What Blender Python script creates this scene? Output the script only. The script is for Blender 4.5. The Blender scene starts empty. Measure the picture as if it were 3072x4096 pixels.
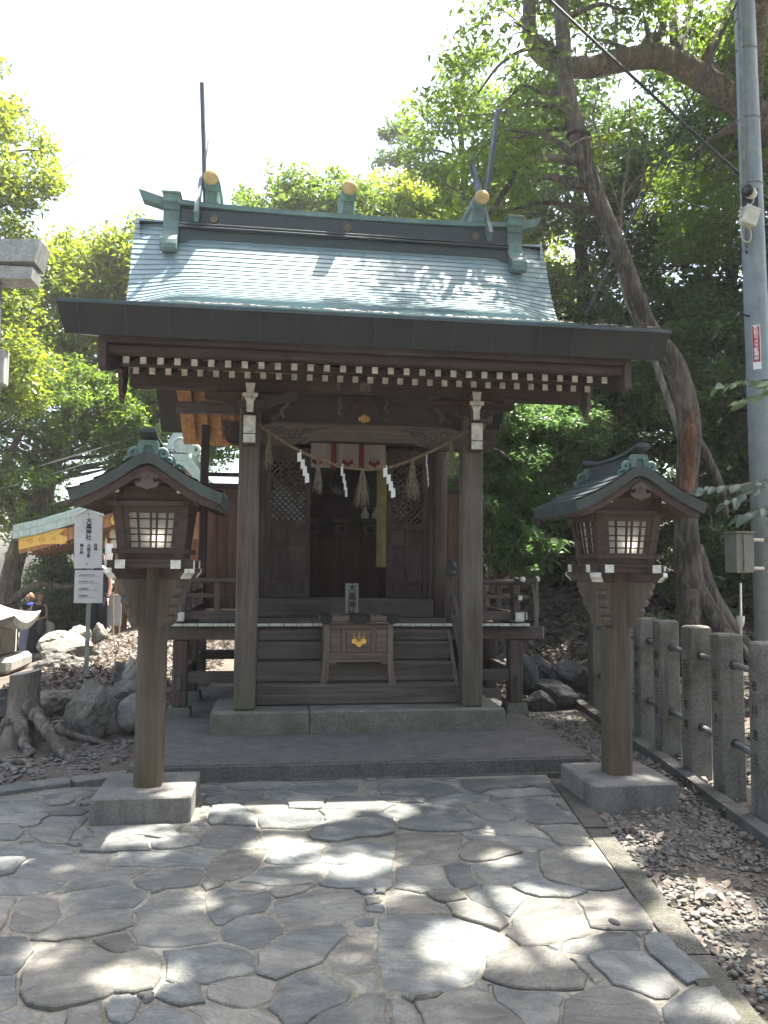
import bpy, bmesh, math, random
import numpy as np
from mathutils import Vector, Matrix

random.seed(7); RNG = np.random.default_rng(11)
SC = bpy.context.scene
COL = SC.collection
PI = math.pi
# ------------------------------------------------------------------ camera
cd = bpy.data.cameras.new('camera'); cam = bpy.data.objects.new('camera', cd); COL.objects.link(cam)
YAW, PITCH, ROLL = math.radians(7.625), math.radians(3.866), math.radians(0.578)
fw = Vector((math.sin(YAW)*math.cos(PITCH), math.cos(YAW)*math.cos(PITCH), math.sin(PITCH)))
rt0 = Vector((math.cos(YAW), -math.sin(YAW), 0)); up0 = rt0.cross(fw)
rt = rt0*math.cos(ROLL)+up0*math.sin(ROLL); up = up0*math.cos(ROLL)-rt0*math.sin(ROLL)
M = Matrix((rt, up, -fw)).transposed().to_4x4(); M.translation = (-0.696, -6.548, 1.5)
cam.matrix_world = M
cd.sensor_fit = 'VERTICAL'; cd.sensor_height = 36.0; cd.lens = 36.0*778.8/1024.0
cd.clip_start = 0.05; cd.clip_end = 600
SC.camera = cam
# ------------------------------------------------------------------ sky, sun, exposure
SUN = Vector((0.30, 0.17, 1.0)).normalized()
SUN_EL = math.asin(SUN.z); SUN_AZ = math.atan2(SUN.x, SUN.y)
W = bpy.data.worlds.new('World'); SC.world = W; W.use_nodes = True
nt = W.node_tree; nt.nodes.clear()
wo = nt.nodes.new('ShaderNodeOutputWorld'); wb = nt.nodes.new('ShaderNodeBackground'); sky = nt.nodes.new('ShaderNodeTexSky')
sky.sky_type = 'NISHITA'; sky.sun_disc = False; sky.sun_elevation = SUN_EL; sky.sun_rotation = SUN_AZ
sky.altitude = 30; sky.air_density = 1.0; sky.dust_density = 3.5; sky.ozone_density = 0.5
wb.inputs['Strength'].default_value = 0.105
hs = nt.nodes.new('ShaderNodeHueSaturation'); hs.inputs['Saturation'].default_value = 0.88   # thin white summer haze
nt.links.new(sky.outputs[0], hs.inputs['Color']); nt.links.new(hs.outputs[0], wb.inputs[0]); nt.links.new(wb.outputs[0], wo.inputs[0])
sd = bpy.data.lights.new('sun', 'SUN'); sun = bpy.data.objects.new('sun', sd); COL.objects.link(sun)
sd.energy = 5.0; sd.angle = math.radians(0.53); sd.color = (1.0, 0.95, 0.86)
sun.rotation_euler = SUN.to_track_quat('Z', 'Y').to_euler()
sun.location = (6, 4, 20)
SC.view_settings.view_transform = 'Standard'; SC.view_settings.look = 'None'
SC.view_settings.exposure = 2.4; SC.view_settings.gamma = 1.0
SC.view_settings.use_curve_mapping = False
SC.cycles.max_bounces = 8; SC.cycles.diffuse_bounces = 4; SC.cycles.transmission_bounces = 6
SC.cycles.use_denoising = True

# ------------------------------------------------------------------ materials
def mat(name):
    m = bpy.data.materials.new(name); m.use_nodes = True
    n = m.node_tree.nodes; b = n['Principled BSDF']
    return m, m.node_tree, b
def N(t, k, **kw):
    n = t.nodes.new(k)
    for a, v in kw.items():
        if a in n.inputs: n.inputs[a].default_value = v
        else: setattr(n, a, v)
    return n
def ramp(t, fac, stops):
    r = t.nodes.new('ShaderNodeValToRGB')
    el = r.color_ramp.elements
    while len(el) < len(stops): el.new(0.5)
    for e, (p, c) in zip(el, stops):
        e.position = p; e.color = (c[0], c[1], c[2], 1)
    t.links.new(fac, r.inputs[0]); return r.outputs[0]
def coords(t, scale=(1, 1, 1), rand=True, kind='Object'):
    tc = t.nodes.new('ShaderNodeTexCoord'); mp = t.nodes.new('ShaderNodeMapping')
    mp.inputs['Scale'].default_value = scale
    t.links.new(tc.outputs[kind], mp.inputs['Vector'])
    if rand:
        oi = t.nodes.new('ShaderNodeObjectInfo'); mu = t.nodes.new('ShaderNodeMath'); mu.operation = 'MULTIPLY'; mu.inputs[1].default_value = 37.0
        t.links.new(oi.outputs['Random'], mu.inputs[0]); cb = t.nodes.new('ShaderNodeCombineXYZ')
        for k in range(3): t.links.new(mu.outputs[0], cb.inputs[k])
        t.links.new(cb.outputs[0], mp.inputs['Location'])
    return mp.outputs[0]
def noise(t, vec, scale, detail=6, rough=0.6, dist=0.0):
    n = N(t, 'ShaderNodeTexNoise'); n.inputs['Scale'].default_value = scale; n.inputs['Detail'].default_value = detail
    n.inputs['Roughness'].default_value = rough; n.inputs['Distortion'].default_value = dist
    t.links.new(vec, n.inputs['Vector']); return n.outputs[0]
def mixc(t, fac, a, b, mode='MIX'):
    m = t.nodes.new('ShaderNodeMix'); m.data_type = 'RGBA'; m.blend_type = mode
    for s, v in ((m.inputs[0], fac), (m.inputs[6], a), (m.inputs[7], b)):
        if hasattr(v, 'type') and hasattr(v, 'links'): t.links.new(v, s)
        elif isinstance(v, (tuple, list)): s.default_value = (v[0], v[1], v[2], 1)
        else: s.default_value = v
    return m.outputs[2]
def bump(t, b, h, dist=0.004, strength=0.6):
    n = t.nodes.new('ShaderNodeBump'); n.inputs['Distance'].default_value = dist; n.inputs['Strength'].default_value = strength
    t.links.new(h, n.inputs['Height']); t.links.new(n.outputs[0], b.inputs['Normal'])
def sc(c, k): return tuple(min(1, x*k) for x in c)
def mr(t, v, a, b, c=0.0, d=1.0):
    n = t.nodes.new('ShaderNodeMapRange'); t.links.new(v, n.inputs[0])
    for i, x in enumerate((a, b, c, d)): n.inputs[i+1].default_value = x
    return n.outputs[0]

def wood(name, col, axis=0, weather=(0.30, 0.28, 0.26), wamt=0.35, rough=0.72, moss=None):
    m, t, b = mat(name)
    s = [28, 28, 28]; s[axis] = 1.3
    v = coords(t, tuple(s)); g = noise(t, v, 1.0, 8, 0.65, 0.4)
    v2 = coords(t, (1, 1, 1)); g2 = noise(t, v2, 2.2, 5, 0.6)
    c1 = ramp(t, g, [(0.27, sc(col, 0.42)), (0.5, col), (0.72, sc(col, 1.65))])
    f = mr(t, g2, 0.42, 0.72, 0, wamt)
    c2 = mixc(t, f, c1, weather)
    s3 = [9, 9, 9]; s3[axis] = 0.7
    g3 = noise(t, coords(t, tuple(s3)), 1.0, 3, 0.5)
    c2 = mixc(t, mr(t, g3, 0.5, 0.75, 0, 0.45), c2, sc(col, 0.45))
    sc_ = [75, 75, 75]; sc_[axis] = 0.55
    ck = noise(t, coords(t, tuple(sc_)), 1.0, 2, 0.5); c2 = mixc(t, mr(t, ck, 0.66, 0.72, 0, 0.8), c2, sc(col, 0.22))      # drying cracks
    bl = noise(t, coords(t), 0.9, 4, 0.6); c2 = mixc(t, mr(t, bl, 0.52, 0.72, 0, 0.4), c2, sc(weather, 1.15))               # bleached faces
    if moss:
        gp = t.nodes.new('ShaderNodeNewGeometry'); sp = t.nodes.new('ShaderNodeSeparateXYZ'); t.links.new(gp.outputs['Position'], sp.inputs[0])
        h = mr(t, sp.outputs[2], moss[1], moss[0], 0, 1)
        mm = t.nodes.new('ShaderNodeMath'); mm.operation = 'MULTIPLY'; t.links.new(h, mm.inputs[0]); t.links.new(mr(t, g2, 0.35, 0.65, 0.1, 0.75), mm.inputs[1])
        c2 = mixc(t, mm.outputs[0], c2, moss[2])
    t.links.new(c2, b.inputs['Base Color']); b.inputs['Roughness'].default_value = rough
    b.inputs['Specular IOR Level'].default_value = 0.3
    bump(t, b, g, 0.005, 0.6)
    return m
def stone(name, c1, c2, scale=8, speck=0.5, moss=None, rough=0.85, bd=0.006, streak=None):
    m, t, b = mat(name)
    v = coords(t); g = noise(t, v, scale, 8, 0.65); f = noise(t, v, scale*14, 4, 0.7)
    c = ramp(t, g, [(0.3, c1), (0.7, c2)])
    c = mixc(t, mr(t, f, 0.52, 0.68, 0, speck), c, sc(c1, 0.4))
    c = mixc(t, mr(t, f, 0.46, 0.30, 0, speck), c, sc(c2, 1.45))
    if streak:
        st = noise(t, coords(t, (9, 9, 0.9)), 1.2, 4, 0.6); c = mixc(t, mr(t, st, 0.5, 0.72, 0, 0.6), c, streak)
    if moss:
        mo = noise(t, v, 3.1, 6, 0.7); c = mixc(t, mr(t, mo, 0.5, 0.7, 0, 0.8), c, moss)
    t.links.new(c, b.inputs['Base Color']); b.inputs['Roughness'].default_value = rough
    b.inputs['Specular IOR Level'].default_value = 0.3
    ad = t.nodes.new('ShaderNodeMath'); ad.operation = 'MULTIPLY_ADD'; t.links.new(f, ad.inputs[0]); ad.inputs[1].default_value = 0.35; t.links.new(g, ad.inputs[2])
    bump(t, b, ad.outputs[0], bd, 0.7)
    return m
def copper(name, base, patina, amt=0.5, rough=0.42, metal=0.25, axis_streak=(14, 14, 1.2)):
    m, t, b = mat(name)
    v = coords(t); g = noise(t, v, 5, 6, 0.65); s = noise(t, coords(t, axis_streak), 1.0, 5, 0.6)
    ob = t.nodes.new('ShaderNodeObjectInfo')
    c = mixc(t, mr(t, g, 0.35, 0.65, 0, amt), base, patina)
    c = mixc(t, mr(t, s, 0.5, 0.75, 0, 0.6), c, sc(base, 0.55))
    c = mixc(t, mr(t, ob.outputs['Random'], 0, 1, 0, 0.35), c, sc(patina, 0.75))
    t.links.new(c, b.inputs['Base Color']); b.inputs['Metallic'].default_value = metal
    t.links.new(mr(t, g, 0.3, 0.7, rough-0.08, rough+0.16), b.inputs['Roughness'])
    bump(t, b, g, 0.003, 0.35)
    return m
def plain(name, col, rough=0.6, metal=0.0, var=0.12, scale=14, spec=0.4):
    m, t, b = mat(name)
    g = noise(t, coords(t), scale, 6, 0.65)
    c = ramp(t, g, [(0.3, sc(col, 1-var*1.6)), (0.7, sc(col, 1+var))])
    t.links.new(c, b.inputs['Base Color']); b.inputs['Roughness'].default_value = rough; b.inputs['Metallic'].default_value = metal
    b.inputs['Specular IOR Level'].default_value = spec
    bump(t, b, g, 0.002, 0.3)
    return m
def leafmat(name, dark, light, trans, tw=0.45, rough=0.42):
    m = bpy.data.materials.new(name); m.use_nodes = True; t = m.node_tree; t.nodes.clear()
    out = t.nodes.new('ShaderNodeOutputMaterial'); b = t.nodes.new('ShaderNodeBsdfPrincipled'); tr = t.nodes.new('ShaderNodeBsdfTranslucent'); mx = t.nodes.new('ShaderNodeMixShader')
    ge = t.nodes.new('ShaderNodeNewGeometry'); n = noise(t, coords(t, rand=False), 0.55, 4, 0.6)
    ad = t.nodes.new('ShaderNodeMath'); ad.operation = 'MULTIPLY_ADD'; t.links.new(n, ad.inputs[0]); ad.inputs[1].default_value = 0.9; 
    mu = t.nodes.new('ShaderNodeMath'); mu.operation = 'MULTIPLY_ADD'; t.links.new(ge.outputs['Random Per Island'], mu.inputs[0]); mu.inputs[1].default_value = 0.6; mu.inputs[2].default_value = -0.3
    t.links.new(mu.outputs[0], ad.inputs[2])
    c = ramp(t, ad.outputs[0], [(0.2, dark), (0.75, light)])
    t.links.new(c, b.inputs['Base Color']); b.inputs['Roughness'].default_value = rough; b.inputs['Specular IOR Level'].default_value = 0.45
    tc = mixc(t, 0.5, c, trans); t.links.new(tc, tr.inputs['Color'])
    mx.inputs[0].default_value = tw
    t.links.new(b.outputs[0], mx.inputs[1]); t.links.new(tr.outputs[0], mx.inputs[2]); t.links.new(mx.outputs[0], out.inputs[0])
    return m
def bark(name, c1, c2, moss=None, split=None):
    m, t, b = mat(name)
    v = coords(t, (1, 1, 0.22)); g = noise(t, v, 16, 8, 0.7, 0.6); g2 = noise(t, coords(t), 2.0, 5, 0.6)
    c = ramp(t, g, [(0.34, sc(c1, 0.6)), (0.48, c1), (0.64, c2)])
    c = mixc(t, mr(t, g2, 0.45, 0.7, 0, 0.5), c, sc(c2, 1.3))
    if moss: c = mixc(t, mr(t, noise(t, coords(t), 4.5, 5, 0.7), 0.52, 0.7, 0, 0.7), c, moss)
    t.links.new(c, b.inputs['Base Color']); b.inputs['Roughness'].default_value = 0.9; b.inputs['Specular IOR Level'].default_value = 0.2
    bump(t, b, g, 0.04, 0.9)
    return m

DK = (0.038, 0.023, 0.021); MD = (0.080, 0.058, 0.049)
GREY = (0.125, 0.110, 0.10)
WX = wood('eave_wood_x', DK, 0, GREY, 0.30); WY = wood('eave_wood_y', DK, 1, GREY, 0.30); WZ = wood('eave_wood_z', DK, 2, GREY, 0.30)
MX = wood('weathered_wood_x', MD, 0, (0.155, 0.14, 0.125), 0.45); MY = wood('weathered_wood_y', MD, 1, (0.155, 0.14, 0.125), 0.45)
MZ = wood('weathered_wood_z', MD, 2, (0.155, 0.14, 0.125), 0.45)
PZ = wood('pillar_wood', (0.098, 0.080, 0.067), 2, (0.165, 0.155, 0.135), 0.5, moss=(0.3, 1.0, (0.095, 0.09, 0.06)))
LPZ = wood('lantern_post_wood', (0.082, 0.062, 0.049), 2, (0.135, 0.12, 0.10), 0.4, moss=(0.15, 1.15, (0.085, 0.074, 0.034)))
LW = wood('lantern_wood', (0.060, 0.040, 0.036), 0, (0.11, 0.09, 0.083), 0.3)
BOUNCE_WOOD = wood('bounce_tinted_rafter_wood', (0.36, 0.19, 0.085), 1, (0.42, 0.26, 0.13), 0.3)  # bounced ground light put into the colour: lighter than the eave wood
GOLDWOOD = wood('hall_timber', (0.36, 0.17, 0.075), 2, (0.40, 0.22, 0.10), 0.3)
RED = wood('altar_wood', (0.055, 0.020, 0.017), 2, (0.06, 0.03, 0.028), 0.2)
STEP = wood('stair_wood', (0.088, 0.072, 0.062), 0, (0.15, 0.132, 0.115), 0.45)
WHITE = plain('white_end_paint', (0.62, 0.62, 0.56), 0.8, 0, 0.25, 18, 0.2)
WHITE2 = plain('white_paint', (0.78, 0.78, 0.76), 0.6, 0, 0.06, 10)
PAPER_W = plain('white_paper', (0.84, 0.84, 0.82), 0.9, 0, 0.04, 10, 0.1)
ROOFC = copper('roof_copper', (0.155, 0.225, 0.245), (0.235, 0.325, 0.345), 0.8, 0.40, 0.1, (3, 14, 3))
EDGE = copper('eave_copper', (0.0065, 0.009, 0.0125), (0.011, 0.0165, 0.020), 0.5, 0.6, 0.0)
RIDGE = copper('ridge_copper', (0.020, 0.027, 0.034), (0.05, 0.085, 0.082), 0.35, 0.5, 0.05)
GREEN = copper('verdigris_copper', (0.055, 0.10, 0.092), (0.15, 0.245, 0.215), 0.8, 0.55, 0.05)
LROOF = copper('lantern_copper', (0.028, 0.038, 0.043), (0.070, 0.098, 0.100), 0.6, 0.45, 0.1)
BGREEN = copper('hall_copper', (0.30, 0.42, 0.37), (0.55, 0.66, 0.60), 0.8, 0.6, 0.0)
GOLD = plain('gilt_metal', (0.78, 0.50, 0.13), 0.38, 0.75, 0.2, 22)
GOLDP = plain('gold_cap', (0.44, 0.305, 0.12), 0.55, 0.25, 0.15, 12)
BRONZE = plain('dark_bronze', (0.035, 0.05, 0.045), 0.45, 0.4, 0.3, 20)
IRON = plain('black_iron', (0.02, 0.022, 0.025), 0.5, 0.5, 0.3, 30)
BLACK = plain('black_ink', (0.012, 0.012, 0.013), 0.7, 0, 0.1, 20, 0.2)
GRANITE = stone('plinth_granite', (0.115, 0.113, 0.095), (0.19, 0.185, 0.155), 5, 0.6, (0.075, 0.08, 0.042))
SLAB = stone('washed_aggregate', (0.080, 0.075, 0.070), (0.135, 0.127, 0.118), 6, 0.8)
BASE = stone('lantern_base_stone', (0.125, 0.12, 0.11), (0.21, 0.20, 0.178), 6, 0.55, None, 0.85, 0.005, (0.055, 0.052, 0.047))
FENCE = stone('fence_granite', (0.105, 0.101, 0.090), (0.205, 0.196, 0.174), 5, 0.6, (0.070, 0.066, 0.042), 0.9, 0.007, (0.035, 0.032, 0.028))
TORII = stone('torii_granite', (0.24, 0.25, 0.24), (0.40, 0.42, 0.40), 6, 0.7, None, 0.9, 0.006, (0.11, 0.115, 0.11))
CURB = stone('kerb_concrete', (0.06, 0.058, 0.05), (0.155, 0.147, 0.122), 9, 0.9, (0.07, 0.072, 0.045), 0.95, 0.04)
MORTAR = stone('mortar', (0.115, 0.108, 0.092), (0.25, 0.235, 0.195), 3.3, 0.6, (0.10, 0.10, 0.065), 0.95, 0.012)
ROCKM = stone('boulder_stone', (0.085, 0.08, 0.068), (0.25, 0.242, 0.215), 4.5, 0.5, (0.10, 0.09, 0.05), 0.92, 0.05)
ROCKL = stone('pale_boulder_stone', (0.24, 0.225, 0.185), (0.42, 0.395, 0.33), 4.5, 0.45, (0.17, 0.145, 0.085), 0.92, 0.05)
ROCKD = stone('dark_boulder_stone', (0.035, 0.037, 0.04), (0.10, 0.104, 0.104), 4.5, 0.5, None, 0.92, 0.05)
SOIL = stone('packed_soil', (0.075, 0.062, 0.050), (0.145, 0.122, 0.098), 2.2, 0.6, (0.055, 0.048, 0.042), 0.97, 0.02)
PEB = stone('grey_pebble', (0.085, 0.081, 0.073), (0.22, 0.21, 0.185), 26, 0.3, None, 0.85, 0.003)
GLASS_D, t_, b_ = mat('dark_glass'); b_.inputs['Base Color'].default_value = (0.01, 0.011, 0.012, 1); b_.inputs['Roughness'].default_value = 0.04
STRAW = plain('straw', (0.20, 0.165, 0.115), 0.85, 0, 0.3, 30, 0.2)
TWINE = plain('straw_rope', (0.20, 0.155, 0.10), 0.9, 0, 0.3, 40, 0.2)
CLOTH_W = plain('curtain_white', (0.33, 0.285, 0.27), 0.9, 0, 0.08, 30, 0.1)
CLOTH_R = plain('curtain_red', (0.16, 0.022, 0.03), 0.9, 0, 0.15, 30, 0.1)
YELLOW = plain('yellow_cloth', (0.17, 0.145, 0.05), 0.85, 0, 0.15, 12, 0.2)
GALV = stone('galvanised_steel', (0.17, 0.21, 0.225), (0.265, 0.31, 0.32), 7, 0.3, (0.22, 0.27, 0.27), 0.5, 0.001, (0.10, 0.125, 0.125))
PIPE = plain('grey_pipe', (0.17, 0.175, 0.18), 0.55, 0.2, 0.25, 12)
PLASTIC_B = plain('black_plastic', (0.012, 0.013, 0.014), 0.4, 0, 0.1, 20)
PLASTIC_W = plain('ivory_plastic', (0.52, 0.51, 0.42), 0.5, 0, 0.12, 12)
CABINET = plain('grey_cabinet_paint', (0.20, 0.21, 0.185), 0.55, 0, 0.12, 8)
STK_R = plain('red_print', (0.42, 0.03, 0.04), 0.55, 0, 0.08, 20)
BLUEB = plain('pale_blue_cloth', (0.42, 0.62, 0.68), 0.8, 0, 0.06, 20)
GREYP = plain('grey_panel', (0.33, 0.34, 0.34), 0.6, 0, 0.06, 10)
SIGNW = plain('sign_board_paint', (0.60, 0.60, 0.585), 0.6, 0, 0.10, 5)
CREAM = plain('cream_paint', (0.60, 0.57, 0.44), 0.7, 0, 0.08, 10)
SKIN = plain('skin', (0.55, 0.33, 0.24), 0.55, 0, 0.05, 20)
HAIR = plain('brown_hair', (0.045, 0.026, 0.020), 0.5, 0, 0.2, 40)
HAIR2 = plain('light_brown_hair', (0.30, 0.15, 0.075), 0.5, 0, 0.2, 40)
NAVY = plain('dark_navy_cloth', (0.012, 0.011, 0.018), 0.9, 0, 0.15, 20, 0.1)
STRIPE = plain('striped_skirt_cloth', (0.22, 0.21, 0.26), 0.9, 0, 0.3, 40, 0.1)
BLUE = plain('blue_scarf_cloth', (0.02, 0.05, 0.32), 0.8, 0, 0.15, 20)
BAGC = plain('cream_canvas', (0.52, 0.48, 0.40), 0.9, 0, 0.1, 30, 0.1)
WIRE = plain('black_cable', (0.02, 0.02, 0.022), 0.6, 0, 0.1, 20)
LEAFD = leafmat('dark_evergreen_leaf', (0.022, 0.048, 0.018), (0.075, 0.125, 0.040), (0.22, 0.36, 0.05), 0.42, 0.36)
LEAFM = leafmat('evergreen_leaf', (0.030, 0.066, 0.016), (0.095, 0.160, 0.034), (0.34, 0.50, 0.04), 0.50)
LEAFY = leafmat('yellow_green_leaf', (0.055, 0.10, 0.014), (0.15, 0.20, 0.024), (0.46, 0.55, 0.03), 0.52)
LEAFB = leafmat('bright_shrub_leaf', (0.05, 0.105, 0.04), (0.125, 0.20, 0.075), (0.26, 0.46, 0.10), 0.45)
LEAFG = leafmat('blue_green_leaf', (0.035, 0.065, 0.05), (0.10, 0.15, 0.11), (0.12, 0.22, 0.10), 0.3, 0.38)
LITTER = leafmat('dry_leaf', (0.035, 0.029, 0.025), (0.17, 0.14, 0.115), (0.2, 0.14, 0.09), 0.12, 0.6)
BARKG = bark('grey_brown_bark', (0.055, 0.047, 0.038), (0.17, 0.148, 0.122))
BARKM = bark('mossy_bark', (0.07, 0.060, 0.046), (0.20, 0.175, 0.14), (0.12, 0.13, 0.065))
BARKD = bark('dark_bark', (0.022, 0.018, 0.016), (0.07, 0.055, 0.046))
BARKR = bark('split_heartwood', (0.10, 0.05, 0.027), (0.26, 0.15, 0.09))
BARKL = bark('pale_branch_bark', (0.16, 0.14, 0.115), (0.32, 0.28, 0.23))

# ------------------------------------------------------------------ mesh helpers
class MB:
    def __init__(s): s.v = []; s.f = []; s.m = []; s.cur = 0
    def add(s, vs, fs):
        o = len(s.v); s.v += [tuple(p) for p in vs]
        s.f += [tuple(i+o for i in f) for f in fs]; s.m += [s.cur]*len(fs); return s
    def box(s, x0, x1, y0, y1, z0, z1, c=0.0, R=None):
        if x1 < x0: x0, x1 = x1, x0
        if y1 < y0: y0, y1 = y1, y0
        if z1 < z0: z0, z1 = z1, z0
        if c <= 0:
            vs = [(x0,y0,z0),(x1,y0,z0),(x1,y1,z0),(x0,y1,z0),(x0,y0,z1),(x1,y0,z1),(x1,y1,z1),(x0,y1,z1)]
            fs = [(0,3,2,1),(4,5,6,7),(0,1,5,4),(1,2,6,5),(2,3,7,6),(3,0,4,7)]
        else:
            c = min(c, (x1-x0)*.45, (y1-y0)*.45, (z1-z0)*.45)
            cx, cy, cz = (x0+x1)/2, (y0+y1)/2, (z0+z1)/2; h = ((x1-x0)/2, (y1-y0)/2, (z1-z0)/2)
            vs = []; idx = {}
            for sx in (-1, 1):
                for sy in (-1, 1):
                    for sz in (-1, 1):
                        for a in range(3):
                            p = [sx*(h[0]-c), sy*(h[1]-c), sz*(h[2]-c)]; p[a] = (sx, sy, sz)[a]*h[a]
                            idx[(sx, sy, sz, a)] = len(vs); vs.append((cx+p[0], cy+p[1], cz+p[2]))
            fs = []
            def g(sg, a): return idx[(sg[0], sg[1], sg[2], a)]
            for a in range(3):
                b, d = (a+1) % 3, (a+2) % 3
                for s1 in (-1, 1):
                    q = []
                    for (u, w) in ((-1,-1),(1,-1),(1,1),(-1,1)):
                        sg = [0, 0, 0]; sg[a] = s1; sg[b] = u; sg[d] = w; q.append(g(sg, a))
                    fs.append(tuple(q) if s1 > 0 else tuple(reversed(q)))
                # edges parallel to a
                for u in (-1, 1):
                    for w in (-1, 1):
                        A = [0, 0, 0]; A[a] = -1; A[b] = u; A[d] = w; B = list(A); B[a] = 1
                        q = (g(A, b), g(B, b), g(B, d), g(A, d)); fs.append(q if u*w < 0 else tuple(reversed(q)))
            for sx in (-1, 1):
                for sy in (-1, 1):
                    for sz in (-1, 1):
                        q = (idx[(sx,sy,sz,0)], idx[(sx,sy,sz,1)], idx[(sx,sy,sz,2)])
                        fs.append(q if sx*sy*sz > 0 else tuple(reversed(q)))
        if R is not None: vs = [tuple(R @ Vector(p)) for p in vs]
        return s.add(vs, fs)
    def prism(s, poly, axis, t0, t1, n=1):
        """poly: 2D points in the plane across axis: 'x'->(y,z), 'y'->(x,z), 'z'->(x,y)"""
        k = len(poly)
        ar = sum(poly[i][0]*poly[(i+1) % k][1]-poly[(i+1) % k][0]*poly[i][1] for i in range(k))
        if ar < 0: poly = list(reversed(poly))
        def P(p, t): return {'x': (t, p[0], p[1]), 'y': (p[0], t, p[1]), 'z': (p[0], p[1], t)}[axis]
        vs = [P(p, t0) for p in poly]+[P(p, t1) for p in poly]
        fs = [tuple(range(k-1, -1, -1)), tuple(range(k, 2*k))]+[(i, (i+1) % k, (i+1) % k+k, i+k) for i in range(k)]
        if axis == 'y': fs = [tuple(reversed(f)) for f in fs]
        return s.add(vs, fs)
    def tube(s, pts, rad, n=8, cap=True, jit=0.0):
        pts = [Vector(p) for p in pts]; m = len(pts)
        if not hasattr(rad, '__len__'): rad = [rad]*m
        vs = []; prev = None
        for i, p in enumerate(pts):
            d = (pts[min(i+1, m-1)]-pts[max(i-1, 0)]).normalized()
            if prev is None:
                a = Vector((0, 0, 1)) if abs(d.z) < 0.9 else Vector((1, 0, 0)); u = d.cross(a).normalized()
            else:
                u = (prev-d*prev.dot(d)).normalized()
            prev = u; w = d.cross(u)
            for k in range(n):
                t = 2*PI*k/n; r = rad[i]*(1+random.uniform(-jit, jit))
                vs.append(tuple(p+(u*math.cos(t)+w*math.sin(t))*r))
        fs = []
        for i in range(m-1):
            for k in range(n):
                k2 = (k+1) % n; fs.append((i*n+k, i*n+k2, (i+1)*n+k2, (i+1)*n+k))
        if cap: fs += [tuple(range(n-1, -1, -1)), tuple((m-1)*n+k for k in range(n))]
        return s.add(vs, fs)
    def lathe(s, prof, n=16, c=(0, 0, 0), axis='z', sq=None):
        vs = []; fs = []; m = len(prof)
        for r, h in prof:
            for k in range(n):
                t = 2*PI*k/n; a, b = r*math.cos(t), r*math.sin(t)
                p = {'z': (a, b, h), 'y': (a, h, -b), 'x': (h, a, b)}[axis]
                vs.append((c[0]+p[0], c[1]+p[1], c[2]+p[2]))
        for i in range(m-1):
            for k in range(n):
                k2 = (k+1) % n; fs.append((i*n+k, i*n+k2, (i+1)*n+k2, (i+1)*n+k))
        fs += [tuple(range(n-1, -1, -1)), tuple((m-1)*n+k for k in range(n))]
        return s.add(vs, fs)
    def grid(s, P, nu, nv):
        vs = [P(i/nu, j/nv) for j in range(nv+1) for i in range(nu+1)]
        fs = [(j*(nu+1)+i, j*(nu+1)+i+1, (j+1)*(nu+1)+i+1, (j+1)*(nu+1)+i) for j in range(nv) for i in range(nu)]
        return s.add(vs, fs)
    def frustum(s, cx, cy, z0, z1, hx0, hy0, hx1, hy1):
        vs = [(cx-hx0,cy-hy0,z0),(cx+hx0,cy-hy0,z0),(cx+hx0,cy+hy0,z0),(cx-hx0,cy+hy0,z0),(cx-hx1,cy-hy1,z1),(cx+hx1,cy-hy1,z1),(cx+hx1,cy+hy1,z1),(cx-hx1,cy+hy1,z1)]
        return s.add(vs, [(0,3,2,1),(4,5,6,7),(0,1,5,4),(1,2,6,5),(2,3,7,6),(3,0,4,7)])
def off(o):
    """location of the thing an object belongs to (parts have identity transforms unless placed)"""
    p = Vector((0, 0, 0))
    while o is not None: p = p+Vector(o.location); o = o.parent
    return p
def obj(name, mb, m, parent=None, smooth=False, world=True, loc=None):
    me = bpy.data.meshes.new(name)
    o0 = off(parent) if (parent is not None and world) else Vector((0, 0, 0))
    if loc is not None: o0 = Vector((0, 0, 0))
    me.from_pydata([(p[0]-o0.x, p[1]-o0.y, p[2]-o0.z) for p in mb.v], [], mb.f)
    ms = m if isinstance(m, (list, tuple)) else [m]
    for q in ms: me.materials.append(q)
    if len(ms) > 1: me.polygons.foreach_set('material_index', mb.m)
    if smooth: me.polygons.foreach_set('use_smooth', [True]*len(me.polygons))
    me.update()
    o = bpy.data.objects.new(name, me); COL.objects.link(o)
    if parent is not None: o.parent = parent
    if loc is not None: o.location = loc
    return o
def inst(src, parent, loc=None, rot=None, scale=None, name=None):
    o = src.copy(); COL.objects.link(o); o.parent = parent
    if loc is not None: o.location = loc
    if rot is not None: o.rotation_euler = rot
    if scale is not None: o.scale = scale
    return o
def tag(o, label=None, cat=None, group=None, kind=None):
    if label: o['label'] = label
    if cat: o['category'] = cat
    if group: o['group'] = group
    if kind: o['kind'] = kind
    return o
def thing(name, label, cat, loc=(0, 0, 0), group=None):
    o = bpy.data.objects.new(name, None); COL.objects.link(o); o.location = loc; o.empty_display_size = 0.2
    return tag(o, label, cat, group)
def np_mesh(name, V, T, m, parent=None, smooth=False):
    """V (n,3) world coords, T (k,3) triangles"""
    o0 = off(parent) if parent is not None else Vector((0, 0, 0))
    V = (V-np.array(o0)).astype(np.float32)
    me = bpy.data.meshes.new(name); me.vertices.add(len(V)); me.vertices.foreach_set('co', V.ravel())
    me.loops.add(T.size); me.loops.foreach_set('vertex_index', T.astype(np.int32).ravel())
    me.polygons.add(len(T)); me.polygons.foreach_set('loop_start', np.arange(0, T.size, 3, dtype=np.int32))
    me.update(calc_edges=True); me.materials.append(m)
    if smooth: me.polygons.foreach_set('use_smooth', np.ones(len(T), bool))
    o = bpy.data.objects.new(name, me); COL.objects.link(o)
    if parent is not None: o.parent = parent
    return o
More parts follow.
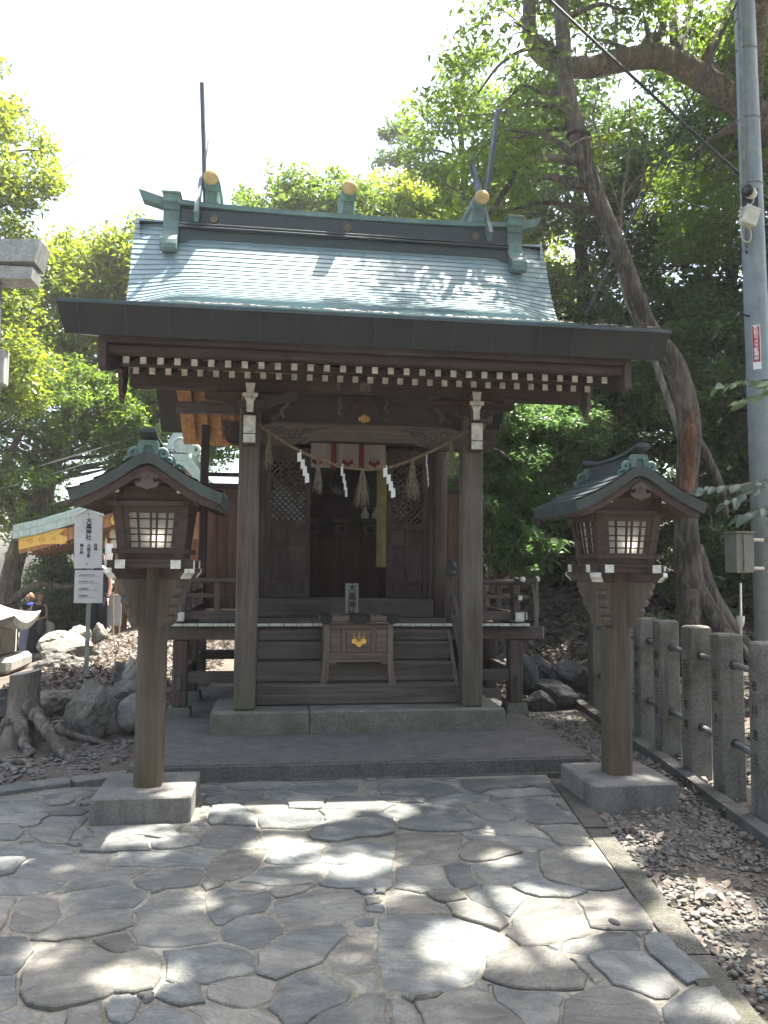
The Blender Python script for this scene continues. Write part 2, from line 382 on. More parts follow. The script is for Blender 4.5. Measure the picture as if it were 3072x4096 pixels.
def text(name, s, size, m, parent, loc, rot, align='CENTER', line=1.0, ext=0.0008, sx=1.0, bold=0.0):
    cu = bpy.data.curves.new(name, 'FONT'); cu.body = s; cu.size = size; cu.align_x = align; cu.align_y = 'CENTER'
    cu.space_line = line; cu.extrude = ext; cu.resolution_u = 2; cu.offset = bold
    tmp = bpy.data.objects.new(name, cu); COL.objects.link(tmp)
    dg = bpy.context.evaluated_depsgraph_get(); dg.update()
    me = bpy.data.meshes.new_from_object(tmp.evaluated_get(dg)); me.name = name
    bpy.data.objects.remove(tmp); bpy.data.curves.remove(cu)
    o0 = off(parent)
    me.transform(Matrix.Translation(Vector(loc)-o0) @ rot.to_4x4() @ Matrix.Diagonal((sx, 1, 1, 1)))
    me.materials.clear(); me.materials.append(m)
    o = bpy.data.objects.new(name, me); COL.objects.link(o); o.parent = parent
    return o
def vtext(name, chars, size, pitch, m, parent, loc, rot, **kw):
    """a column of characters, each an object of its own, centred on loc"""
    for k, ch in enumerate(chars):
        text(name, ch, size, m, parent, (loc[0], loc[1], loc[2]+pitch*((len(chars)-1)/2-k)), rot, **kw)
FACE = Matrix.Rotation(PI/2, 3, 'X')            # reading side towards -Y
FACEX = Matrix.Rotation(-PI/2, 3, 'Z') @ FACE   # reading side towards -X
def smoothstep(a, b, x):
    t = min(1, max(0, (x-a)/(b-a))); return t*t*(3-2*t)
def catmull(pts, n):
    pts = [Vector(p) for p in pts]; out = []
    P = [pts[0]*2-pts[1]]+pts+[pts[-1]*2-pts[-2]]
    for i in range(1, len(P)-2):
        for k in range(n):
            t = k/n; a, b, c, d = P[i-1], P[i], P[i+1], P[i+2]
            out.append(0.5*((2*b)+(c-a)*t+(2*a-5*b+4*c-d)*t*t+(3*b-a-3*c+d)*t**3))
    out.append(pts[-1]); return out
def interp(tab, x):
    xs = [t[0] for t in tab]; ys = [t[1] for t in tab]
    return float(np.interp(x, xs, ys))

# ================================================================== SETTING
def tz(x, y):
    z = 0.0
    m = smoothstep(0.45, 1.7, y)*smoothstep(-1.75, -2.35, x) if x < -1.75 else 0.0
    z += 0.22*m*(1-0.75*smoothstep(-3.2, -4.6, x) if x < -3.2 else 1)
    if x < -3.6: z -= 0.95*smoothstep(-3.6, -6.0, x)*smoothstep(3.5, 10, y)
    z += 0.95*smoothstep(2.2, 7.0, y)*smoothstep(1.0, 2.6, x)
    z += 0.35*smoothstep(4.5, 10, y)*smoothstep(-4, 0, x)*(1-smoothstep(1.0, 2.6, x))
    z += 1.6*smoothstep(8, 30, y)*smoothstep(-2, 6, x)
    z += 0.45*smoothstep(2.7, 5.0, x)*smoothstep(-3, 1, y)
    return z
def warp(u):   # u in -1..1 -> metres
    return 9.0*u+300*max(0, abs(u)-0.55)**3*(1 if u > 0 else -1)*3.4
gm = MB(); n = 170
gm.grid(lambda u, v: (lambda x, y: (x, y, tz(x, y)-0.03+0.012*math.sin(7*x+3*y)*math.sin(5*y-2*x)))(warp(u*2-1), warp(v*2-1)), n, n)
ground = tag(obj('ground', gm, SOIL, smooth=True), kind='structure')
# path: mortar bed with flagstones laid in it
def kx(y): return 0.781+(1.208-0.781)*(y+4.047)/(4.047-1.22)     # right border of the path
pm = MB(); pm.prism([(-9, -9), (kx(-9), -9), (kx(-1.0), -1.03), (-9, -1.03)], 'z', -0.10, 0.003)
path = tag(obj('stone_path', pm, MORTAR), kind='structure')
FLAG = []
for k, (a, b) in enumerate((((0.130, 0.133, 0.125), (0.235, 0.237, 0.217)), ((0.143, 0.138, 0.122), (0.255, 0.247, 0.210)), ((0.115, 0.123, 0.120), (0.215, 0.224, 0.212)))):
    m, t, bs = mat('flagstone'); ob_ = t.nodes.new('ShaderNodeObjectInfo')
    v0 = coords(t, (1, 1, 1)); rot = t.nodes.new('ShaderNodeVectorRotate'); rot.rotation_type = 'Z_AXIS'; t.links.new(v0, rot.inputs['Vector'])
    t.links.new(mr(t, ob_.outputs['Random'], 0, 1, -0.7, 0.9), rot.inputs['Angle'])
    mpp = t.nodes.new('ShaderNodeMapping'); mpp.inputs['Scale'].default_value = (1.5, 4.2, 3); t.links.new(rot.outputs[0], mpp.inputs['Vector']); v = mpp.outputs[0]
    g = noise(t, v, 1.9, 10, 0.7, 1.6); f = noise(t, coords(t), 70, 4, 0.75); l = noise(t, coords(t), 3.2, 6, 0.65); l2 = noise(t, coords(t), 1.3, 3, 0.5)
    c = ramp(t, g, [(0.28, sc(a, 0.8)), (0.42, a), (0.56, sc(a, 1.3)), (0.74, b)]); c = mixc(t, mr(t, l, 0.50, 0.68, 0, 0.75), c, (0.33, 0.315, 0.262)); c = mixc(t, mr(t, l2, 0.55, 0.75, 0, 0.55), c, (0.235, 0.205, 0.165))
    c = mixc(t, mr(t, f, 0.54, 0.68, 0, 0.45), c, sc(a, 0.45)); c = mixc(t, mr(t, f, 0.42, 0.30, 0, 0.30), c, sc(b, 1.3))
    dk = t.nodes.new('ShaderNodeMath'); dk.operation = 'MULTIPLY_ADD'; t.links.new(ob_.outputs['Random'], dk.inputs[0]); dk.inputs[1].default_value = 0.5; dk.inputs[2].default_value = 0.72
    hs = t.nodes.new('ShaderNodeHueSaturation'); t.links.new(dk.outputs[0], hs.inputs['Value']); t.links.new(c, hs.inputs['Color']); c = hs.outputs[0]
    t.links.new(c, bs.inputs['Base Color']); t.links.new(mr(t, g, 0.3, 0.7, 0.55, 0.85), bs.inputs['Roughness']); bs.inputs['Specular IOR Level'].default_value = 0.4
    ad = t.nodes.new('ShaderNodeMath'); ad.operation = 'MULTIPLY_ADD'; t.links.new(f, ad.inputs[0]); ad.inputs[1].default_value = 0.12; t.links.new(g, ad.inputs[2])
    sn = t.nodes.new('ShaderNodeMath'); sn.operation = 'SNAP'; t.links.new(g, sn.inputs[0]); sn.inputs[1].default_value = 0.085      # split layers of the slate
    a2 = t.nodes.new('ShaderNodeMath'); a2.operation = 'MULTIPLY_ADD'; t.links.new(sn.outputs[0], a2.inputs[0]); a2.inputs[1].default_value = 0.9; t.links.new(ad.outputs[0], a2.inputs[2])
    bump(t, bs, a2.outputs[0], 0.030, 0.9); FLAG.append(m)
def rough_poly(poly, step=0.05, amp=0.009):
    out = []
    k = len(poly)
    for i in range(k):
        a, b = Vector(poly[i]), Vector(poly[(i+1) % k]); L = (b-a).length; n = max(1, int(L/step)); nrm = Vector((-(b-a).y, (b-a).x)).normalized() if L > 0 else Vector((0, 0))
        ph = random.uniform(0, 9)
        for j in range(n):
            t = j/n; p = a.lerp(b, t)
            d = 0 if j == 0 else random.uniform(-amp, amp)+amp*0.9*math.sin(ph+t*5)*math.sin(PI*t)
            q = p+nrm*d
            if j == 0: q = q+(Vector((sum(p_[0] for p_ in poly)/k, sum(p_[1] for p_ in poly)/k))-q)*0.03
            out.append((q.x, q.y))
    return out
def flag(poly, parent, zt=None, name='paving_stone', step=0.05, amp=0.009):
    P = rough_poly(poly, step, amp); cx = sum(p[0] for p in P)/len(P); cy = sum(p[1] for p in P)/len(P)
    z = random.uniform(0.006, 0.020) if zt is None else zt
    tx, ty = random.uniform(-0.014, 0.014), random.uniform(-0.028, 0.014)
    size = math.sqrt(max(1e-4, abs(sum(P[i][0]*P[(i+1) % len(P)][1]-P[(i+1) % len(P)][0]*P[i][1] for i in range(len(P))))/2))
    def ring(k, dz): return [(cx+(x-cx)*k, cy+(y-cy)*k, z+tx*(x-cx)+ty*(y-cy)+dz) for x, y in P]
    n = len(P); e = min(0.07, 0.008/max(size, 0.01))
    vs = ring(1.0, -0.10)+ring(1.0, -0.006)+ring(1-e, -0.001)+ring(0.72, 0.003+random.uniform(-0.004, 0.006))
    fs = []
    ar = sum(P[i][0]*P[(i+1) % n][1]-P[(i+1) % n][0]*P[i][1] for i in range(n))
    for r in range(3):
        for i in range(n):
            j = (i+1) % n; q = (r*n+i, r*n+j, (r+1)*n+j, (r+1)*n+i); fs.append(q if ar > 0 else tuple(reversed(q)))
    top = tuple(3*n+i for i in range(n)); fs.append(top if ar > 0 else tuple(reversed(top)))
    mb = MB().add([(a-cx, b-cy, c) for a, b, c in vs], fs)
    return obj(name, mb, random.choice(FLAG), parent, loc=(cx, cy, 0))
STONES=[[(-2.38,-1.36),(-2.17,-1.35),(-2.08,-1.48),(-2.11,-1.58),(-2.29,-1.61)],[(-2.29,-1.63),(-2.1,-1.59),(-2.03,-1.65),(-2.01,-1.77),(-2.1,-1.81),(-2.24,-1.76)],[(-2.23,-1.78),(-2.14,-1.79),(-2.08,-1.94),(-2.08,-2.02),(-2.16,-2.0)],[(-2.02,-1.68),(-1.79,-1.71),(-1.8,-1.85),(-1.82,-1.94),(-1.79,-2.09),(-1.92,-2.06),(-2.01,-1.92),(-2.01,-1.79)],[(-2.12,-2.13),(-1.95,-2.11),(-1.8,-2.16),(-1.7,-2.21),(-1.78,-2.31),(-1.94,-2.29),(-2.08,-2.24)],[(-2.07,-2.26),(-1.93,-2.32),(-1.94,-2.48),(-1.99,-2.51)],[(-1.94,-2.42),(-1.91,-2.31),(-1.73,-2.28),(-1.52,-2.31),(-1.55,-2.43),(-1.57,-2.5),(-1.65,-2.59),(-1.78,-2.59),(-1.92,-2.54)],[(-1.69,-2.25),(-1.68,-2.1),(-1.57,-2.05),(-1.42,-2.07),(-1.35,-2.16),(-1.35,-2.26),(-1.43,-2.28),(-1.59,-2.28)],[(-1.34,-2.15),(-1.27,-2.13),(-1.11,-2.14),(-1.11,-2.21),(-1.21,-2.23),(-1.33,-2.24)],[(-1.52,-2.45),(-1.49,-2.29),(-1.33,-2.29),(-1.0,-2.3),(-0.98,-2.35),(-1.03,-2.5),(-1.13,-2.48),(-1.25,-2.49)],[(-1.98,-2.54),(-1.77,-2.6),(-1.67,-2.65),(-1.68,-2.72),(-1.76,-2.75),(-1.85,-2.76),(-1.93,-2.7)],[(-1.66,-2.75),(-1.64,-2.65),(-1.52,-2.53),(-1.4,-2.48),(-1.28,-2.52),(-1.37,-2.64),(-1.48,-2.73)],[(-1.36,-2.65),(-1.3,-2.54),(-1.05,-2.52),(-1.04,-2.69),(-1.06,-2.72),(-1.25,-2.75),(-1.33,-2.73)],[(-1.91,-2.76),(-1.83,-2.78),(-1.8,-2.95),(-1.79,-3.12)],[(-1.82,-2.81),(-1.79,-2.77),(-1.68,-2.77),(-1.63,-2.88),(-1.61,-2.97),(-1.6,-3.08),(-1.64,-3.13),(-1.73,-3.1),(-1.78,-3.01)],[(-1.61,-2.89),(-1.62,-2.76),(-1.52,-2.71),(-1.35,-2.71),(-1.28,-2.79),(-1.29,-2.91),(-1.31,-2.94),(-1.47,-2.94),(-1.6,-2.92)],[(-1.62,-3.2),(-1.56,-3.08),(-1.45,-2.96),(-1.32,-2.96),(-1.29,-3.12),(-1.39,-3.17),(-1.52,-3.21)],[(-1.25,-3.12),(-1.27,-2.99),(-1.24,-2.85),(-1.16,-2.81),(-1.06,-2.83),(-1.01,-2.92),(-0.98,-3.04),(-0.92,-3.28),(-1.05,-3.32),(-1.21,-3.28)],[(-1.0,-2.92),(-0.94,-2.78),(-0.82,-2.77),(-0.74,-2.83),(-0.72,-2.95),(-0.75,-3.04),(-0.93,-3.17),(-0.96,-3.11)],[(-1.03,-2.63),(-0.98,-2.4),(-0.89,-2.33),(-0.74,-2.35),(-0.77,-2.48),(-0.83,-2.63),(-0.9,-2.69)],[(-1.09,-2.21),(-1.09,-2.05),(-1.03,-1.94),(-0.83,-1.97),(-0.79,-2.06),(-0.78,-2.26),(-0.92,-2.27)],[(-1.04,-1.88),(-1.06,-1.59),(-0.92,-1.58),(-0.84,-1.75),(-0.81,-1.94),(-0.94,-1.92)],[(-0.78,-2.06),(-0.7,-2.01),(-0.56,-2.08),(-0.53,-2.21),(-0.67,-2.26),(-0.77,-2.26)],[(-0.78,-1.87),(-0.75,-1.76),(-0.59,-1.69),(-0.42,-1.79),(-0.47,-1.95),(-0.56,-2.04),(-0.76,-1.98)],[(-0.86,-1.56),(-0.8,-1.48),(-0.68,-1.47),(-0.64,-1.65),(-0.76,-1.72),(-0.84,-1.69)],[(-1.12,-1.33),(-1.01,-1.28),(-0.99,-1.37),(-1.07,-1.5),(-1.13,-1.47)],[(-0.99,-1.3),(-0.81,-1.25),(-0.78,-1.38),(-0.86,-1.47),(-0.96,-1.39)],[(-0.76,-1.28),(-0.62,-1.26),(-0.6,-1.34),(-0.66,-1.45),(-0.77,-1.39)],[(-0.61,-1.47),(-0.58,-1.36),(-0.39,-1.42),(-0.41,-1.65),(-0.59,-1.63)],[(-0.41,-1.75),(-0.38,-1.54),(-0.31,-1.43),(-0.15,-1.47),(0.04,-1.63),(-0.06,-1.74),(-0.23,-1.85),(-0.38,-1.91)],[(-0.51,-2.17),(-0.43,-1.96),(-0.2,-1.87),(0.0,-1.79),(-0.05,-2.13),(-0.34,-2.24)],[(-0.44,-2.51),(-0.38,-2.27),(-0.22,-2.2),(-0.06,-2.23),(-0.11,-2.55),(-0.36,-2.54)],[(-0.75,-2.48),(-0.67,-2.28),(-0.52,-2.27),(-0.41,-2.28),(-0.46,-2.5),(-0.62,-2.52)],[(-0.85,-2.73),(-0.78,-2.61),(-0.67,-2.54),(-0.48,-2.55),(-0.45,-2.62),(-0.52,-2.75),(-0.62,-2.77)],[(-0.46,-2.79),(-0.44,-2.67),(-0.35,-2.57),(-0.12,-2.61),(-0.16,-2.84),(-0.33,-2.83),(-0.43,-2.81)],[(-0.72,-2.85),(-0.64,-2.79),(-0.52,-2.81),(-0.48,-2.77),(-0.57,-2.87),(-0.67,-2.91)],[(-0.71,-2.96),(-0.54,-2.88),(-0.38,-2.86),(-0.32,-2.95),(-0.33,-3.11),(-0.48,-3.2),(-0.6,-3.21),(-0.66,-3.08)],[(-0.92,-3.22),(-0.85,-3.08),(-0.75,-3.07),(-0.67,-3.16),(-0.68,-3.3),(-0.77,-3.36),(-0.87,-3.28)],[(-1.09,-3.37),(-0.94,-3.32),(-0.78,-3.37),(-0.77,-3.54),(-0.92,-3.59),(-1.02,-3.61),(-1.07,-3.5)],[(-0.75,-3.42),(-0.69,-3.31),(-0.53,-3.22),(-0.42,-3.22),(-0.41,-3.31),(-0.5,-3.42),(-0.52,-3.49),(-0.67,-3.6),(-0.74,-3.56)],[(-1.76,-3.19),(-1.67,-3.2),(-1.63,-3.31),(-1.61,-3.4),(-1.62,-3.48),(-1.66,-3.48)],[(-1.56,-3.61),(-1.6,-3.39),(-1.6,-3.3),(-1.51,-3.31),(-1.49,-3.22),(-1.41,-3.29),(-1.3,-3.37),(-1.2,-3.35),(-1.1,-3.4),(-1.07,-3.56),(-1.12,-3.62),(-1.18,-3.64),(-1.28,-3.66),(-1.41,-3.71),(-1.5,-3.67)],[(-1.66,-3.5),(-1.61,-3.5),(-1.58,-3.57),(-1.56,-3.65),(-1.59,-3.69)],[(-1.25,-3.73),(-1.24,-3.66),(-1.18,-3.65),(-1.16,-3.78),(-1.18,-3.81)],[(-1.06,-3.68),(-1.06,-3.63),(-0.95,-3.63),(-0.94,-3.72),(-1.0,-3.75)],[(-0.92,-3.71),(-0.92,-3.62),(-0.84,-3.59),(-0.75,-3.58),(-0.69,-3.64),(-0.71,-3.74),(-0.77,-3.79),(-0.84,-3.74)],[(-0.69,-3.73),(-0.65,-3.62),(-0.56,-3.58),(-0.52,-3.6),(-0.44,-3.73),(-0.52,-3.83),(-0.59,-3.89),(-0.64,-3.88)],[(-1.14,-3.89),(-1.13,-3.75),(-1.08,-3.71),(-1.0,-3.76),(-0.95,-3.81),(-0.89,-3.92)],[(-0.96,-3.77),(-0.87,-3.76),(-0.71,-3.82),(-0.66,-3.87),(-0.65,-3.95),(-0.87,-3.92)],[(-0.62,-3.95),(-0.54,-3.86),(-0.44,-3.81),(-0.32,-3.77),(-0.31,-3.99)],[(-1.58,-3.74),(-1.5,-3.73),(-1.47,-3.78),(-1.46,-3.85),(-1.54,-3.85)],[(-1.44,-3.82),(-1.42,-3.76),(-1.38,-3.75),(-1.35,-3.77),(-1.36,-3.87),(-1.42,-3.86)],[(-1.36,-3.74),(-1.27,-3.7),(-1.25,-3.75),(-1.26,-3.88),(-1.34,-3.87)],[(-1.37,-3.25),(-1.32,-3.2),(-1.24,-3.25),(-1.22,-3.32),(-1.23,-3.38),(-1.31,-3.34),(-1.36,-3.29)],[(-1.03,-2.74),(-1.02,-2.68),(-0.92,-2.72),(-0.93,-2.77),(-0.99,-2.78)],[(0.04,-1.16),(0.23,-1.11),(0.44,-1.17),(0.52,-1.41),(0.31,-1.46),(0.1,-1.42),(0.01,-1.4)],[(0.6,-1.13),(0.83,-1.14),(1.0,-1.23),(1.03,-1.33),(0.72,-1.35),(0.67,-1.45),(0.6,-1.35)],[(0.27,-1.58),(0.46,-1.46),(0.67,-1.52),(0.63,-1.62),(0.47,-1.63),(0.28,-1.62)],[(0.74,-1.69),(0.82,-1.61),(1.03,-1.58),(1.03,-1.78),(1.04,-1.95),(0.89,-1.99),(0.8,-1.86),(0.74,-1.81)],[(0.5,-1.69),(0.61,-1.62),(0.71,-1.68),(0.71,-1.94),(0.66,-2.01),(0.55,-1.94),(0.51,-1.83)],[(-0.03,-1.77),(0.04,-1.64),(0.24,-1.64),(0.45,-1.68),(0.39,-1.81),(0.22,-1.9),(0.03,-1.88),(-0.02,-1.84)],[(-0.01,-2.03),(0.08,-1.91),(0.29,-1.89),(0.4,-1.97),(0.47,-2.1),(0.35,-2.13),(0.12,-2.1)],[(0.49,-1.97),(0.69,-2.04),(0.78,-2.1),(0.67,-2.12),(0.52,-2.12),(0.5,-2.07)],[(0.5,-2.17),(0.61,-2.12),(0.79,-2.12),(0.81,-2.3),(0.73,-2.26),(0.58,-2.22)],[(0.8,-2.12),(1.0,-2.13),(0.98,-2.43),(0.84,-2.43),(0.82,-2.24)],[(-0.03,-2.17),(0.11,-2.15),(0.32,-2.25),(0.21,-2.55),(0.03,-2.59),(-0.1,-2.56)],[(0.24,-2.52),(0.32,-2.34),(0.52,-2.35),(0.57,-2.5),(0.43,-2.56),(0.32,-2.58)],[(0.34,-2.23),(0.73,-2.26),(0.8,-2.42),(0.65,-2.5),(0.56,-2.45),(0.42,-2.33)],[(0.28,-2.71),(0.34,-2.64),(0.54,-2.54),(0.63,-2.58),(0.6,-2.69),(0.53,-2.82),(0.37,-2.89),(0.32,-2.8)],[(0.61,-2.69),(0.69,-2.49),(0.79,-2.44),(0.96,-2.48),(0.96,-2.67),(0.93,-2.98),(0.81,-2.99),(0.68,-2.93),(0.61,-2.83)],[(0.16,-2.66),(0.23,-2.58),(0.27,-2.71),(0.25,-2.85),(0.15,-2.92),(0.14,-2.84)],[(-0.1,-2.62),(0.13,-2.62),(0.13,-2.84),(0.13,-2.91),(-0.02,-2.92),(-0.12,-2.86)],[(0.2,-2.98),(0.28,-2.88),(0.38,-2.88),(0.43,-3.0),(0.31,-3.2),(0.24,-3.08)],[(0.41,-2.92),(0.54,-2.82),(0.64,-2.93),(0.72,-3.0),(0.62,-3.04),(0.52,-3.02),(0.44,-3.0)],[(-0.14,-2.87),(-0.07,-2.93),(0.03,-3.08),(0.04,-3.15),(-0.12,-3.12),(-0.19,-3.12)],[(-0.01,-2.94),(0.16,-2.93),(0.15,-3.02),(0.07,-3.03),(0.02,-3.03)],[(0.08,-3.09),(0.17,-3.06),(0.23,-3.14),(0.29,-3.21),(0.28,-3.29),(0.22,-3.32),(0.11,-3.23)],[(0.7,-3.04),(0.91,-3.03),(0.94,-3.13),(0.9,-3.36),(0.8,-3.38),(0.63,-3.34),(0.66,-3.22)],[(0.28,-3.31),(0.34,-3.19),(0.46,-3.07),(0.62,-3.06),(0.65,-3.15),(0.6,-3.33),(0.55,-3.44),(0.39,-3.46),(0.29,-3.47),(0.27,-3.41)],[(-0.23,-3.15),(0.05,-3.19),(0.21,-3.33),(0.26,-3.41),(0.22,-3.5),(0.07,-3.57),(0.02,-3.68),(-0.07,-3.74),(-0.29,-3.72)],[(0.46,-3.46),(0.59,-3.43),(0.76,-3.4),(0.7,-3.55),(0.54,-3.55),(0.44,-3.54)],[(0.06,-3.69),(0.1,-3.57),(0.24,-3.49),(0.37,-3.49),(0.41,-3.56),(0.45,-3.73),(0.39,-3.79),(0.27,-3.79),(0.14,-3.73)],[(0.51,-3.58),(0.6,-3.55),(0.71,-3.57),(0.73,-3.73),(0.73,-3.83),(0.67,-3.88),(0.58,-3.85),(0.54,-3.77),(0.51,-3.72)],[(0.77,-3.53),(0.89,-3.43),(0.89,-3.66),(0.89,-3.81),(0.79,-3.8),(0.77,-3.7),(0.75,-3.6)],[(0.43,-3.58),(0.49,-3.61),(0.51,-3.74),(0.46,-3.75),(0.44,-3.67)],[(0.64,-3.95),(0.75,-3.85),(0.9,-3.81),(0.88,-4.08),(0.82,-4.12),(0.62,-4.1),(0.62,-4.01)],[(0.28,-3.93),(0.37,-3.83),(0.52,-3.81),(0.6,-3.87),(0.61,-3.95),(0.57,-4.03),(0.47,-4.08),(0.25,-4.05)],[(0.1,-3.76),(0.18,-3.79),(0.28,-3.81),(0.28,-3.9),(0.21,-4.05),(0.13,-4.04),(0.1,-3.86)],[(-0.19,-3.84),(-0.09,-3.79),(-0.03,-3.76),(0.04,-3.83),(0.11,-3.92),(0.13,-4.04),(-0.15,-4.01)],[(-0.29,-3.79),(-0.26,-3.78),(-0.21,-3.86),(-0.2,-4.0),(-0.31,-3.99)],[(-0.25,-3.77),(-0.18,-3.78),(-0.09,-3.78),(-0.15,-3.81),(-0.22,-3.82)],[(0.36,-3.52),(0.44,-3.49),(0.42,-3.55),(0.39,-3.56)]]
LIT=[(-2.16,-1.16,0.28,0.12,1),(-1.56,-1.09,0.09,0.08,1),(-0.21,-1.52,0.17,0.17,1),(-0.54,-1.83,0.2,0.13,1),(-2.0,-2.13,0.18,0.1,1),(-2.01,-2.32,0.07,0.1,1),(-1.46,-2.1,0.15,0.07,1),(-1.75,-2.5,0.07,0.04,0.7),(-1.27,-2.28,0.07,0.07,0.6),(-1.12,-2.88,0.08,0.07,0.5),(-0.92,-2.93,0.07,0.07,0.5),(-0.65,-2.31,0.12,0.08,1),(-0.27,-2.63,0.11,0.09,1),(-1.18,-3.56,0.1,0.06,1),(-1.71,-2.89,0.06,0.09,0.6),(-1.56,-3.36,0.05,0.07,0.7),(-0.4,-3.39,0.08,0.07,0.6),(-1.11,-3.4,0.07,0.07,0.5),(0.03,-1.76,0.07,0.11,0.8),(0.61,-2.11,0.11,0.1,1),(0.92,-2.18,0.09,0.11,1),(0.39,-3.26,0.17,0.23,1),(0.04,-3.42,0.1,0.11,1),(0.27,-3.52,0.14,0.1,1),(0.23,-3.15,0.08,0.09,1),(1.08,-2.55,0.07,0.16,1),(1.01,-3.35,0.08,0.1,1),(1.29,-2.26,0.1,0.15,1),(0.93,-2.61,0.06,0.09,1),(0.45,-2.59,0.05,0.06,1),(0.71,-3.22,0.09,0.11,0.8),(1.27,-3.11,0.16,0.19,1),(0.9,-4.04,0.08,0.05,1),(0.69,-3.89,0.08,0.07,0.8),(-0.14,-2.97,0.09,0.06,0.8),(1.13,-3.65,0.06,0.1,0.8)]

OUTL = [rough_poly(s, 0.045, 0.006) for s in STONES]
res = 0.008; ox_, oy_ = -4.3, -5.6; nx_, ny_ = int(5.6/res), int(4.75/res)
own = np.zeros((ny_, nx_), np.int32)
yy_, xx_ = np.mgrid[0:ny_, 0:nx_]; PX = ox_+(xx_+0.5)*res; PY = oy_+(yy_+0.5)*res
def fill_occ(poly, num):
    q = np.array(poly); i0, i1 = max(0, int((q[:, 0].min()-ox_)/res)-1), min(nx_, int((q[:, 0].max()-ox_)/res)+2); j0, j1 = max(0, int((q[:, 1].min()-oy_)/res)-1), min(ny_, int((q[:, 1].max()-oy_)/res)+2)
    if i1 <= i0 or j1 <= j0: return
    X, Y = PX[j0:j1, i0:i1], PY[j0:j1, i0:i1]; c = np.zeros(X.shape, bool); n = len(q)
    for i in range(n):
        (x1, y1), (x2, y2) = q[i], q[(i+1) % n]
        c ^= ((y1 > Y) != (y2 > Y)) & (X < (x2-x1)*(Y-y1)/(y2-y1+1e-12)+x1)
    own[j0:j1, i0:i1][c] = num
for k, s in enumerate(OUTL): fill_occ(s, k+1)
KX = 0.781+(1.208-0.781)*(PY+4.047)/(4.047-1.22)
own[(PX > KX) | (PY > -1.04)] = 9999
for bx0, bx1, by0, by1 in ((-1.76, -1.15, -1.86, -1.26), (1.22, 1.84, -1.88, -1.28)): own[(PX > bx0) & (PX < bx1) & (PY > by0) & (PY < by1)] = 9999
own[(PX < -2.05) & (PY > -1.28+(PX+2.43)*0.45)] = 9999
def at_(x, y):
    i, j = int((x-ox_)/res), int((y-oy_)/res)
    return 9999 if (i < 0 or j < 0 or i >= nx_ or j >= ny_) else own[j, i]
for k in range(len(OUTL)):
    P = OUTL[k]; cx = sum(p[0] for p in P)/len(P); cy = sum(p[1] for p in P)/len(P); Q = []
    for x, y in P:
        d = math.hypot(x-cx, y-cy) or 1; ux, uy = (x-cx)/d, (y-cy)/d; g_ = 0.0
        while g_ < 0.034 and all(at_(x+ux*(g_+h), y+uy*(g_+h)) in (0, k+1) for h in (0.006, 0.012)): g_ += 0.004
        Q.append((x+ux*g_, y+uy*g_))
    OUTL[k] = Q; fill_occ(Q, k+1)
for s in OUTL: flag(s, path, step=1.0, amp=0.0)
def in_poly(p, poly):
    c = False; n = len(poly)
    for i in range(n):
        (x1, y1), (x2, y2) = poly[i], poly[(i+1) % n]
        if (y1 > p[1]) != (y2 > p[1]) and p[0] < (x2-x1)*(p[1]-y1)/(y2-y1+1e-12)+x1: c = not c
    return c
# fitted infill: grow small stones into whatever the larger ones leave free, and carry the paving on beyond the picture
def is_occ(x, y): return at_(x, y) != 0
r_f = random.Random(19)
for size, tries in ((0.26, 500), (0.17, 1500), (0.10, 4500), (0.06, 7000), (0.035, 7000)):
    for _ in range(tries):
        x, y = r_f.uniform(-4.2, 1.2), r_f.uniform(-5.5, -1.06)
        if is_occ(x, y): continue
        poly = []; ok_ = True; n = 16; ph = r_f.uniform(0, 1); ds = []
        for k in range(n):
            a = 2*PI*(k+ph)/n; ca, sa = math.cos(a), math.sin(a)*0.72; d = 0.0; lim = size*r_f.uniform(0.8, 1.15)
            while d < lim and not is_occ(x+ca*(d+0.011), y+sa*(d+0.011)): d += res*0.7
            ds.append(d)
        if min(ds) < size*0.16 or sum(ds)/n < size*0.42: continue
        poly = [(x+math.cos(2*PI*(k+ph)/n)*ds[k], y+math.sin(2*PI*(k+ph)/n)*0.72*ds[k]) for k in range(n)]
        flag(poly, path, r_f.uniform(-0.002, 0.016), step=0.2, amp=0.003); fill_occ(poly, 5000)
# kerb strips: along the slab, along the right border, and on the upper left
kerb = None
km = MB()
for i in range(6):
    x0 = -1.18+i*0.47; km2 = MB().box(x0, x0+0.462, -1.03, -0.99, -0.08, 0.012+0.002*(i % 2), 0.004)
    obj('kerb_stone', km2, CURB, path)
y = -6.5
while y < -1.25:
    y2 = min(-1.2, y+0.72)
    a0, a1 = kx(y)+0.002+random.uniform(0, 0.006), kx(y2-0.012)+0.002+random.uniform(0, 0.006)
    obj('kerb_stone', MB().prism([(a0, y), (a0+0.13, y-0.01), (a1+0.13, y2-0.022), (a1, y2-0.012)], 'z', -0.1, 0.010+random.uniform(0, 0.006)), CURB, path)
    y = y2
for i in range(5):
    xa = -4.1+i*0.52; ya = -1.95+i*0.235
    d = Vector((0.52, 0.235)).normalized(); w = Vector((-d.y, d.x))*0.16
    p0 = Vector((xa, ya)); p1 = p0+d*0.555
    flag([tuple(p0), tuple(p1), tuple(p1+w), tuple(p0+w)], path, 0.03, 'kerb_stone')
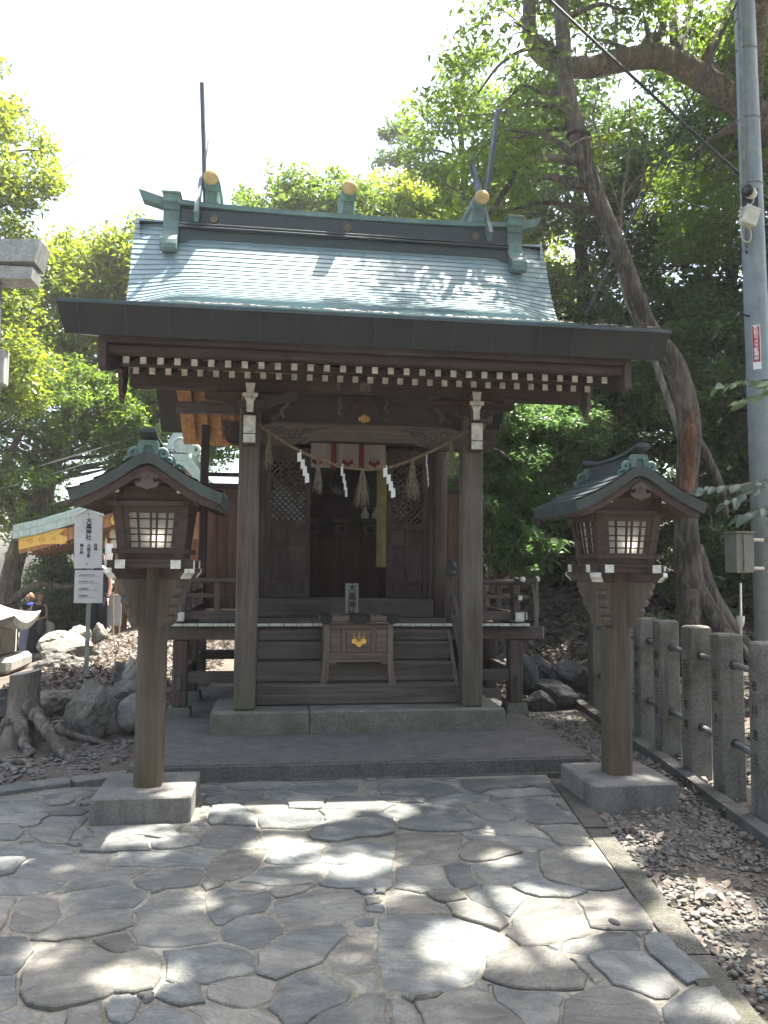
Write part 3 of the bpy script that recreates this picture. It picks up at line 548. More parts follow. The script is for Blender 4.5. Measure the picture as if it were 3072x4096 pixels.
# washed-aggregate slab in front of the shrine, scored in diagonal tiles
plat = tag(obj('stone_platform', MB().box(-1.69, 1.60, -1.0, 3.2, -0.1, 0.112, 0.01), SLAB), kind='structure')
def clip(poly, a, b, c):   # keep a*x+b*y<=c
    out = []
    for i in range(len(poly)):
        p, q = poly[i], poly[(i+1) % len(poly)]; dp, dq = a*p[0]+b*p[1]-c, a*q[0]+b*q[1]-c
        if dp <= 0: out.append(p)
        if dp*dq < 0: t = dp/(dp-dq); out.append((p[0]+(q[0]-p[0])*t, p[1]+(q[1]-p[1])*t))
    return out
s = 0.46
for i in range(-8, 9):
    for j in range(-8, 9):
        cx, cy = (i-j)*s*0.7071*1.25, -0.4+(i+j)*s*0.7071*0.72
        h = s*0.7071-0.003
        q = [(cx, cy-h*0.72), (cx+h*1.25, cy), (cx, cy+h*0.72), (cx-h*1.25, cy)]
        for A in ((1, 0, 1.592), (-1, 0, 1.682), (0, 1, 0.62), (0, -1, 0.992)): q = clip(q, *A) if q else q
        if len(q) > 2 and abs(sum(q[k][0]*q[(k+1) % len(q)][1]-q[(k+1) % len(q)][0]*q[k][1] for k in range(len(q)))) > 0.002:
            obj('slab_tile', MB().prism(q, 'z', 0.100, 0.116+random.uniform(0, 0.0015)), SLAB, plat)
# loose pebbles
def scatter_mesh(name, pts, m, base_v, base_t, size, flat, up=True, jitter=0.35):
    n = len(pts); k = len(base_v)
    a = RNG.uniform(0, 2*PI, n); sx = size*RNG.lognormal(0, 0.38, n); sy = sx*RNG.uniform(0.55, 1.0, n); sz = sx*flat*RNG.uniform(0.7, 1.2, n)
    B = base_v[None]*np.stack([sx, sy, sz], 1)[:, None, :]*(1+RNG.uniform(-jitter, jitter, (n, k, 1))*0.5)
    tl = RNG.normal(0, 0.18, (n, 1)); B[:, :, 2] += B[:, :, 0]*tl
    c, s_ = np.cos(a)[:, None], np.sin(a)[:, None]
    V = np.stack([B[:, :, 0]*c-B[:, :, 1]*s_, B[:, :, 0]*s_+B[:, :, 1]*c, B[:, :, 2]], 2)+pts[:, None, :]
    T = (base_t[None]+(np.arange(n)*k)[:, None, None]).reshape(-1, 3)
    return np_mesh(name, V.reshape(-1, 3), T, m, smooth=True)
g_ = (1+5**.5)/2
ICO_V = np.array([(-1,g_,0),(1,g_,0),(-1,-g_,0),(1,-g_,0),(0,-1,g_),(0,1,g_),(0,-1,-g_),(0,1,-g_),(g_,0,-1),(g_,0,1),(-g_,0,-1),(-g_,0,1)])/1.9
ICO_T = np.array([(0,11,5),(0,5,1),(0,1,7),(0,7,10),(0,10,11),(1,5,9),(5,11,4),(11,10,2),(10,7,6),(7,1,8),(3,9,4),(3,4,2),(3,2,6),(3,6,8),(3,8,9),(4,9,5),(2,4,11),(6,2,10),(8,6,7),(9,8,1)])
def fx(y): return 2.105+(2.486-2.105)*(y+1.844)/(1.844+0.6)
pts = []
for _ in range(13000):
    y = random.uniform(-5.0, 1.4); lo = kx(min(y, -1.0))+0.16 if y < -1.0 else 1.66; hi = 2.09+0.118*(y+1.844)+0.03
    if hi <= lo: continue
    x = random.uniform(lo, hi)
    if 1.22 < x < 1.84 and -1.9 < y < -1.2: continue
    d = 0.5+0.5*math.sin(4.1*x+1.3)*math.sin(2.7*y)
    if random.random() < 0.35+0.65*d+0.5*smoothstep(-2.8, -1.5, y): pts.append((x, y, tz(x, y)-0.022))
tag(scatter_mesh('gravel', np.array(pts), PEB, ICO_V, ICO_T, 0.0125, 0.5), kind='stuff')
pts = []
for _ in range(2600):
    x = random.uniform(-4.4, -1.85); y = random.uniform(-1.1+0.3*max(0, -2.2-x)*-1, 1.2)
    d = math.sin(3.1*x+0.7)*math.sin(3.7*y+1.0)+0.9*math.exp(-((x+2.45)**2+(y+0.1)**2)/0.12)+0.7*math.exp(-((x+2.15)**2+(y+0.55)**2)/0.06)
    if y < -1.0+0.45*(-2.0-x)*-1: continue
    if d > random.uniform(-0.2, 0.9): pts.append((x, y, tz(x, y)-0.022))
tag(scatter_mesh('pebble_patch', np.array(pts), PEB, ICO_V, ICO_T, 0.021, 0.45), kind='stuff')
# fallen leaves
def litter(name, fn, n, size):
    pts = []
    while len(pts) < n:
        p = fn()
        if p: pts.append(p)
    pts = np.array(pts); L = size*RNG.uniform(0.6, 1.3, n); Wd = L*RNG.uniform(0.25, 0.42, n)
    a = RNG.uniform(0, 2*PI, n); d = np.stack([np.cos(a), np.sin(a), RNG.normal(0, 0.35, n)], 1); s = np.stack([-np.sin(a), np.cos(a), RNG.normal(0, 0.4, n)], 1)
    up_ = np.array([0, 0, 1.0])[None]*(L*0.28*RNG.uniform(-0.3, 1, n))[:, None]
    V = np.stack([pts-d*L[:, None]/2, pts+s*Wd[:, None]+up_, pts+d*L[:, None]/2, pts-s*Wd[:, None]+up_], 1).reshape(-1, 3)
    b = (np.arange(n)*4)[:, None, None]; T = (np.array([(0, 1, 2), (0, 2, 3)])[None]+b).reshape(-1, 3)
    return tag(np_mesh(name, V, T, LITTER), kind='stuff')
def r1():
    x = random.uniform(1.7, 8.5); y = random.uniform(1.8, 8.5); return (x, y, tz(x, y)-0.005+random.uniform(0, 0.03))
def r2():
    x = random.uniform(-3.5, -1.5); y = random.uniform(1.2, 8.0); return (x, y, tz(x, y)-0.01+random.uniform(0, 0.025))
def r3():
    y = random.uniform(-4.6, 0.9); x = random.uniform(0.85, 2.6)
    if x < kx(min(y, -1.0))+0.13: return None
    if 1.22 < x < 1.84 and -1.9 < y < -1.2 or (y > -1.0 and x < 1.66): return None
    return (x, y, tz(x, y)+random.uniform(0, 0.02))
def r4():
    x = random.uniform(2.5, 7.0); y = random.uniform(-4.0, 1.9)
    return None if x < 2.62+0.13*(y+1.2) else (x, y, tz(x, y)-0.01+random.uniform(0, 0.03))
litter('leaf_litter', r4, 3600, 0.085)
litter('leaf_litter', r1, 15000, 0.10); litter('leaf_litter', r2, 5200, 0.07); litter('leaf_litter', r3, 1000, 0.05)

# ================================================================== SHRINE
SH = thing('shrine', 'small dark timber shrine with a blue grey copper roof and crossed finials', 'shrine', (0, 0, 0.116))
obj('plinth_stone', MB().box(-1.22, -0.428, -0.075, 0.62, 0.10, 0.297, 0.012), GRANITE, SH)
obj('plinth_stone', MB().box(-0.424, 1.22, -0.075, 0.62, 0.10, 0.300, 0.012), GRANITE, SH)
pil0 = obj('pillar', MB().box(-0.088, 0.088, 0, 0.176, 0.298, 2.80, 0.014), PZ, SH, loc=(-0.957, 0, -0.116))
for p in (pil0,): p.location = (-0.957, 0, -0.116)
inst(pil0, SH, (0.957, 0, -0.116))
# ---- stairs
for i, (y0, za, zb) in enumerate(((0.18, 0.30, 0.472), (0.33, 0.472, 0.640), (0.49, 0.640, 0.800), (0.60, 0.800, 0.90))):
    obj('stair_step', MB().box(-0.866, 0.866, y0, 1.2, za+0.002, zb, 0.012), STEP, SH)
for s in (-1, 1):
    obj('stair_string', MB().prism([(0.18, 0.30), (0.66, 0.90), (0.80, 0.90), (0.80, 0.30)], 'x', s*0.870, s*0.905), STEP, SH)
# ---- veranda
def ver_boards():
    xs = [-1.67]
    while xs[-1] < 1.60: xs.append(xs[-1]+random.uniform(0.118, 0.15))
    xs[-1] = 1.68
    for a, b in zip(xs[:-1], xs[1:]):
        y1 = 1.44 if (b > -1.05 and a < 1.05) else 2.66
        o = obj('floor_board', MB().box(a+0.002, b-0.002, 0.660, y1, 0.928+random.uniform(0, 0.003), 0.958, 0.004), MY, SH)
        obj('board_end', MB().box(a+0.003, b-0.003, 0.654, 0.663, 0.930, 0.956, 0.002), WHITE, o)
ver_boards()
vb = obj('veranda_beam', MB().box(-1.82, 1.82, 0.70, 0.79, 0.805, 0.922, 0.006), MX, SH)
for s in (-1, 1):
    obj('beam_end', MB().box(s*1.822, s*1.834, 0.702, 0.788, 0.808, 0.92, 0.003), plain('grey_end_paint', (0.34, 0.34, 0.32), 0.8, 0, 0.2, 18, 0.2) if s < 0 else bpy.data.materials['grey_end_paint'], vb)
    obj('veranda_beam', MB().box(s*1.53, s*1.62, 0.80, 2.7, 0.81, 0.915, 0.006), MY, SH)
    for yy in (0.72, 1.62, 2.52):
        obj('veranda_post', MB().box(s*1.50, s*1.63, yy, yy+0.13, 0.20, 0.806, 0.012), MZ, SH)
        obj('post_footing', MB().frustum(s*1.565, yy+0.065, -0.05, 0.202, 0.125, 0.125, 0.095, 0.095), GRANITE, SH)
    obj('tie_beam', MB().box(s*0.95, s*1.498, 0.74, 0.80, 0.41, 0.515, 0.005), MX, SH)
    obj('tie_beam', MB().box(s*1.54, s*1.60, 0.852, 2.52, 0.41, 0.515, 0.005), MY, SH)
    obj('tie_beam', MB().box(s*0.2, s*1.498, 2.55, 2.61, 0.41, 0.515, 0.005), MX, SH)
    obj('wedge', MB().box(s*1.545, s*1.585, 0.695, 0.719, 0.36, 0.47, 0.004), MZ, SH)
    for yy in (1.0, 1.9, 2.6): obj('floor_post', MB().box(s*0.98, s*1.10, yy, yy+0.12, 0.10, 0.928, 0.01), WZ, SH)
# ---- railing round the veranda
def rail_end(x, y, z, s, r): pass
for s in (-1, 1):
    R = obj('railing_post', MB().box(s*1.525, s*1.60, 0.712, 0.787, 1.04, 1.325, 0.006), MZ, SH)
    for yy in (1.3, 1.9, 2.5): obj('railing_post', MB().box(s*1.535, s*1.59, yy, yy+0.05, 1.04, 1.325, 0.005), MZ, SH)
    obj('railing_post', MB().box(s*1.22, s*1.275, 0.722, 0.777, 1.04, 1.325, 0.005), MZ, SH)
    # top rails (round), running past the corner and curling up
    tp = catmull([(s*0.99, 0.75, 1.338), (s*1.40, 0.75, 1.338), (s*1.60, 0.75, 1.342), (s*1.70, 0.75, 1.352), (s*1.79, 0.75, 1.378)], 4)
    o = obj('top_rail', MB().tube(tp, 0.0245, 10), MX, SH, True)
    obj('rail_end', MB().tube([(s*1.772, 0.75, 1.3715), (s*1.800, 0.75, 1.3815)], 0.0262, 10), WHITE, o, True)
    tp = catmull([(s*1.565, 2.62, 1.335), (s*1.565, 1.0, 1.335), (s*1.565, 0.72, 1.34), (s*1.565, 0.58, 1.355), (s*1.565, 0.52, 1.375)], 4)
    o = obj('top_rail', MB().tube(tp, 0.0245, 10), MY, SH, True)
    obj('rail_end', MB().tube([(s*1.565, 0.530, 1.372), (s*1.565, 0.512, 1.378)], 0.0262, 10), WHITE, o, True)
    o = obj('middle_rail', MB().box(s*0.99, s*1.70, 0.735, 0.765, 1.185, 1.222, 0.004), MX, SH)
    o = obj('middle_rail', MB().box(s*1.548, s*1.582, 0.60, 2.62, 1.180, 1.217, 0.004), MY, SH)
    obj('rail_end', MB().box(s*1.546, s*1.584, 0.590, 0.602, 1.178, 1.219, 0.003), WHITE, o)
    o = obj('bottom_rail', MB().box(s*0.99, s*1.66, 0.715, 0.785, 0.985, 1.062, 0.006), MX, SH)
    obj('rail_end', MB().box(s*1.662, s*1.674, 0.717, 0.783, 0.987, 1.060, 0.003), WHITE, o)
    o = obj('bottom_rail', MB().box(s*1.525, s*1.605, 0.62, 2.62, 0.98, 1.058, 0.006), MY, SH)
    obj('rail_end', MB().box(s*1.522, s*1.608, 0.606, 0.621, 0.978, 1.061, 0.004), WHITE, o)
    for xx in (1.10, 1.35): obj('rail_block', MB().box(s*xx, s*(xx+0.06), 0.72, 0.78, 0.960, 0.984, 0.003), MX, SH)
    # newel with a bronze onion finial, and the sloping stair rail
    nw = obj('newel_post', MB().box(s*0.875, s*0.975, 0.665, 0.765, 0.93, 1.40, 0.012), MZ, SH)
    obj('finial', MB().lathe([(0.05, 1.40), (0.058, 1.405), (0.058, 1.43), (0.05, 1.435), (0.046, 1.455), (0.054, 1.475), (0.056, 1.495), (0.045, 1.525), (0.02, 1.548), (0.004, 1.565)], 16, (s*0.925, 0.715, 0)), BRONZE, nw, True)
    obj('stair_rail', MB().tube([(s*0.925, 0.66, 1.20), (s*0.925, 0.45, 1.02), (s*0.925, 0.20, 0.74)], 0.028, 10), MY, SH, True)
    obj('stair_rail', MB().tube([(s*0.925, 0.66, 1.04), (s*0.925, 0.45, 0.86), (s*0.925, 0.20, 0.58)], 0.022, 8), MY, SH, True)
# ---- hall front: columns, sill, doors
HY = 1.45
for s in (-1, 1):
    obj('round_column', MB().lathe([(0.082, 0.958), (0.082, 3.3)], 20, (s*0.975, HY+0.06, 0)), MZ, SH, True)
    obj('round_column', MB().lathe([(0.082, 0.0), (0.082, 3.3)], 20, (s*0.975, 3.0, 0)), MZ, SH, True)
    obj('door_jamb', MB().box(s*0.845, s*0.895, HY+0.0, HY+0.09, 1.155, 2.75, 0.006), WZ, SH)
    obj('side_wall', MB().box(s*0.96, s*0.99, HY+0.142, 2.92, 0.96, 3.3), WZ, SH)
obj('door_sill', MB().box(-0.895, 0.895, HY-0.05, HY+0.14, 0.960, 1.152, 0.01), MX, SH)
obj('lintel', MB().box(-0.895, 0.895, HY-0.03, HY+0.12, 2.752, 2.90, 0.008), WX, SH)
obj('upper_wall', MB().box(-0.895, 0.895, HY+0.03, HY+0.07, 2.902, 3.35), WX, SH)
for s, xa, xb in ((-1, -0.842, -0.385), (1, 0.405, 0.842)):
    d = obj('door', MB().box(xa, xa+0.055, HY, HY+0.04, 1.16, 2.70, 0.004).box(xb-0.055, xb, HY, HY+0.04, 1.16, 2.70, 0.004)
            .box(xa+0.055, xb-0.055, HY+0.001, HY+0.039, 2.56, 2.699, 0.003).box(xa+0.055, xb-0.055, HY+0.001, HY+0.039, 1.86, 1.93, 0.003)
            .box(xa+0.055, xb-0.055, HY+0.001, HY+0.039, 1.69, 1.73, 0.003).box(xa+0.055, xb-0.055, HY+0.001, HY+0.039, 1.30, 1.335, 0.003)
            .box(xa+0.055, xb-0.055, HY+0.001, HY+0.039, 1.161, 1.20, 0.003).box((xa+xb)/2-0.02, (xa+xb)/2+0.02, HY+0.002, HY+0.038, 1.335, 1.86, 0.003), WZ, SH)
    for za, zb in ((1.20, 1.30), (1.335, 1.69), (1.73, 1.86)):
        obj('door_panel', MB().box(xa+0.055, xb-0.055, HY+0.018, HY+0.026, za, zb), WZ, d)
    x0, x1, z0, z1 = xa+0.055, xb-0.055, 1.93, 2.56; p = 0.060
    k = -30
    bars = MB(); cnt = 0
    def seg(sl, c):
        # line z = sl*(x-x0)+c clipped to the frame
        q = []
        for x in (x0, x1):
            z = sl*(x-x0)+c
            if z0 <= z <= z1: q.append((x, z))
        for z in (z0, z1):
            x = x0+(z-c)/sl
            if x0 < x < x1: q.append((x, z))
        return q[:2] if len(q) >= 2 else None
    for sl in (1, -1):
        c = z0-1.2
        while c < z1+1.2:
            q = seg(sl, c)
            if q and (Vector(q[0])-Vector(q[1])).length > 0.03:
                a, b = q; dx, dz = b[0]-a[0], b[1]-a[1]; L = math.hypot(dx, dz); nx, nz = -dz/L*0.0085, dx/L*0.0085
                yy = HY+0.006 if sl > 0 else HY+0.016
                obj('lattice_bar', MB().prism([(a[0]-nx, a[1]-nz), (b[0]-nx, b[1]-nz), (b[0]+nx, b[1]+nz), (a[0]+nx, a[1]+nz)], 'y', yy, yy+0.0095), WZ, d)
            c += p
    obj('glass_pane', MB().box(x0, x1, HY+0.028, HY+0.031, z0, z1), GLASS_D, d)
# interior
obj('hall_floor', MB().box(-0.96, 0.96, HY+0.142, 2.95, 1.08, 1.13), WX, SH)
obj('hall_rear_wall', MB().box(-0.96, 0.96, 2.93, 2.97, 0.96, 3.3), WX, SH)
obj('hall_ceiling', MB().box(-0.96, 0.96, HY+0.08, 2.93, 3.22, 3.26), WX, SH)
for i in range(4):
    obj('altar_panel', MB().box(-0.44+i*0.22+0.004, -0.44+(i+1)*0.22-0.004, 2.30, 2.33, 1.13, 1.80, 0.003), RED, SH)
obj('altar_top', MB().box(-0.46, 0.46, 2.27, 2.75, 1.802, 1.84, 0.004), RED, SH)
# ---- side screens at the back of the veranda
for s in (-1, 1):
    obj('screen_post', MB().box(s*1.525, s*1.615, 2.58, 2.67, 0.96, 3.10, 0.008), WZ, SH)
    sp = obj('side_screen', MB().box(s*1.06, s*1.523, 2.60, 2.612, 0.98, 2.36), RED if False else MZ, SH)
    for k in range(4):
        a = 1.065+k*0.114; obj('screen_board', MB().box(s*a, s*(a+0.111), 2.585, 2.600, 0.99, 2.36, 0.003), wood('screen_wood', (0.135, 0.07, 0.05), 2, (0.16, 0.10, 0.08), 0.3) if (s == -1 and k == 0) else bpy.data.materials['screen_wood'], sp)
    obj('screen_rail', MB().box(s*1.05, s*1.523, 2.575, 2.63, 2.362, 2.42, 0.005), WX, sp)
    obj('screen_rail', MB().box(s*1.05, s*1.523, 2.575, 2.63, 2.50, 2.545, 0.005), WX, sp)
# ---- front beam between the pillars (rainbow beam) with carved swirls
def beam_poly():
    up_ = [(-0.87, 2.66), (-0.75, 2.695), (0.75, 2.695), (0.87, 2.66)]
    lo = [(0.87, 2.505), (0.70, 2.500), (0.60, 2.505), (0.545, 2.530), (0.48, 2.555), (-0.48, 2.555), (-0.545, 2.530), (-0.60, 2.505), (-0.70, 2.500), (-0.87, 2.505)]
    return up_+lo
rb = obj('rainbow_beam', MB().prism(beam_poly(), 'y', 0.035, 0.145), MX, SH)
lip = [(-0.53, 2.52), (-0.45, 2.566), (0.45, 2.566), (0.53, 2.52), (0.50, 2.513), (0.44, 2.55), (-0.44, 2.55), (-0.50, 2.513)]
obj('beam_moulding', MB().prism(lip, 'y', 0.022, 0.034), MX, rb)
for s in (-1, 1):
    sw = MB()
    sp = []
    for k in range(22):
        a = k/21*2.2*PI; r = 0.052-0.0018*k; sp.append((s*(0.60-r*math.cos(a)), 0.034, 2.595+r*math.sin(a)*0.95))
    sw.tube(sp, [0.0055]*18+[0.005, 0.004, 0.003, 0.002], 6)
    sw.tube(catmull([(s*0.548, 0.034, 2.600), (s*0.50, 0.034, 2.640), (s*0.44, 0.034, 2.632), (s*0.37, 0.034, 2.652), (s*0.29, 0.034, 2.655)], 5), [0.009]*5+[0.008]*8+[0.006]*4+[0.004]*3+[0.001], 6)
    sw.tube(catmull([(s*0.552, 0.034, 2.57), (s*0.50, 0.034, 2.615), (s*0.45, 0.034, 2.612), (s*0.40, 0.034, 2.63)], 5), [0.006]*12+[0.004]*3+[0.001], 6)
    sw.tube(catmull([(s*0.66, 0.034, 2.62), (s*0.70, 0.034, 2.655), (s*0.74, 0.034, 2.63), (s*0.78, 0.034, 2.652)], 5), 0.005, 6)
    obj('carved_swirl', sw, wood('carving_wood', (0.05, 0.038, 0.034), 0, (0.1, 0.09, 0.085), 0.2) if s < 0 else bpy.data.materials['carving_wood'], rb, True)
# ---- pillar heads: white beam noses, brackets, carved side noses
for s in (-1, 1):
    xc = s*0.957
    nose = obj('beam_nose', MB().prism([(-0.005, 2.70), (-0.115, 2.725), (-0.125, 2.70), (-0.122, 2.60), (-0.128, 2.565), (-0.115, 2.55), (-0.125, 2.50), (-0.10, 2.478), (-0.005, 2.478)], 'x', xc-0.050, xc+0.050), MY, SH)
    obj('white_face', MB().box(xc-0.049, xc+0.049, -0.134, -0.1285, 2.565, 2.712, 0.002).box(xc-0.049, xc+0.049, -0.134, -0.1285, 2.488, 2.558, 0.002), WHITE, nose)
    obj('bracket_block', MB().frustum(xc, 0.088, 2.802, 2.86, 0.085, 0.085, 0.12, 0.12), WZ, SH)
    br = obj('bracket_arm', MB().prism([(0.0, 2.985), (-0.118, 2.985), (-0.112, 2.905), (-0.125, 2.90), (-0.125, 2.868), (-0.105, 2.862), (-0.10, 2.80), (-0.085, 2.745), (0.0, 2.735)], 'x', xc-0.034, xc+0.034), MY, SH)
    obj('white_face', MB().prism([(xc-0.040, 2.985), (xc-0.030, 2.905), (xc+0.030, 2.905), (xc+0.040, 2.985)], 'y', -0.124, -0.119)
        .box(xc-0.062, xc+0.062, -0.132, -0.126, 2.868, 2.902, 0.002).prism([(xc-0.046, 2.868), (xc-0.030, 2.83), (xc-0.026, 2.745), (xc+0.026, 2.745), (xc+0.030, 2.83), (xc+0.046, 2.868)], 'y', -0.116, -0.107), WHITE, br)
    # arms along the facade
    for t in (-1, 1):
        xi = xc+t*0.086
        pts = [(xi, 2.865), (xi, 2.93), (xi+t*0.30, 2.93), (xi+t*0.30, 2.885), (xi+t*0.27, 2.87), (xi+t*0.20, 2.862), (xi+t*0.12, 2.84), (xi+t*0.06, 2.80), (xi, 2.79)]
        obj('bracket_arm', MB().prism(pts, 'y', 0.05, 0.13), WX, SH)
        obj('bearing_block', MB().frustum(xi+t*0.25, 0.09, 2.932, 2.956, 0.045, 0.05, 0.062, 0.06), WX, SH)
    # carved side nose, outwards
    o = obj('side_nose', MB().prism([(s*1.048, 2.50), (s*1.048, 2.69), (s*1.19, 2.70), (s*1.185, 2.66), (s*1.165, 2.63), (s*1.178, 2.58), (s*1.155, 2.53), (s*1.11, 2.50)], 'y', 0.045, 0.135), WX, SH)
    sp = [(s*(1.115-(0.034-0.0015*k)*math.cos(k*0.62)), 0.044, 2.60+(0.034-0.0015*k)*math.sin(k*0.62)) for k in range(18)]
    obj('carved_swirl', MB().tube(sp, 0.006, 6), MX, o, True)
    # curved tie back to the hall
    pts = catmull([(xc, 0.17, 2.62), (xc, 0.45, 2.74), (xc, 0.9, 2.86), (xc, 1.42, 2.86)], 5)
    mbt = MB()
    for a, b in zip(pts[:-1], pts[1:]):
        mbt.add([(xc-0.05, a.y, a.z-0.07), (xc+0.05, a.y, a.z-0.07), (xc+0.05, a.y, a.z+0.07), (xc-0.05, a.y, a.z+0.07), (xc-0.05, b.y, b.z-0.07), (xc+0.05, b.y, b.z-0.07), (xc+0.05, b.y, b.z+0.07), (xc-0.05, b.y, b.z+0.07)],
                [(0, 1, 5, 4), (1, 2, 6, 5), (2, 3, 7, 6), (3, 0, 4, 7)])
    obj('tie_beam', mbt, WY, SH)
# frog-leg strut with the gilt piece
kf = obj('frog_leg_strut', MB().prism([(-0.33, 2.697), (-0.29, 2.735), (-0.22, 2.755), (-0.17, 2.80), (-0.10, 2.85), (-0.06, 2.935), (0.06, 2.935), (0.10, 2.85), (0.17, 2.80), (0.22, 2.755), (0.29, 2.735), (0.33, 2.697)], 'y', 0.055, 0.10), WX, SH)
cr = MB()
for s in (-1, 1):
    cr.tube(catmull([(s*0.05, 0.05, 2.92), (s*0.10, 0.05, 2.86), (s*0.13, 0.05, 2.79), (s*0.20, 0.05, 2.745), (s*0.29, 0.05, 2.715), (s*0.32, 0.05, 2.73)], 4), [0.016]*10+[0.014]*5+[0.011]*4+[0.006]*2, 6)
    cr.tube(catmull([(s*0.02, 0.045, 2.80), (s*0.06, 0.045, 2.775), (s*0.085, 0.045, 2.73), (s*0.07, 0.045, 2.71)], 4), 0.012, 6)
obj('carved_scroll', cr, WX, kf, True)
gd = MB()
for k in range(7):
    x = 0.008+(k-3)*0.014; gd.box(x-0.004, x+0.004, 0.036, 0.05, 2.715+0.004*abs(k-3), 2.79-0.009*abs(k-3), 0.002)
obj('gilt_flower', gd, GOLD, kf)
obj('back_board', MB().box(-0.87, 0.87, 0.115, 0.13, 2.697, 2.955), wood('dark_board_wood', (0.035, 0.024, 0.024), 0, (0.06, 0.05, 0.05), 0.2), SH)  # dark brown backing board between beam and purlin
for t in (-1, 1):    # carved clouds standing in the gaps
    cl = MB().tube(catmull([(t*0.20, 0.07, 2.93), (t*0.21, 0.07, 2.89), (t*0.19, 0.07, 2.85), (t*0.215, 0.07, 2.82), (t*0.20, 0.07, 2.78)], 4), 0.011, 6)
    obj('carved_cloud', cl, MX, SH, True)
    cl = MB().tube(catmull([(t*0.60, 0.07, 2.93), (t*0.63, 0.07, 2.88), (t*0.66, 0.07, 2.84), (t*0.70, 0.07, 2.80), (t*0.68, 0.07, 2.74)], 4), 0.014, 6)
    obj('carved_cloud', cl, MX, SH, True)
    cl = MB().tube(catmull([(t*0.66, 0.07, 2.84), (t*0.72, 0.07, 2.76), (t*0.78, 0.07, 2.74), (t*0.74, 0.07, 2.71)], 4), 0.012, 6)
    obj('carved_cloud', cl, MX, SH, True)
# ---- eave purlin
kt = obj('eave_purlin', MB().box(-1.95, 1.95, 0.02, 0.16, 2.957, 3.105, 0.008), WX, SH)
obj('paper_slip', MB().box(-0.235, -0.205, 0.0165, 0.019, 2.985, 3.05), plain('old_paper', (0.14, 0.12, 0.115), 0.9, 0, 0.2, 30, 0.1), kt)
obj('paper_slip', MB().box(-0.035, 0.055, 0.0165, 0.019, 2.98, 3.055), bpy.data.materials['old_paper'], kt)

# ================================================================== SHRINE ROOF
RP = [(-1.0, 3.320), (-0.6, 3.455), (-0.2, 3.598), (0.31, 3.785), (0.63, 3.912), (0.87, 4.022), (1.02, 4.102), (1.17, 4.195), (1.31, 4.300), (1.45, 4.418), (1.57, 4.540), (1.76, 4.780), (1.95, 5.030), (2.12, 5.27)]
fine = []
for k in range(261):
    y = -1.0+3.12*k/260
    zs = [interp(RP, y+d) for d in (-0.10, -0.05, 0, 0.05, 0.10)] if -0.88 < y < 2.0 else [interp(RP, y)]
    fine.append((y, sum(zs)/len(zs)))
ARC = [0.0]
for a, b in zip(fine[:-1], fine[1:]): ARC.append(ARC[-1]+math.hypot(b[0]-a[0], b[1]-a[1]))
ARCL = ARC[-1]
def pc(s):
    y = float(np.interp(s, ARC, [f[0] for f in fine])); z = float(np.interp(s, ARC, [f[1] for f in fine])); return y, z
DEL = [(-1.0, 0.0), (-0.8, 0.03), (-0.4, 0.17), (0.0, 0.31), (0.6, 0.45), (1.0, 0.42), (1.3, 0.36), (1.6, 0.28), (1.95, 0.17), (2.12, 0.10)]
def rp(x, s, o=0.0):
    y, z = pc(s); y2, z2 = pc(min(ARCL, s+0.03)); y1, z1 = pc(max(0, s-0.03))
    t = Vector((y2-y1, z2-z1)).normalized(); ny, nz = -t.y, t.x
    w = smoothstep(0, 1, (abs(x)-1.50)/0.86)**1.15
    return (x, y+interp(DEL, y)*w+ny*o, z+0.075*w*smoothstep(0.9, 1.9, y)+nz*o)
def xw(s):
    y, z = pc(s); ye = y+interp(DEL, y)
    return 2.266+0.085*smoothstep(1.2, 2.15, ye)
RF = obj('roof', MB().add([(0, 0, 0)], []), EDGE, SH)
bpy.data.objects.remove(RF)
rb_ = MB(); NS, NX = 40, 44
def roof_pt(u, v, o):
    s = v*ARCL; return rp((u*2-1)*xw(s), s, o)
top = MB().grid(lambda u, v: roof_pt(u, v, -0.006), NX, NS)
rb_.add(top.v, top.f)
def under(u, v):
    s = 0.0+v*ARCL; x = (u*2-1)*(xw(s)-0.045); p = rp(x, s, -0.225)
    y, z = p[1], p[2]
    if v < 0.06: y = p[1]+0.02*(1-v/0.06)
    return (x, y, z)
un = MB().grid(under, NX, NS)
o_ = len(rb_.v); rb_.cur = 1
rb_.add(un.v, [tuple(reversed(f)) for f in un.f]); rb_.cur = 0
def ti(i, j): return j*(NX+1)+i
def ui(i, j): return o_+j*(NX+1)+i
ed = []
for i in range(NX): ed.append((ti(i, 0), ui(i, 0), ui(i+1, 0), ti(i+1, 0)))
for j in range(NS):
    ed.append((ti(0, j+1), ui(0, j+1), ui(0, j), ti(0, j))); ed.append((ti(NX, j), ui(NX, j), ui(NX, j+1), ti(NX, j+1)))
rb_.f += ed; rb_.m += [0]*len(ed)
# rear slope
REAR = [(2.12, 5.27), (2.35, 5.20), (2.6, 4.86), (2.9, 4.50), (3.4, 3.93), (3.95, 3.45)]
vs = []; nf = len(rb_.v)
for (y, z) in REAR:
    for sx in (-1, 1): vs.append((sx*2.30, y, z))
    for sx in (-1, 1): vs.append((sx*2.26, y-0.05, z-0.235))
fs = []
for k in range(len(REAR)-1):
    a, b = 4*k, 4*k+4
    fs += [(a, a+1, b+1, b), (a+2, b+2, b+3, a+3), (a, b, b+2, a+2), (a+1, a+3, b+3, b+1)]
k = 4*(len(REAR)-1); fs.append((k, k+1, k+3, k+2))
rb_.add(vs, fs)
RF = obj('roof', rb_, [EDGE, WX], SH)
RF['label'] = 'curved copper roof with thick dark eave edge'
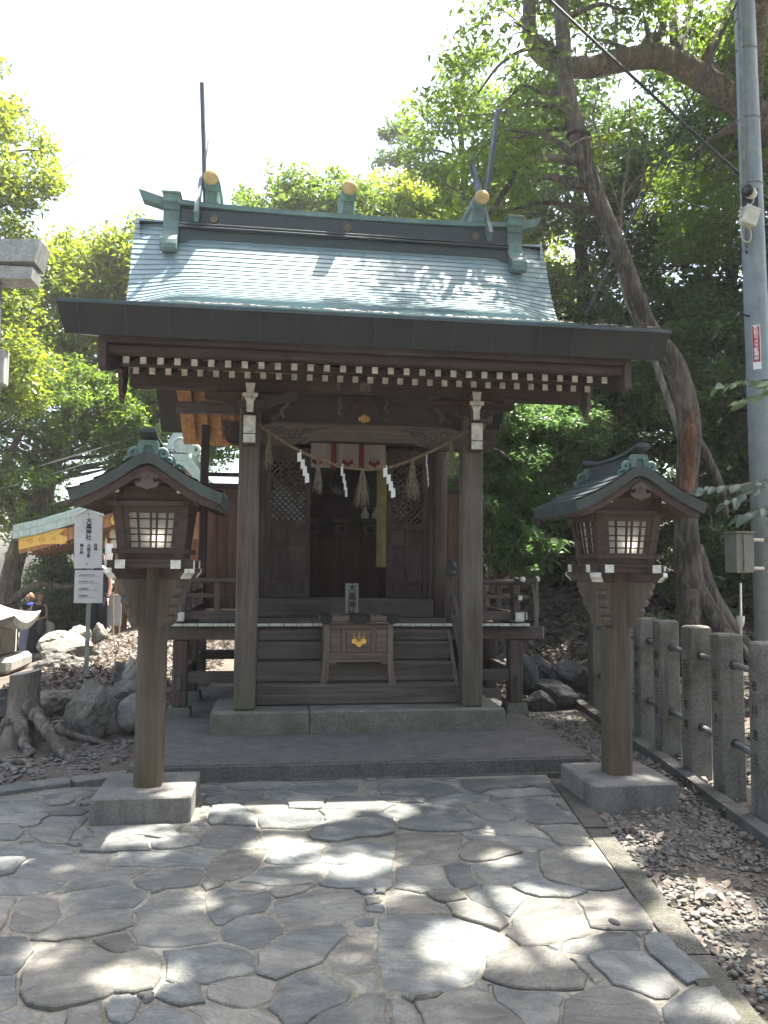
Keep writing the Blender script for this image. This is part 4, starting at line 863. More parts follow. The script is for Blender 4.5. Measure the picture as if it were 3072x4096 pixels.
# thin lighter lip along the eave
obj('eave_lip', MB().grid(lambda u, v: (lambda x: (x, -1.004-0.002*v, 3.322-0.022*v))((u*2-1)*2.266), 30, 1), LROOF, RF)
for k in range(15):
    xs_ = -2.1+k*0.3+random.uniform(-0.04, 0.04)
    obj('eave_seam', MB().prism([(-1.0040, 3.297), (-0.9150, 3.113), (-0.9105, 3.113), (-0.9995, 3.297)], 'x', xs_-0.0025, xs_+0.0025), RIDGE, RF)
# side boards under the overhang: stepped layers seen at the ends
for s in (-1, 1):
    for k in range(3):
        lay = MB()
        lay.grid(lambda u, v: (lambda p: (s*(2.20-0.075*k-0.07*v), p[1]+0.02, p[2]-0.004*k))(rp(s*(2.20-0.075*k-0.07*v), 0.12+u*(ARCL-0.2), -0.232-0.014*k)), 30, 1)
        obj('eave_layer', lay, WHITE if k == 0 else MY, RF)
# shingle courses
E_ = 0.088; rows = []; s = ARCL-0.015; 
while s-E_ > 0.004: rows.append((s-E_, s)); s -= E_
def shingle_geo(x0, x1, sa, sb, mb):
    nx = max(2, int(abs(x1-x0)/0.10)) if max(abs(x0), abs(x1)) > 1.45 else 2
    xs = [x0+(x1-x0)*k/nx for k in range(nx+1)]
    th = 0.011
    up_ = [rp(x, sb+0.010, 0.001) for x in xs]; lo = [rp(x, sa, th) for x in xs]; bo = [rp(x, sa+0.001, -0.003) for x in xs]
    n = nx+1; vs = up_+lo+bo; fs = []
    for k in range(nx):
        fs.append((n+k, n+k+1, k+1, k)); fs.append((2*n+k, 2*n+k+1, n+k+1, n+k))
    for e in (0, nx): fs.append((e, n+e, 2*n+e) if e == 0 else (e, 2*n+e, n+e))
    mb.add(vs, fs)
cnt = 0; rest = MB(); rnd = random.Random(3)
for r, (sa, sb) in enumerate(rows):
    X = xw((sa+sb)/2); wd = 0.315
    x = -X; first = True
    while x < X-1e-4:
        w = wd*(0.5 if (first and r % 2) else 1.0)*rnd.uniform(0.93, 1.07); first = False
        x1 = min(X, x+w)
        if X-x1 < 0.10: x1 = X
        if cnt < 300:
            mb = MB(); shingle_geo(x+0.0012, x1-0.0012, sa, sb, mb); obj('shingle', mb, ROOFC, RF); cnt += 1
        else: shingle_geo(x+0.0012, x1-0.0012, sa, sb, rest)
        x = x1
tag(obj('lower_shingles', rest, ROOFC, RF), kind='stuff')
# a little leaf debris caught along the eave
pts = np.array([(lambda q: (q[0], q[1], q[2]))(rp(random.uniform(-1.7, 2.2), random.uniform(0.03, 0.75)**1.0, 0.022)) for _ in range(420)])
L = RNG.uniform(0.015, 0.05, len(pts)); a = RNG.uniform(0, 2*PI, len(pts))
d = np.stack([np.cos(a), np.sin(a)*0.9, np.sin(a)*0.33], 1)*L[:, None]; q = np.stack([-np.sin(a), np.cos(a)*0.9, np.cos(a)*0.33+0.2], 1)*L[:, None]*0.4
V = np.stack([pts-d, pts+q, pts+d, pts-q], 1).reshape(-1, 3); T = (np.array([(0, 1, 2), (0, 2, 3)])[None]+(np.arange(len(pts))*4)[:, None, None]).reshape(-1, 3)
tag(np_mesh('leaf_debris', V, T, LITTER, RF), kind='stuff')
# ---- ridge
RG = obj('ridge', MB().box(-1.84, 1.84, 1.93, 2.46, 4.90, 5.125, 0.004), RIDGE, SH)
obj('ridge_course', MB().box(-1.84, 1.84, 1.97, 2.45, 5.183, 5.372, 0.004), RIDGE, RG)
obj('ridge_ledge', MB().box(-1.845, 1.845, 1.868, 2.48, 5.127, 5.145, 0.004), RIDGE, RG)
obj('ridge_ledge', MB().box(-1.845, 1.845, 1.880, 2.47, 5.163, 5.181, 0.004), RIDGE, RG)
cp = MB()
prev = None; segs = 24
for k in range(segs+1):
    x = -2.04+4.08*k/segs; z = 5.376+0.075*abs(x/2.30)**3.2
    vs = [(x, 1.945, z), (x, 2.475, z), (x, 2.475, z+0.052), (x, 2.21, z+0.095), (x, 1.945, z+0.052)]
    if prev is not None: cp.add(prev+vs, [(0, 5, 6, 1), (1, 6, 7, 2), (2, 7, 8, 3), (3, 8, 9, 4), (4, 9, 5, 0)])
    else: cp.add(vs, [(0, 1, 2, 3, 4)])
    prev = vs
cp.add(prev, [(4, 3, 2, 1, 0)])
obj('ridge_cap', cp, GREEN, RG)
for xx in (-1.62, -0.9, -0.1, 0.75, 1.45): obj('ridge_seam', MB().box(xx-0.003, xx+0.003, 1.965, 1.972, 5.19, 5.365), EDGE, RG)
for xx in (-1.48, 0, 1.48): obj('ridge_boss', MB().lathe([(0.055, 1.968), (0.05, 1.960), (0.035, 1.957), (0.03, 1.961), (0.006, 1.958)], 20, (xx, 0, 5.275), 'y'), plain('worn_boss', (0.12, 0.10, 0.07), 0.5, 0.5, 0.3, 20) if xx < -1 else bpy.data.materials['worn_boss'], RG, True)
for s in (-1, 1):
    prof = [(1.90, 5.50), (1.895, 5.42), (1.935, 5.40), (1.94, 5.22), (1.915, 5.10), (1.865, 5.03), (1.80, 4.985), (1.752, 4.935), (1.738, 4.885), (1.752, 4.835), (1.80, 4.815), (1.90, 4.86), (2.05, 4.99), (2.46, 5.05), (2.52, 5.42), (2.52, 5.50)]
    o = obj('ridge_end_ornament', MB().prism(prof, 'x', s*1.845, s*2.015), GREEN, RG)
    obj('ornament_top', MB().box(s*1.83, s*2.03, 1.88, 2.54, 5.502, 5.53, 0.008), GREEN, o)
    obj('ornament_band', MB().box(s*1.85, s*2.01, 1.928, 1.938, 5.33, 5.342), LROOF, o)
    # out-turned tip of the ridge
    obj('ridge_tip', MB().prism([(s*2.03, 5.475), (s*2.03, 5.575), (s*2.33, 5.66), (s*2.285, 5.545)], 'y', 2.17, 2.31), GREEN, RG)
# ridge logs with gilt ends
for xx in (-1.502, 0.0, 1.502):
    lg = obj('ridge_log', MB().lathe([(0.078, 1.785), (0.088, 1.90), (0.096, 2.21), (0.088, 2.52), (0.078, 2.64)], 22, (xx, 0, 5.655), 'y'), GREEN, SH, True)
    lg['label'] = 'fat copper clad log lying across the ridge with a gilt end'
    obj('gilt_end', MB().lathe([(0.081, 1.795), (0.083, 1.775), (0.078, 1.760), (0.055, 1.748), (0.004, 1.742)], 22, (xx, 0, 5.655), 'y'), GOLDP, lg, True)
    obj('gilt_end', MB().lathe([(0.081, 2.63), (0.083, 2.655), (0.055, 2.67), (0.004, 2.675)], 22, (xx, 0, 5.655), 'y'), GOLDP, lg, True)
    obj('log_saddle', MB().box(xx-0.075, xx+0.075, 1.93, 2.49, 5.43, 5.585, 0.02), GREEN, lg)
    for yy in (1.99,): obj('log_seam', MB().lathe([(0.0925, yy), (0.0935, yy+0.004), (0.0925, yy+0.008)], 22, (xx, 0, 5.655), 'y'), EDGE, lg, True)
# crossed finials at both ends (slotted planks)
CHG = copper('finial_copper', (0.05, 0.065, 0.095), (0.10, 0.13, 0.17), 0.5, 0.5, 0.1)
for s in (-1, 1):
    x0 = s*1.632
    for f in (-1, 1):
        # plank rises towards the front (f=-1) or the back (f=1)
        a = Vector((2.205-f*0.37, 5.235)); b = Vector((2.205+f*0.55, 6.635)); d = (b-a).normalized(); nrm = Vector((-d.y, d.x)); h = 0.055
        xx = x0+(0.021 if f < 0 else -0.021)
        mb = MB(); Ltot = (b-a).length
        def quad(t0, t1, n0, n1):
            return [tuple(a+d*t0+nrm*n0), tuple(a+d*t1+nrm*n0), tuple(a+d*t1+nrm*n1), tuple(a+d*t0+nrm*n1)]
        mb.prism(quad(0, Ltot, -h, -0.016), 'x', xx-0.019, xx+0.019); mb.prism(quad(0, Ltot, 0.016, h), 'x', xx-0.019, xx+0.019)
        cuts = [0.0, 0.16, 0.24, 0.30, 0.38, 0.80, 1.02, 1.08, 1.30, 1.38, Ltot]
        for k in range(0, len(cuts)-1, 2): mb.prism(quad(cuts[k], cuts[k+1], -0.016, 0.016), 'x', xx-0.019, xx+0.019)
        fo = obj('crossed_finial', mb, CHG, SH)
        obj('finial_foot', MB().prism(quad(-0.004, 0.20, -h-0.006, h+0.006), 'x', xx-0.024, xx+0.024), GREEN, fo)
# ---- eave boards, rafters with white ends
obj('eave_board', MB().box(-1.965, 1.965, -0.875, -0.76, 3.070, 3.172, 0.006), WX, SH)
obj('eave_board', MB().box(-1.96, 1.96, -0.825, -0.73, 3.004, 3.068, 0.005), WX, SH)
obj('eave_board', MB().box(-1.94, 1.94, -0.52, -0.43, 3.000, 3.050, 0.005), WX, SH)
sl = 0.36
def rafter(y0, y1, z, w, h, m, up=1):
    # front end centred at (y0,z), running back
    dz = (y1-y0)*sl*up
    return MB().add([(-w, 0, -h), (w, 0, -h), (w, 0, h), (-w, 0, h), (-w, y1-y0, dz-h), (w, y1-y0, dz-h), (w, y1-y0, dz+h), (-w, y1-y0, dz+h)], [(0, 1, 2, 3), (5, 4, 7, 6), (0, 4, 5, 1), (1, 5, 6, 2), (2, 6, 7, 3), (3, 7, 4, 0)])
def rafter_row(y0, y1, z, w, h, x0, n, step, m, endm):
    r0 = None
    for k in range(n):
        L = (x0+k*step, y0, z-0.116)
        if r0 is None:
            r0 = obj('rafter', rafter(y0, y1, z, w, h, m), m, SH, loc=L)
            e0 = obj('rafter_end', MB().box(-w-0.002, w+0.002, -0.006, 0.006, -h-0.002, h+0.002, 0.002), endm, r0, world=False)
        else:
            r = inst(r0, SH, L); inst(e0, r)
RAFW = []
RAF_END = plain('rafter_end_paint', (0.54, 0.50, 0.45), 0.8, 0, 0.3, 9, 0.2)
rafter_row(-0.75, 0.35, 2.974, 0.0205, 0.0235, -1.830, 31, 0.122, WY, RAF_END)
rafter_row(-0.447, 1.40, 2.970, 0.0205, 0.0235, -1.812, 31, 0.1208, WY, RAF_END)
# soffit boards lying on the rafters
sf = MB()
sf.add([(-1.95, -0.74, 3.000), (1.95, -0.74, 3.000), (1.95, 1.45, 3.000+2.19*sl+0.03), (-1.95, 1.45, 3.000+2.19*sl+0.03)], [(0, 3, 2, 1)])
sf.add([(-1.95, -0.74, 3.012), (1.95, -0.74, 3.012), (1.95, 1.45, 3.012+2.19*sl+0.03), (-1.95, 1.45, 3.012+2.19*sl+0.03)], [(0, 1, 2, 3)])
obj('soffit', sf, WX, SH)
# bargeboards following the gable, with hanging pendants
for s in (-1, 1):
    top_ = []; bot = []
    for k in range(25):
        t = 0.15+(ARCL-0.35)*k/24; y, z = pc(t); y += interp(DEL, y)*smoothstep(0, 1, (1.97-1.5)/0.86)**1.15
        top_.append((y, z-0.245)); bot.append((y+0.01, z-0.505))
    poly = [(-0.872, 3.168), (-0.872, 2.885), (-0.80, 2.872)]+[b for b in bot if b[0] > -0.6]+[(2.25, 4.52), (2.7, 4.20), (3.3, 3.56), (3.72, 3.22), (3.72, 3.44), (3.3, 3.82), (2.7, 4.48), (2.25, 4.92)]+list(reversed([t for t in top_ if t[0] > -0.6]))
    bb = obj('bargeboard', MB().prism(poly, 'x', s*1.945, s*1.998), WY, SH)
    pd = obj('gable_pendant', MB().prism([(-0.02, 3.20), (0.24, 3.24), (0.22, 3.12), (0.25, 3.06), (0.21, 3.00), (0.19, 2.93), (0.13, 2.90), (0.09, 2.812), (0.05, 2.90), (0.01, 2.93), (0.02, 3.00), (-0.03, 3.06), (0.0, 3.12)], 'x', s*2.0, s*2.035), MY, SH)
# ---- rear eave: rafters in lighter wood standing in for bounced light, seen under the left gable
rs = -0.62
def rear_rafter():
    y0, y1 = 2.35, 3.62
    w, h = 0.026, 0.036; dz = (y1-y0)*rs
    return MB().add([(-w, 0, -h), (w, 0, -h), (w, 0, h), (-w, 0, h), (-w, y1-y0, dz-h), (w, y1-y0, dz-h), (w, y1-y0, dz+h), (-w, y1-y0, dz+h)], [(0, 1, 2, 3), (5, 4, 7, 6), (0, 4, 5, 1), (1, 5, 6, 2), (2, 6, 7, 3), (3, 7, 4, 0)])
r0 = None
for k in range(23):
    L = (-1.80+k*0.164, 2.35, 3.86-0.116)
    if r0 is None: r0 = obj('rafter', rear_rafter(), BOUNCE_WOOD, SH, loc=L)
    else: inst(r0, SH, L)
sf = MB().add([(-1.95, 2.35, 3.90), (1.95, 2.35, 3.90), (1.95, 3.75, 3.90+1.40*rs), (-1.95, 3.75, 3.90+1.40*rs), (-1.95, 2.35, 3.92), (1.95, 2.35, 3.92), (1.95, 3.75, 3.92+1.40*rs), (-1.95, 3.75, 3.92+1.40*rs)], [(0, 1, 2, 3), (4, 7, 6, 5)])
obj('soffit', sf, BOUNCE_WOOD, SH)
obj('rear_purlin', MB().box(-1.95, 1.95, 2.93, 3.05, 3.30, 3.43, 0.006), MX, SH)

# ================================================================== THINGS AT THE SHRINE FRONT
# curtain with paulownia crests
cu = thing('curtain', 'white shrine curtain with dark red stripes and crests hanging in the doorway', 'curtain', (-0.01, 1.35, 2.72))
cb = MB()
cb.grid(lambda u, v: (-0.395+u*0.765, 1.35+0.006*math.sin(u*26), 2.48+v*0.25), 60, 2)
obj('cloth', cb, CLOTH_W, cu, True)
for xa, xb in ((-0.191, -0.138), (0.094, 0.148)):
    st = MB(); st.grid(lambda u, v: (xa+u*(xb-xa), 1.334+0.003*math.sin(u*3), 2.455+v*0.275), 4, 2); obj('red_stripe', st, CLOTH_R, cu)
def crest(parent, x, y, z, s, m, name='paulownia_crest', rel=0.002):
    mb = MB()
    def disc(cx, cz, r, lob, n=20):
        poly = [(x+s*(cx+r*(1+0.10*math.cos(lob*2*PI*k/n))*math.cos(2*PI*k/n)), z+s*(cz+r*(1+0.10*math.cos(lob*2*PI*k/n))*math.sin(2*PI*k/n))) for k in range(n)]
        mb.prism(poly, 'y', y-rel, y)
    disc(0, -0.42, 0.40, 5); disc(-0.60, -0.08, 0.36, 5); disc(0.60, -0.08, 0.36, 5)
    for cx, n, lean in ((0, 5, 0), (-0.52, 4, -0.06), (0.52, 4, 0.06)):
        for k in range(n):
            zz = 0.22+k*0.16; w = 0.15*(1-k/(n+1.5))
            for q in (-1, 1):
                X = cx+lean*k+q*w*0.72
                mb.prism([(x+s*(X-w*0.5), z+s*zz), (x+s*X, z+s*(zz-0.055)), (x+s*(X+w*0.5), z+s*zz), (x+s*(X+q*0.02), z+s*(zz+0.085))], 'y', y-rel, y)
        mb.prism([(x+s*(cx+lean*n-0.05), z+s*(0.20+n*0.16)), (x+s*(cx+lean*n+0.05), z+s*(0.20+n*0.16)), (x+s*(cx+lean*n), z+s*(0.32+n*0.16))], 'y', y-rel, y)
    return obj(name, mb, m, parent)
for xx in (-0.325, -0.02, 0.255): crest(cu, xx, 1.3415, 2.545, 0.062, CLOTH_R)
# straw rope with tassels and paper streamers
rp_ = thing('straw_rope', 'sacred straw rope with tassels and white zigzag paper strips hung between the pillars', 'sacred rope', (0, -0.02, 2.30))
pts = catmull([(-0.93, -0.02, 2.675), (-0.72, -0.02, 2.545), (-0.53, -0.02, 2.440), (-0.28, -0.02, 2.345), (-0.01, -0.02, 2.303), (0.21, -0.02, 2.325), (0.41, -0.02, 2.396), (0.66, -0.02, 2.515), (0.94, -0.02, 2.685)], 14)
for st in range(3):
    tw = []
    for i, p in enumerate(pts):
        d = (pts[min(i+1, len(pts)-1)]-pts[max(i-1, 0)]).normalized(); n_ = Vector((0, -1, 0)); b_n = d.cross(n_); a = i*0.55+st*2*PI/3
        tw.append(p+(n_*math.cos(a)+b_n*math.sin(a))*0.0065)
    obj('strand', MB().tube(tw, 0.0078, 6), TWINE, rp_, True)
for (x, z0, z1, sp) in ((-0.80, 2.585, 2.275, 0.030), (-0.385, 2.375, 2.065, 0.030), (-0.008, 2.30, 1.965, 0.055), (0.42, 2.395, 2.045, 0.050), (0.757, 2.565, 2.245, 0.045)):
    tb = MB(); rr = random.Random(int(x*100))
    for k in range(46):
        a = rr.uniform(0, 2*PI); r = sp*math.sqrt(rr.random())*(1.25 if rr.random() < 0.12 else 1); L = (z0-z1)*rr.uniform(0.72, 1.0)
        dx, dy = r*math.cos(a), r*math.sin(a)*0.7
        tb.tube([(x+dx*0.12, -0.028+dy*0.12, z0), (x+dx*0.42, -0.028+dy*0.42, z0-L*0.25), (x+dx*0.9+rr.uniform(-.006, .006), -0.028+dy*0.9, z0-L*0.65), (x+dx*1.15+rr.uniform(-.012, .012), -0.028+dy*1.1, z0-L)], [0.0026, 0.0026, 0.0022, 0.0016], 4)
    o = obj('straw_tassel', tb, STRAW, rp_)
    obj('tassel_binding', MB().tube([(x, -0.028, z0-0.005), (x, -0.028, z0-0.035)], 0.0125, 8), TWINE, o, True)
def shide(x, z, pcs, tilt, L):
    mb = MB(); cx, cz = x, z
    ang = tilt
    w, h = 0.034, L/pcs*1.12
    c, s_ = math.cos(ang), math.sin(ang)
    for k in range(pcs):
        ox = 0.019*k-0.010*(k == 0); oz = -k*(L/pcs)
        q = [(-w/2, 0), (w/2, 0.010), (w/2+0.004, -h), (-w/2+0.002, -h-0.010)]
        vs = []
        for y_ in (-0.001, 0.001):
            for (a, b) in q:
                X = a+ox; Z = b+oz; vs.append((cx+X*c-Z*s_*0.0+0, -0.036+y_-0.003*k+X*s_, cz+Z))
        mb.add(vs, [(0, 3, 2, 1), (4, 5, 6, 7), (0, 1, 5, 4), (1, 2, 6, 5), (2, 3, 7, 6), (3, 0, 4, 7)])
    mb.box(cx-0.004, cx+0.004, -0.037, -0.035, cz-0.002, cz+0.03)
    return obj('paper_streamer', mb, PAPER_W, rp_)
shide(-0.535, 2.425, 4, 0.15, 0.235); shide(0.192, 2.315, 4, -0.2, 0.235); shide(-0.180, 2.315, 4, 0.9, 0.235); shide(0.540, 2.41, 4, 1.15, 0.225)
# yellow banner in the doorway
yb = thing('banner', 'narrow ochre yellow cloth banner hanging beside the right door', 'banner', (0.345, 1.43, 2.62))
obj('cloth', MB().grid(lambda u, v: (0.295+u*0.105, 1.43+0.012*math.sin(u*7+1.0), 1.475+v*1.20), 10, 4), YELLOW, yb, True)
obj('rod', MB().tube([(0.28, 1.43, 2.68), (0.415, 1.43, 2.68)], 0.007, 8), IRON, yb)
# offerings inside
def stand(x, lab):
    t = thing('offering_stand', lab, 'offering stand', (x, 2.52, 1.842), 'offering stands on the altar')
    obj('box', MB().box(x-0.085, x+0.085, 2.44, 2.60, 1.842, 1.98, 0.004), MX, t)
    obj('hole', MB().lathe([(0.035, 2.4385), (0.034, 2.4365)], 16, (x, 0, 1.905), 'y'), BLACK, t)
    obj('tray', MB().box(x-0.12, x+0.12, 2.40, 2.64, 1.98, 1.99).box(x-0.12, x+0.12, 2.40, 2.405, 1.99, 2.03).box(x-0.12, x-0.115, 2.405, 2.64, 1.99, 2.03).box(x+0.115, x+0.12, 2.405, 2.64, 1.99, 2.03), MX, t)
    return t
stand(-0.325, 'leftmost pale wooden offering stand on the dark altar'); stand(0.015, 'middle pale wooden offering stand on the dark altar'); stand(0.345, 'rightmost pale wooden offering stand on the dark altar')
for x, lab in ((0.29, 'small white jar on the altar nearer the round mirror'), (0.42, 'small white jar on the altar next to the yellow banner')):
    j = thing('jar', lab, 'jar', (x, 2.5, 2.0), 'white jars on the altar')
    obj('body', MB().lathe([(0.02, 1.995), (0.045, 2.03), (0.05, 2.08), (0.03, 2.12), (0.022, 2.13)], 16, (x, 2.5, 0)), WHITE2, j, True)
    obj('stopper', MB().lathe([(0.022, 2.131), (0.024, 2.15), (0.006, 2.17)], 12, (x, 2.5, 0)), WHITE2, j, True)
mi = thing('mirror', 'dim round mirror standing in the dark hall', 'mirror', (0.0, 2.72, 1.842))
obj('disc', MB().lathe([(0.11, 2.72), (0.11, 2.70), (0.10, 2.695)], 32, (0, 0, 2.43), 'y'), plain('mirror_metal', (0.05, 0.055, 0.065), 0.35, 0.8, 0.1, 8), mi, True)
obj('mirror_stand', MB().prism([(-0.14, 1.842), (0.14, 1.842), (0.10, 2.02), (0.17, 2.22), (0.05, 2.272), (-0.05, 2.272), (-0.17, 2.22), (-0.10, 2.02)], 'y', 2.715, 2.755), WZ, mi)
# name tablet behind the offering box
tb = thing('name_tablet', 'upright grey wooden tablet with black brush writing behind the offering box', 'tablet', (-0.024, 0.64, 0.96))
obj('board', MB().box(-0.084, 0.034, 0.630, 0.652, 0.956, 1.325, 0.004), wood('tablet_wood', (0.20, 0.19, 0.175), 2, (0.26, 0.25, 0.23), 0.4), tb)
vtext('character', '大黒神社', 0.078, 0.078, BLACK, tb, (-0.024, 0.6285, 1.160), FACE, bold=0.0015)
# offering box
ob = thing('offering_box', 'wooden offering box with gilt crest on splayed legs upon the lower step', 'offering box', (0, 0.33, 0.472))
yF, yB = 0.215, 0.50
OB = wood('offering_box_wood', (0.135, 0.095, 0.078), 0, (0.20, 0.17, 0.15), 0.35); OBZ = wood('offering_box_wood_upright', (0.135, 0.095, 0.078), 2, (0.20, 0.17, 0.15), 0.35)
obj('body', MB().box(-0.268, 0.268, yF+0.016, yB, 0.655, 0.985), OB, ob)
for s in (-1, 1):
    for yy in (yF, yB-0.02):
        obj('leg', MB().prism([(s*0.300, 0.985), (s*0.252, 0.985), (s*0.252, 0.66), (s*0.258, 0.58), (s*0.268, 0.474), (s*0.330, 0.474), (s*0.308, 0.62), (s*0.302, 0.70)], 'y', yy-0.004, yy+0.04), OBZ, ob)
    obj('side_board', MB().box(s*0.270, s*0.296, yF+0.037, yB-0.025, 0.655, 0.985), OB, ob)
obj('top_rail', MB().box(-0.251, 0.251, yF, yF+0.015, 0.945, 0.985, 0.003), OB, ob)
obj('bottom_rail', MB().box(-0.251, 0.251, yF-0.002, yF+0.015, 0.690, 0.735, 0.003), OB, ob)
for xa in (-0.150, 0.112): obj('stile', MB().box(xa, xa+0.038, yF+0.001, yF+0.015, 0.736, 0.944, 0.003), OBZ, ob)
for xa, xb in ((-0.247, -0.154), (-0.108, 0.108), (0.154, 0.247)): obj('panel', MB().box(xa, xb, yF+0.008, yF+0.0155, 0.742, 0.938, 0.006), OB, ob)
obj('apron', MB().prism([(-0.251, 0.688), (0.251, 0.688), (0.251, 0.640), (0.205, 0.640), (0.195, 0.648), (0.180, 0.666), (-0.180, 0.666), (-0.195, 0.648), (-0.205, 0.640), (-0.251, 0.640)], 'y', yF+0.002, yF+0.016), OB, ob)
lid = obj('lid', MB().box(-0.328, 0.328, yF-0.03, yB+0.03, 0.988, 1.012, 0.004), OB, ob)
for k in range(7): obj('lid_slat', MB().box(-0.30+k*0.0935, -0.30+k*0.0935+0.045, yF+0.0, yB, 1.013, 1.045, 0.003), OB, lid)
obj('lid_frame', MB().box(-0.335, 0.335, yF-0.036, yF-0.008, 1.013, 1.052, 0.004).box(-0.335, 0.335, yB+0.0, yB+0.036, 1.013, 1.052, 0.004).box(-0.335, -0.306, yF-0.008, yB, 1.013, 1.05, 0.004).box(0.306, 0.335, yF-0.008, yB, 1.013, 1.05, 0.004), OB, lid)
for xa, xb in ((-0.338, -0.238), (-0.085, 0.095), (0.238, 0.338)):
    w = xb-xa
    obj('iron_fitting', MB().prism([(xa, 1.055), (xb, 1.055), (xb, 1.00), (xb-w*0.12, 1.012), (xb-w*0.22, 0.996), (xb-w*0.36, 0.985), ((xa+xb)/2, 0.992), (xa+w*0.36, 0.985), (xa+w*0.22, 0.996), (xa+w*0.12, 1.012), (xa, 1.00)], 'y', yF-0.046, yF-0.037).box(xa, xb, yF-0.040, yB+0.04, 1.0535, 1.060, 0.002), IRON, lid)
c_ = crest(ob, 0.003, yF+0.007, 0.842, 0.066, GOLD, 'gilt_crest', 0.014)
obj('bell_knob', MB().tube([(0.30, 0.40, 0.86), (0.33, 0.39, 0.845), (0.345, 0.385, 0.82)], 0.010, 6), IRON, ob)

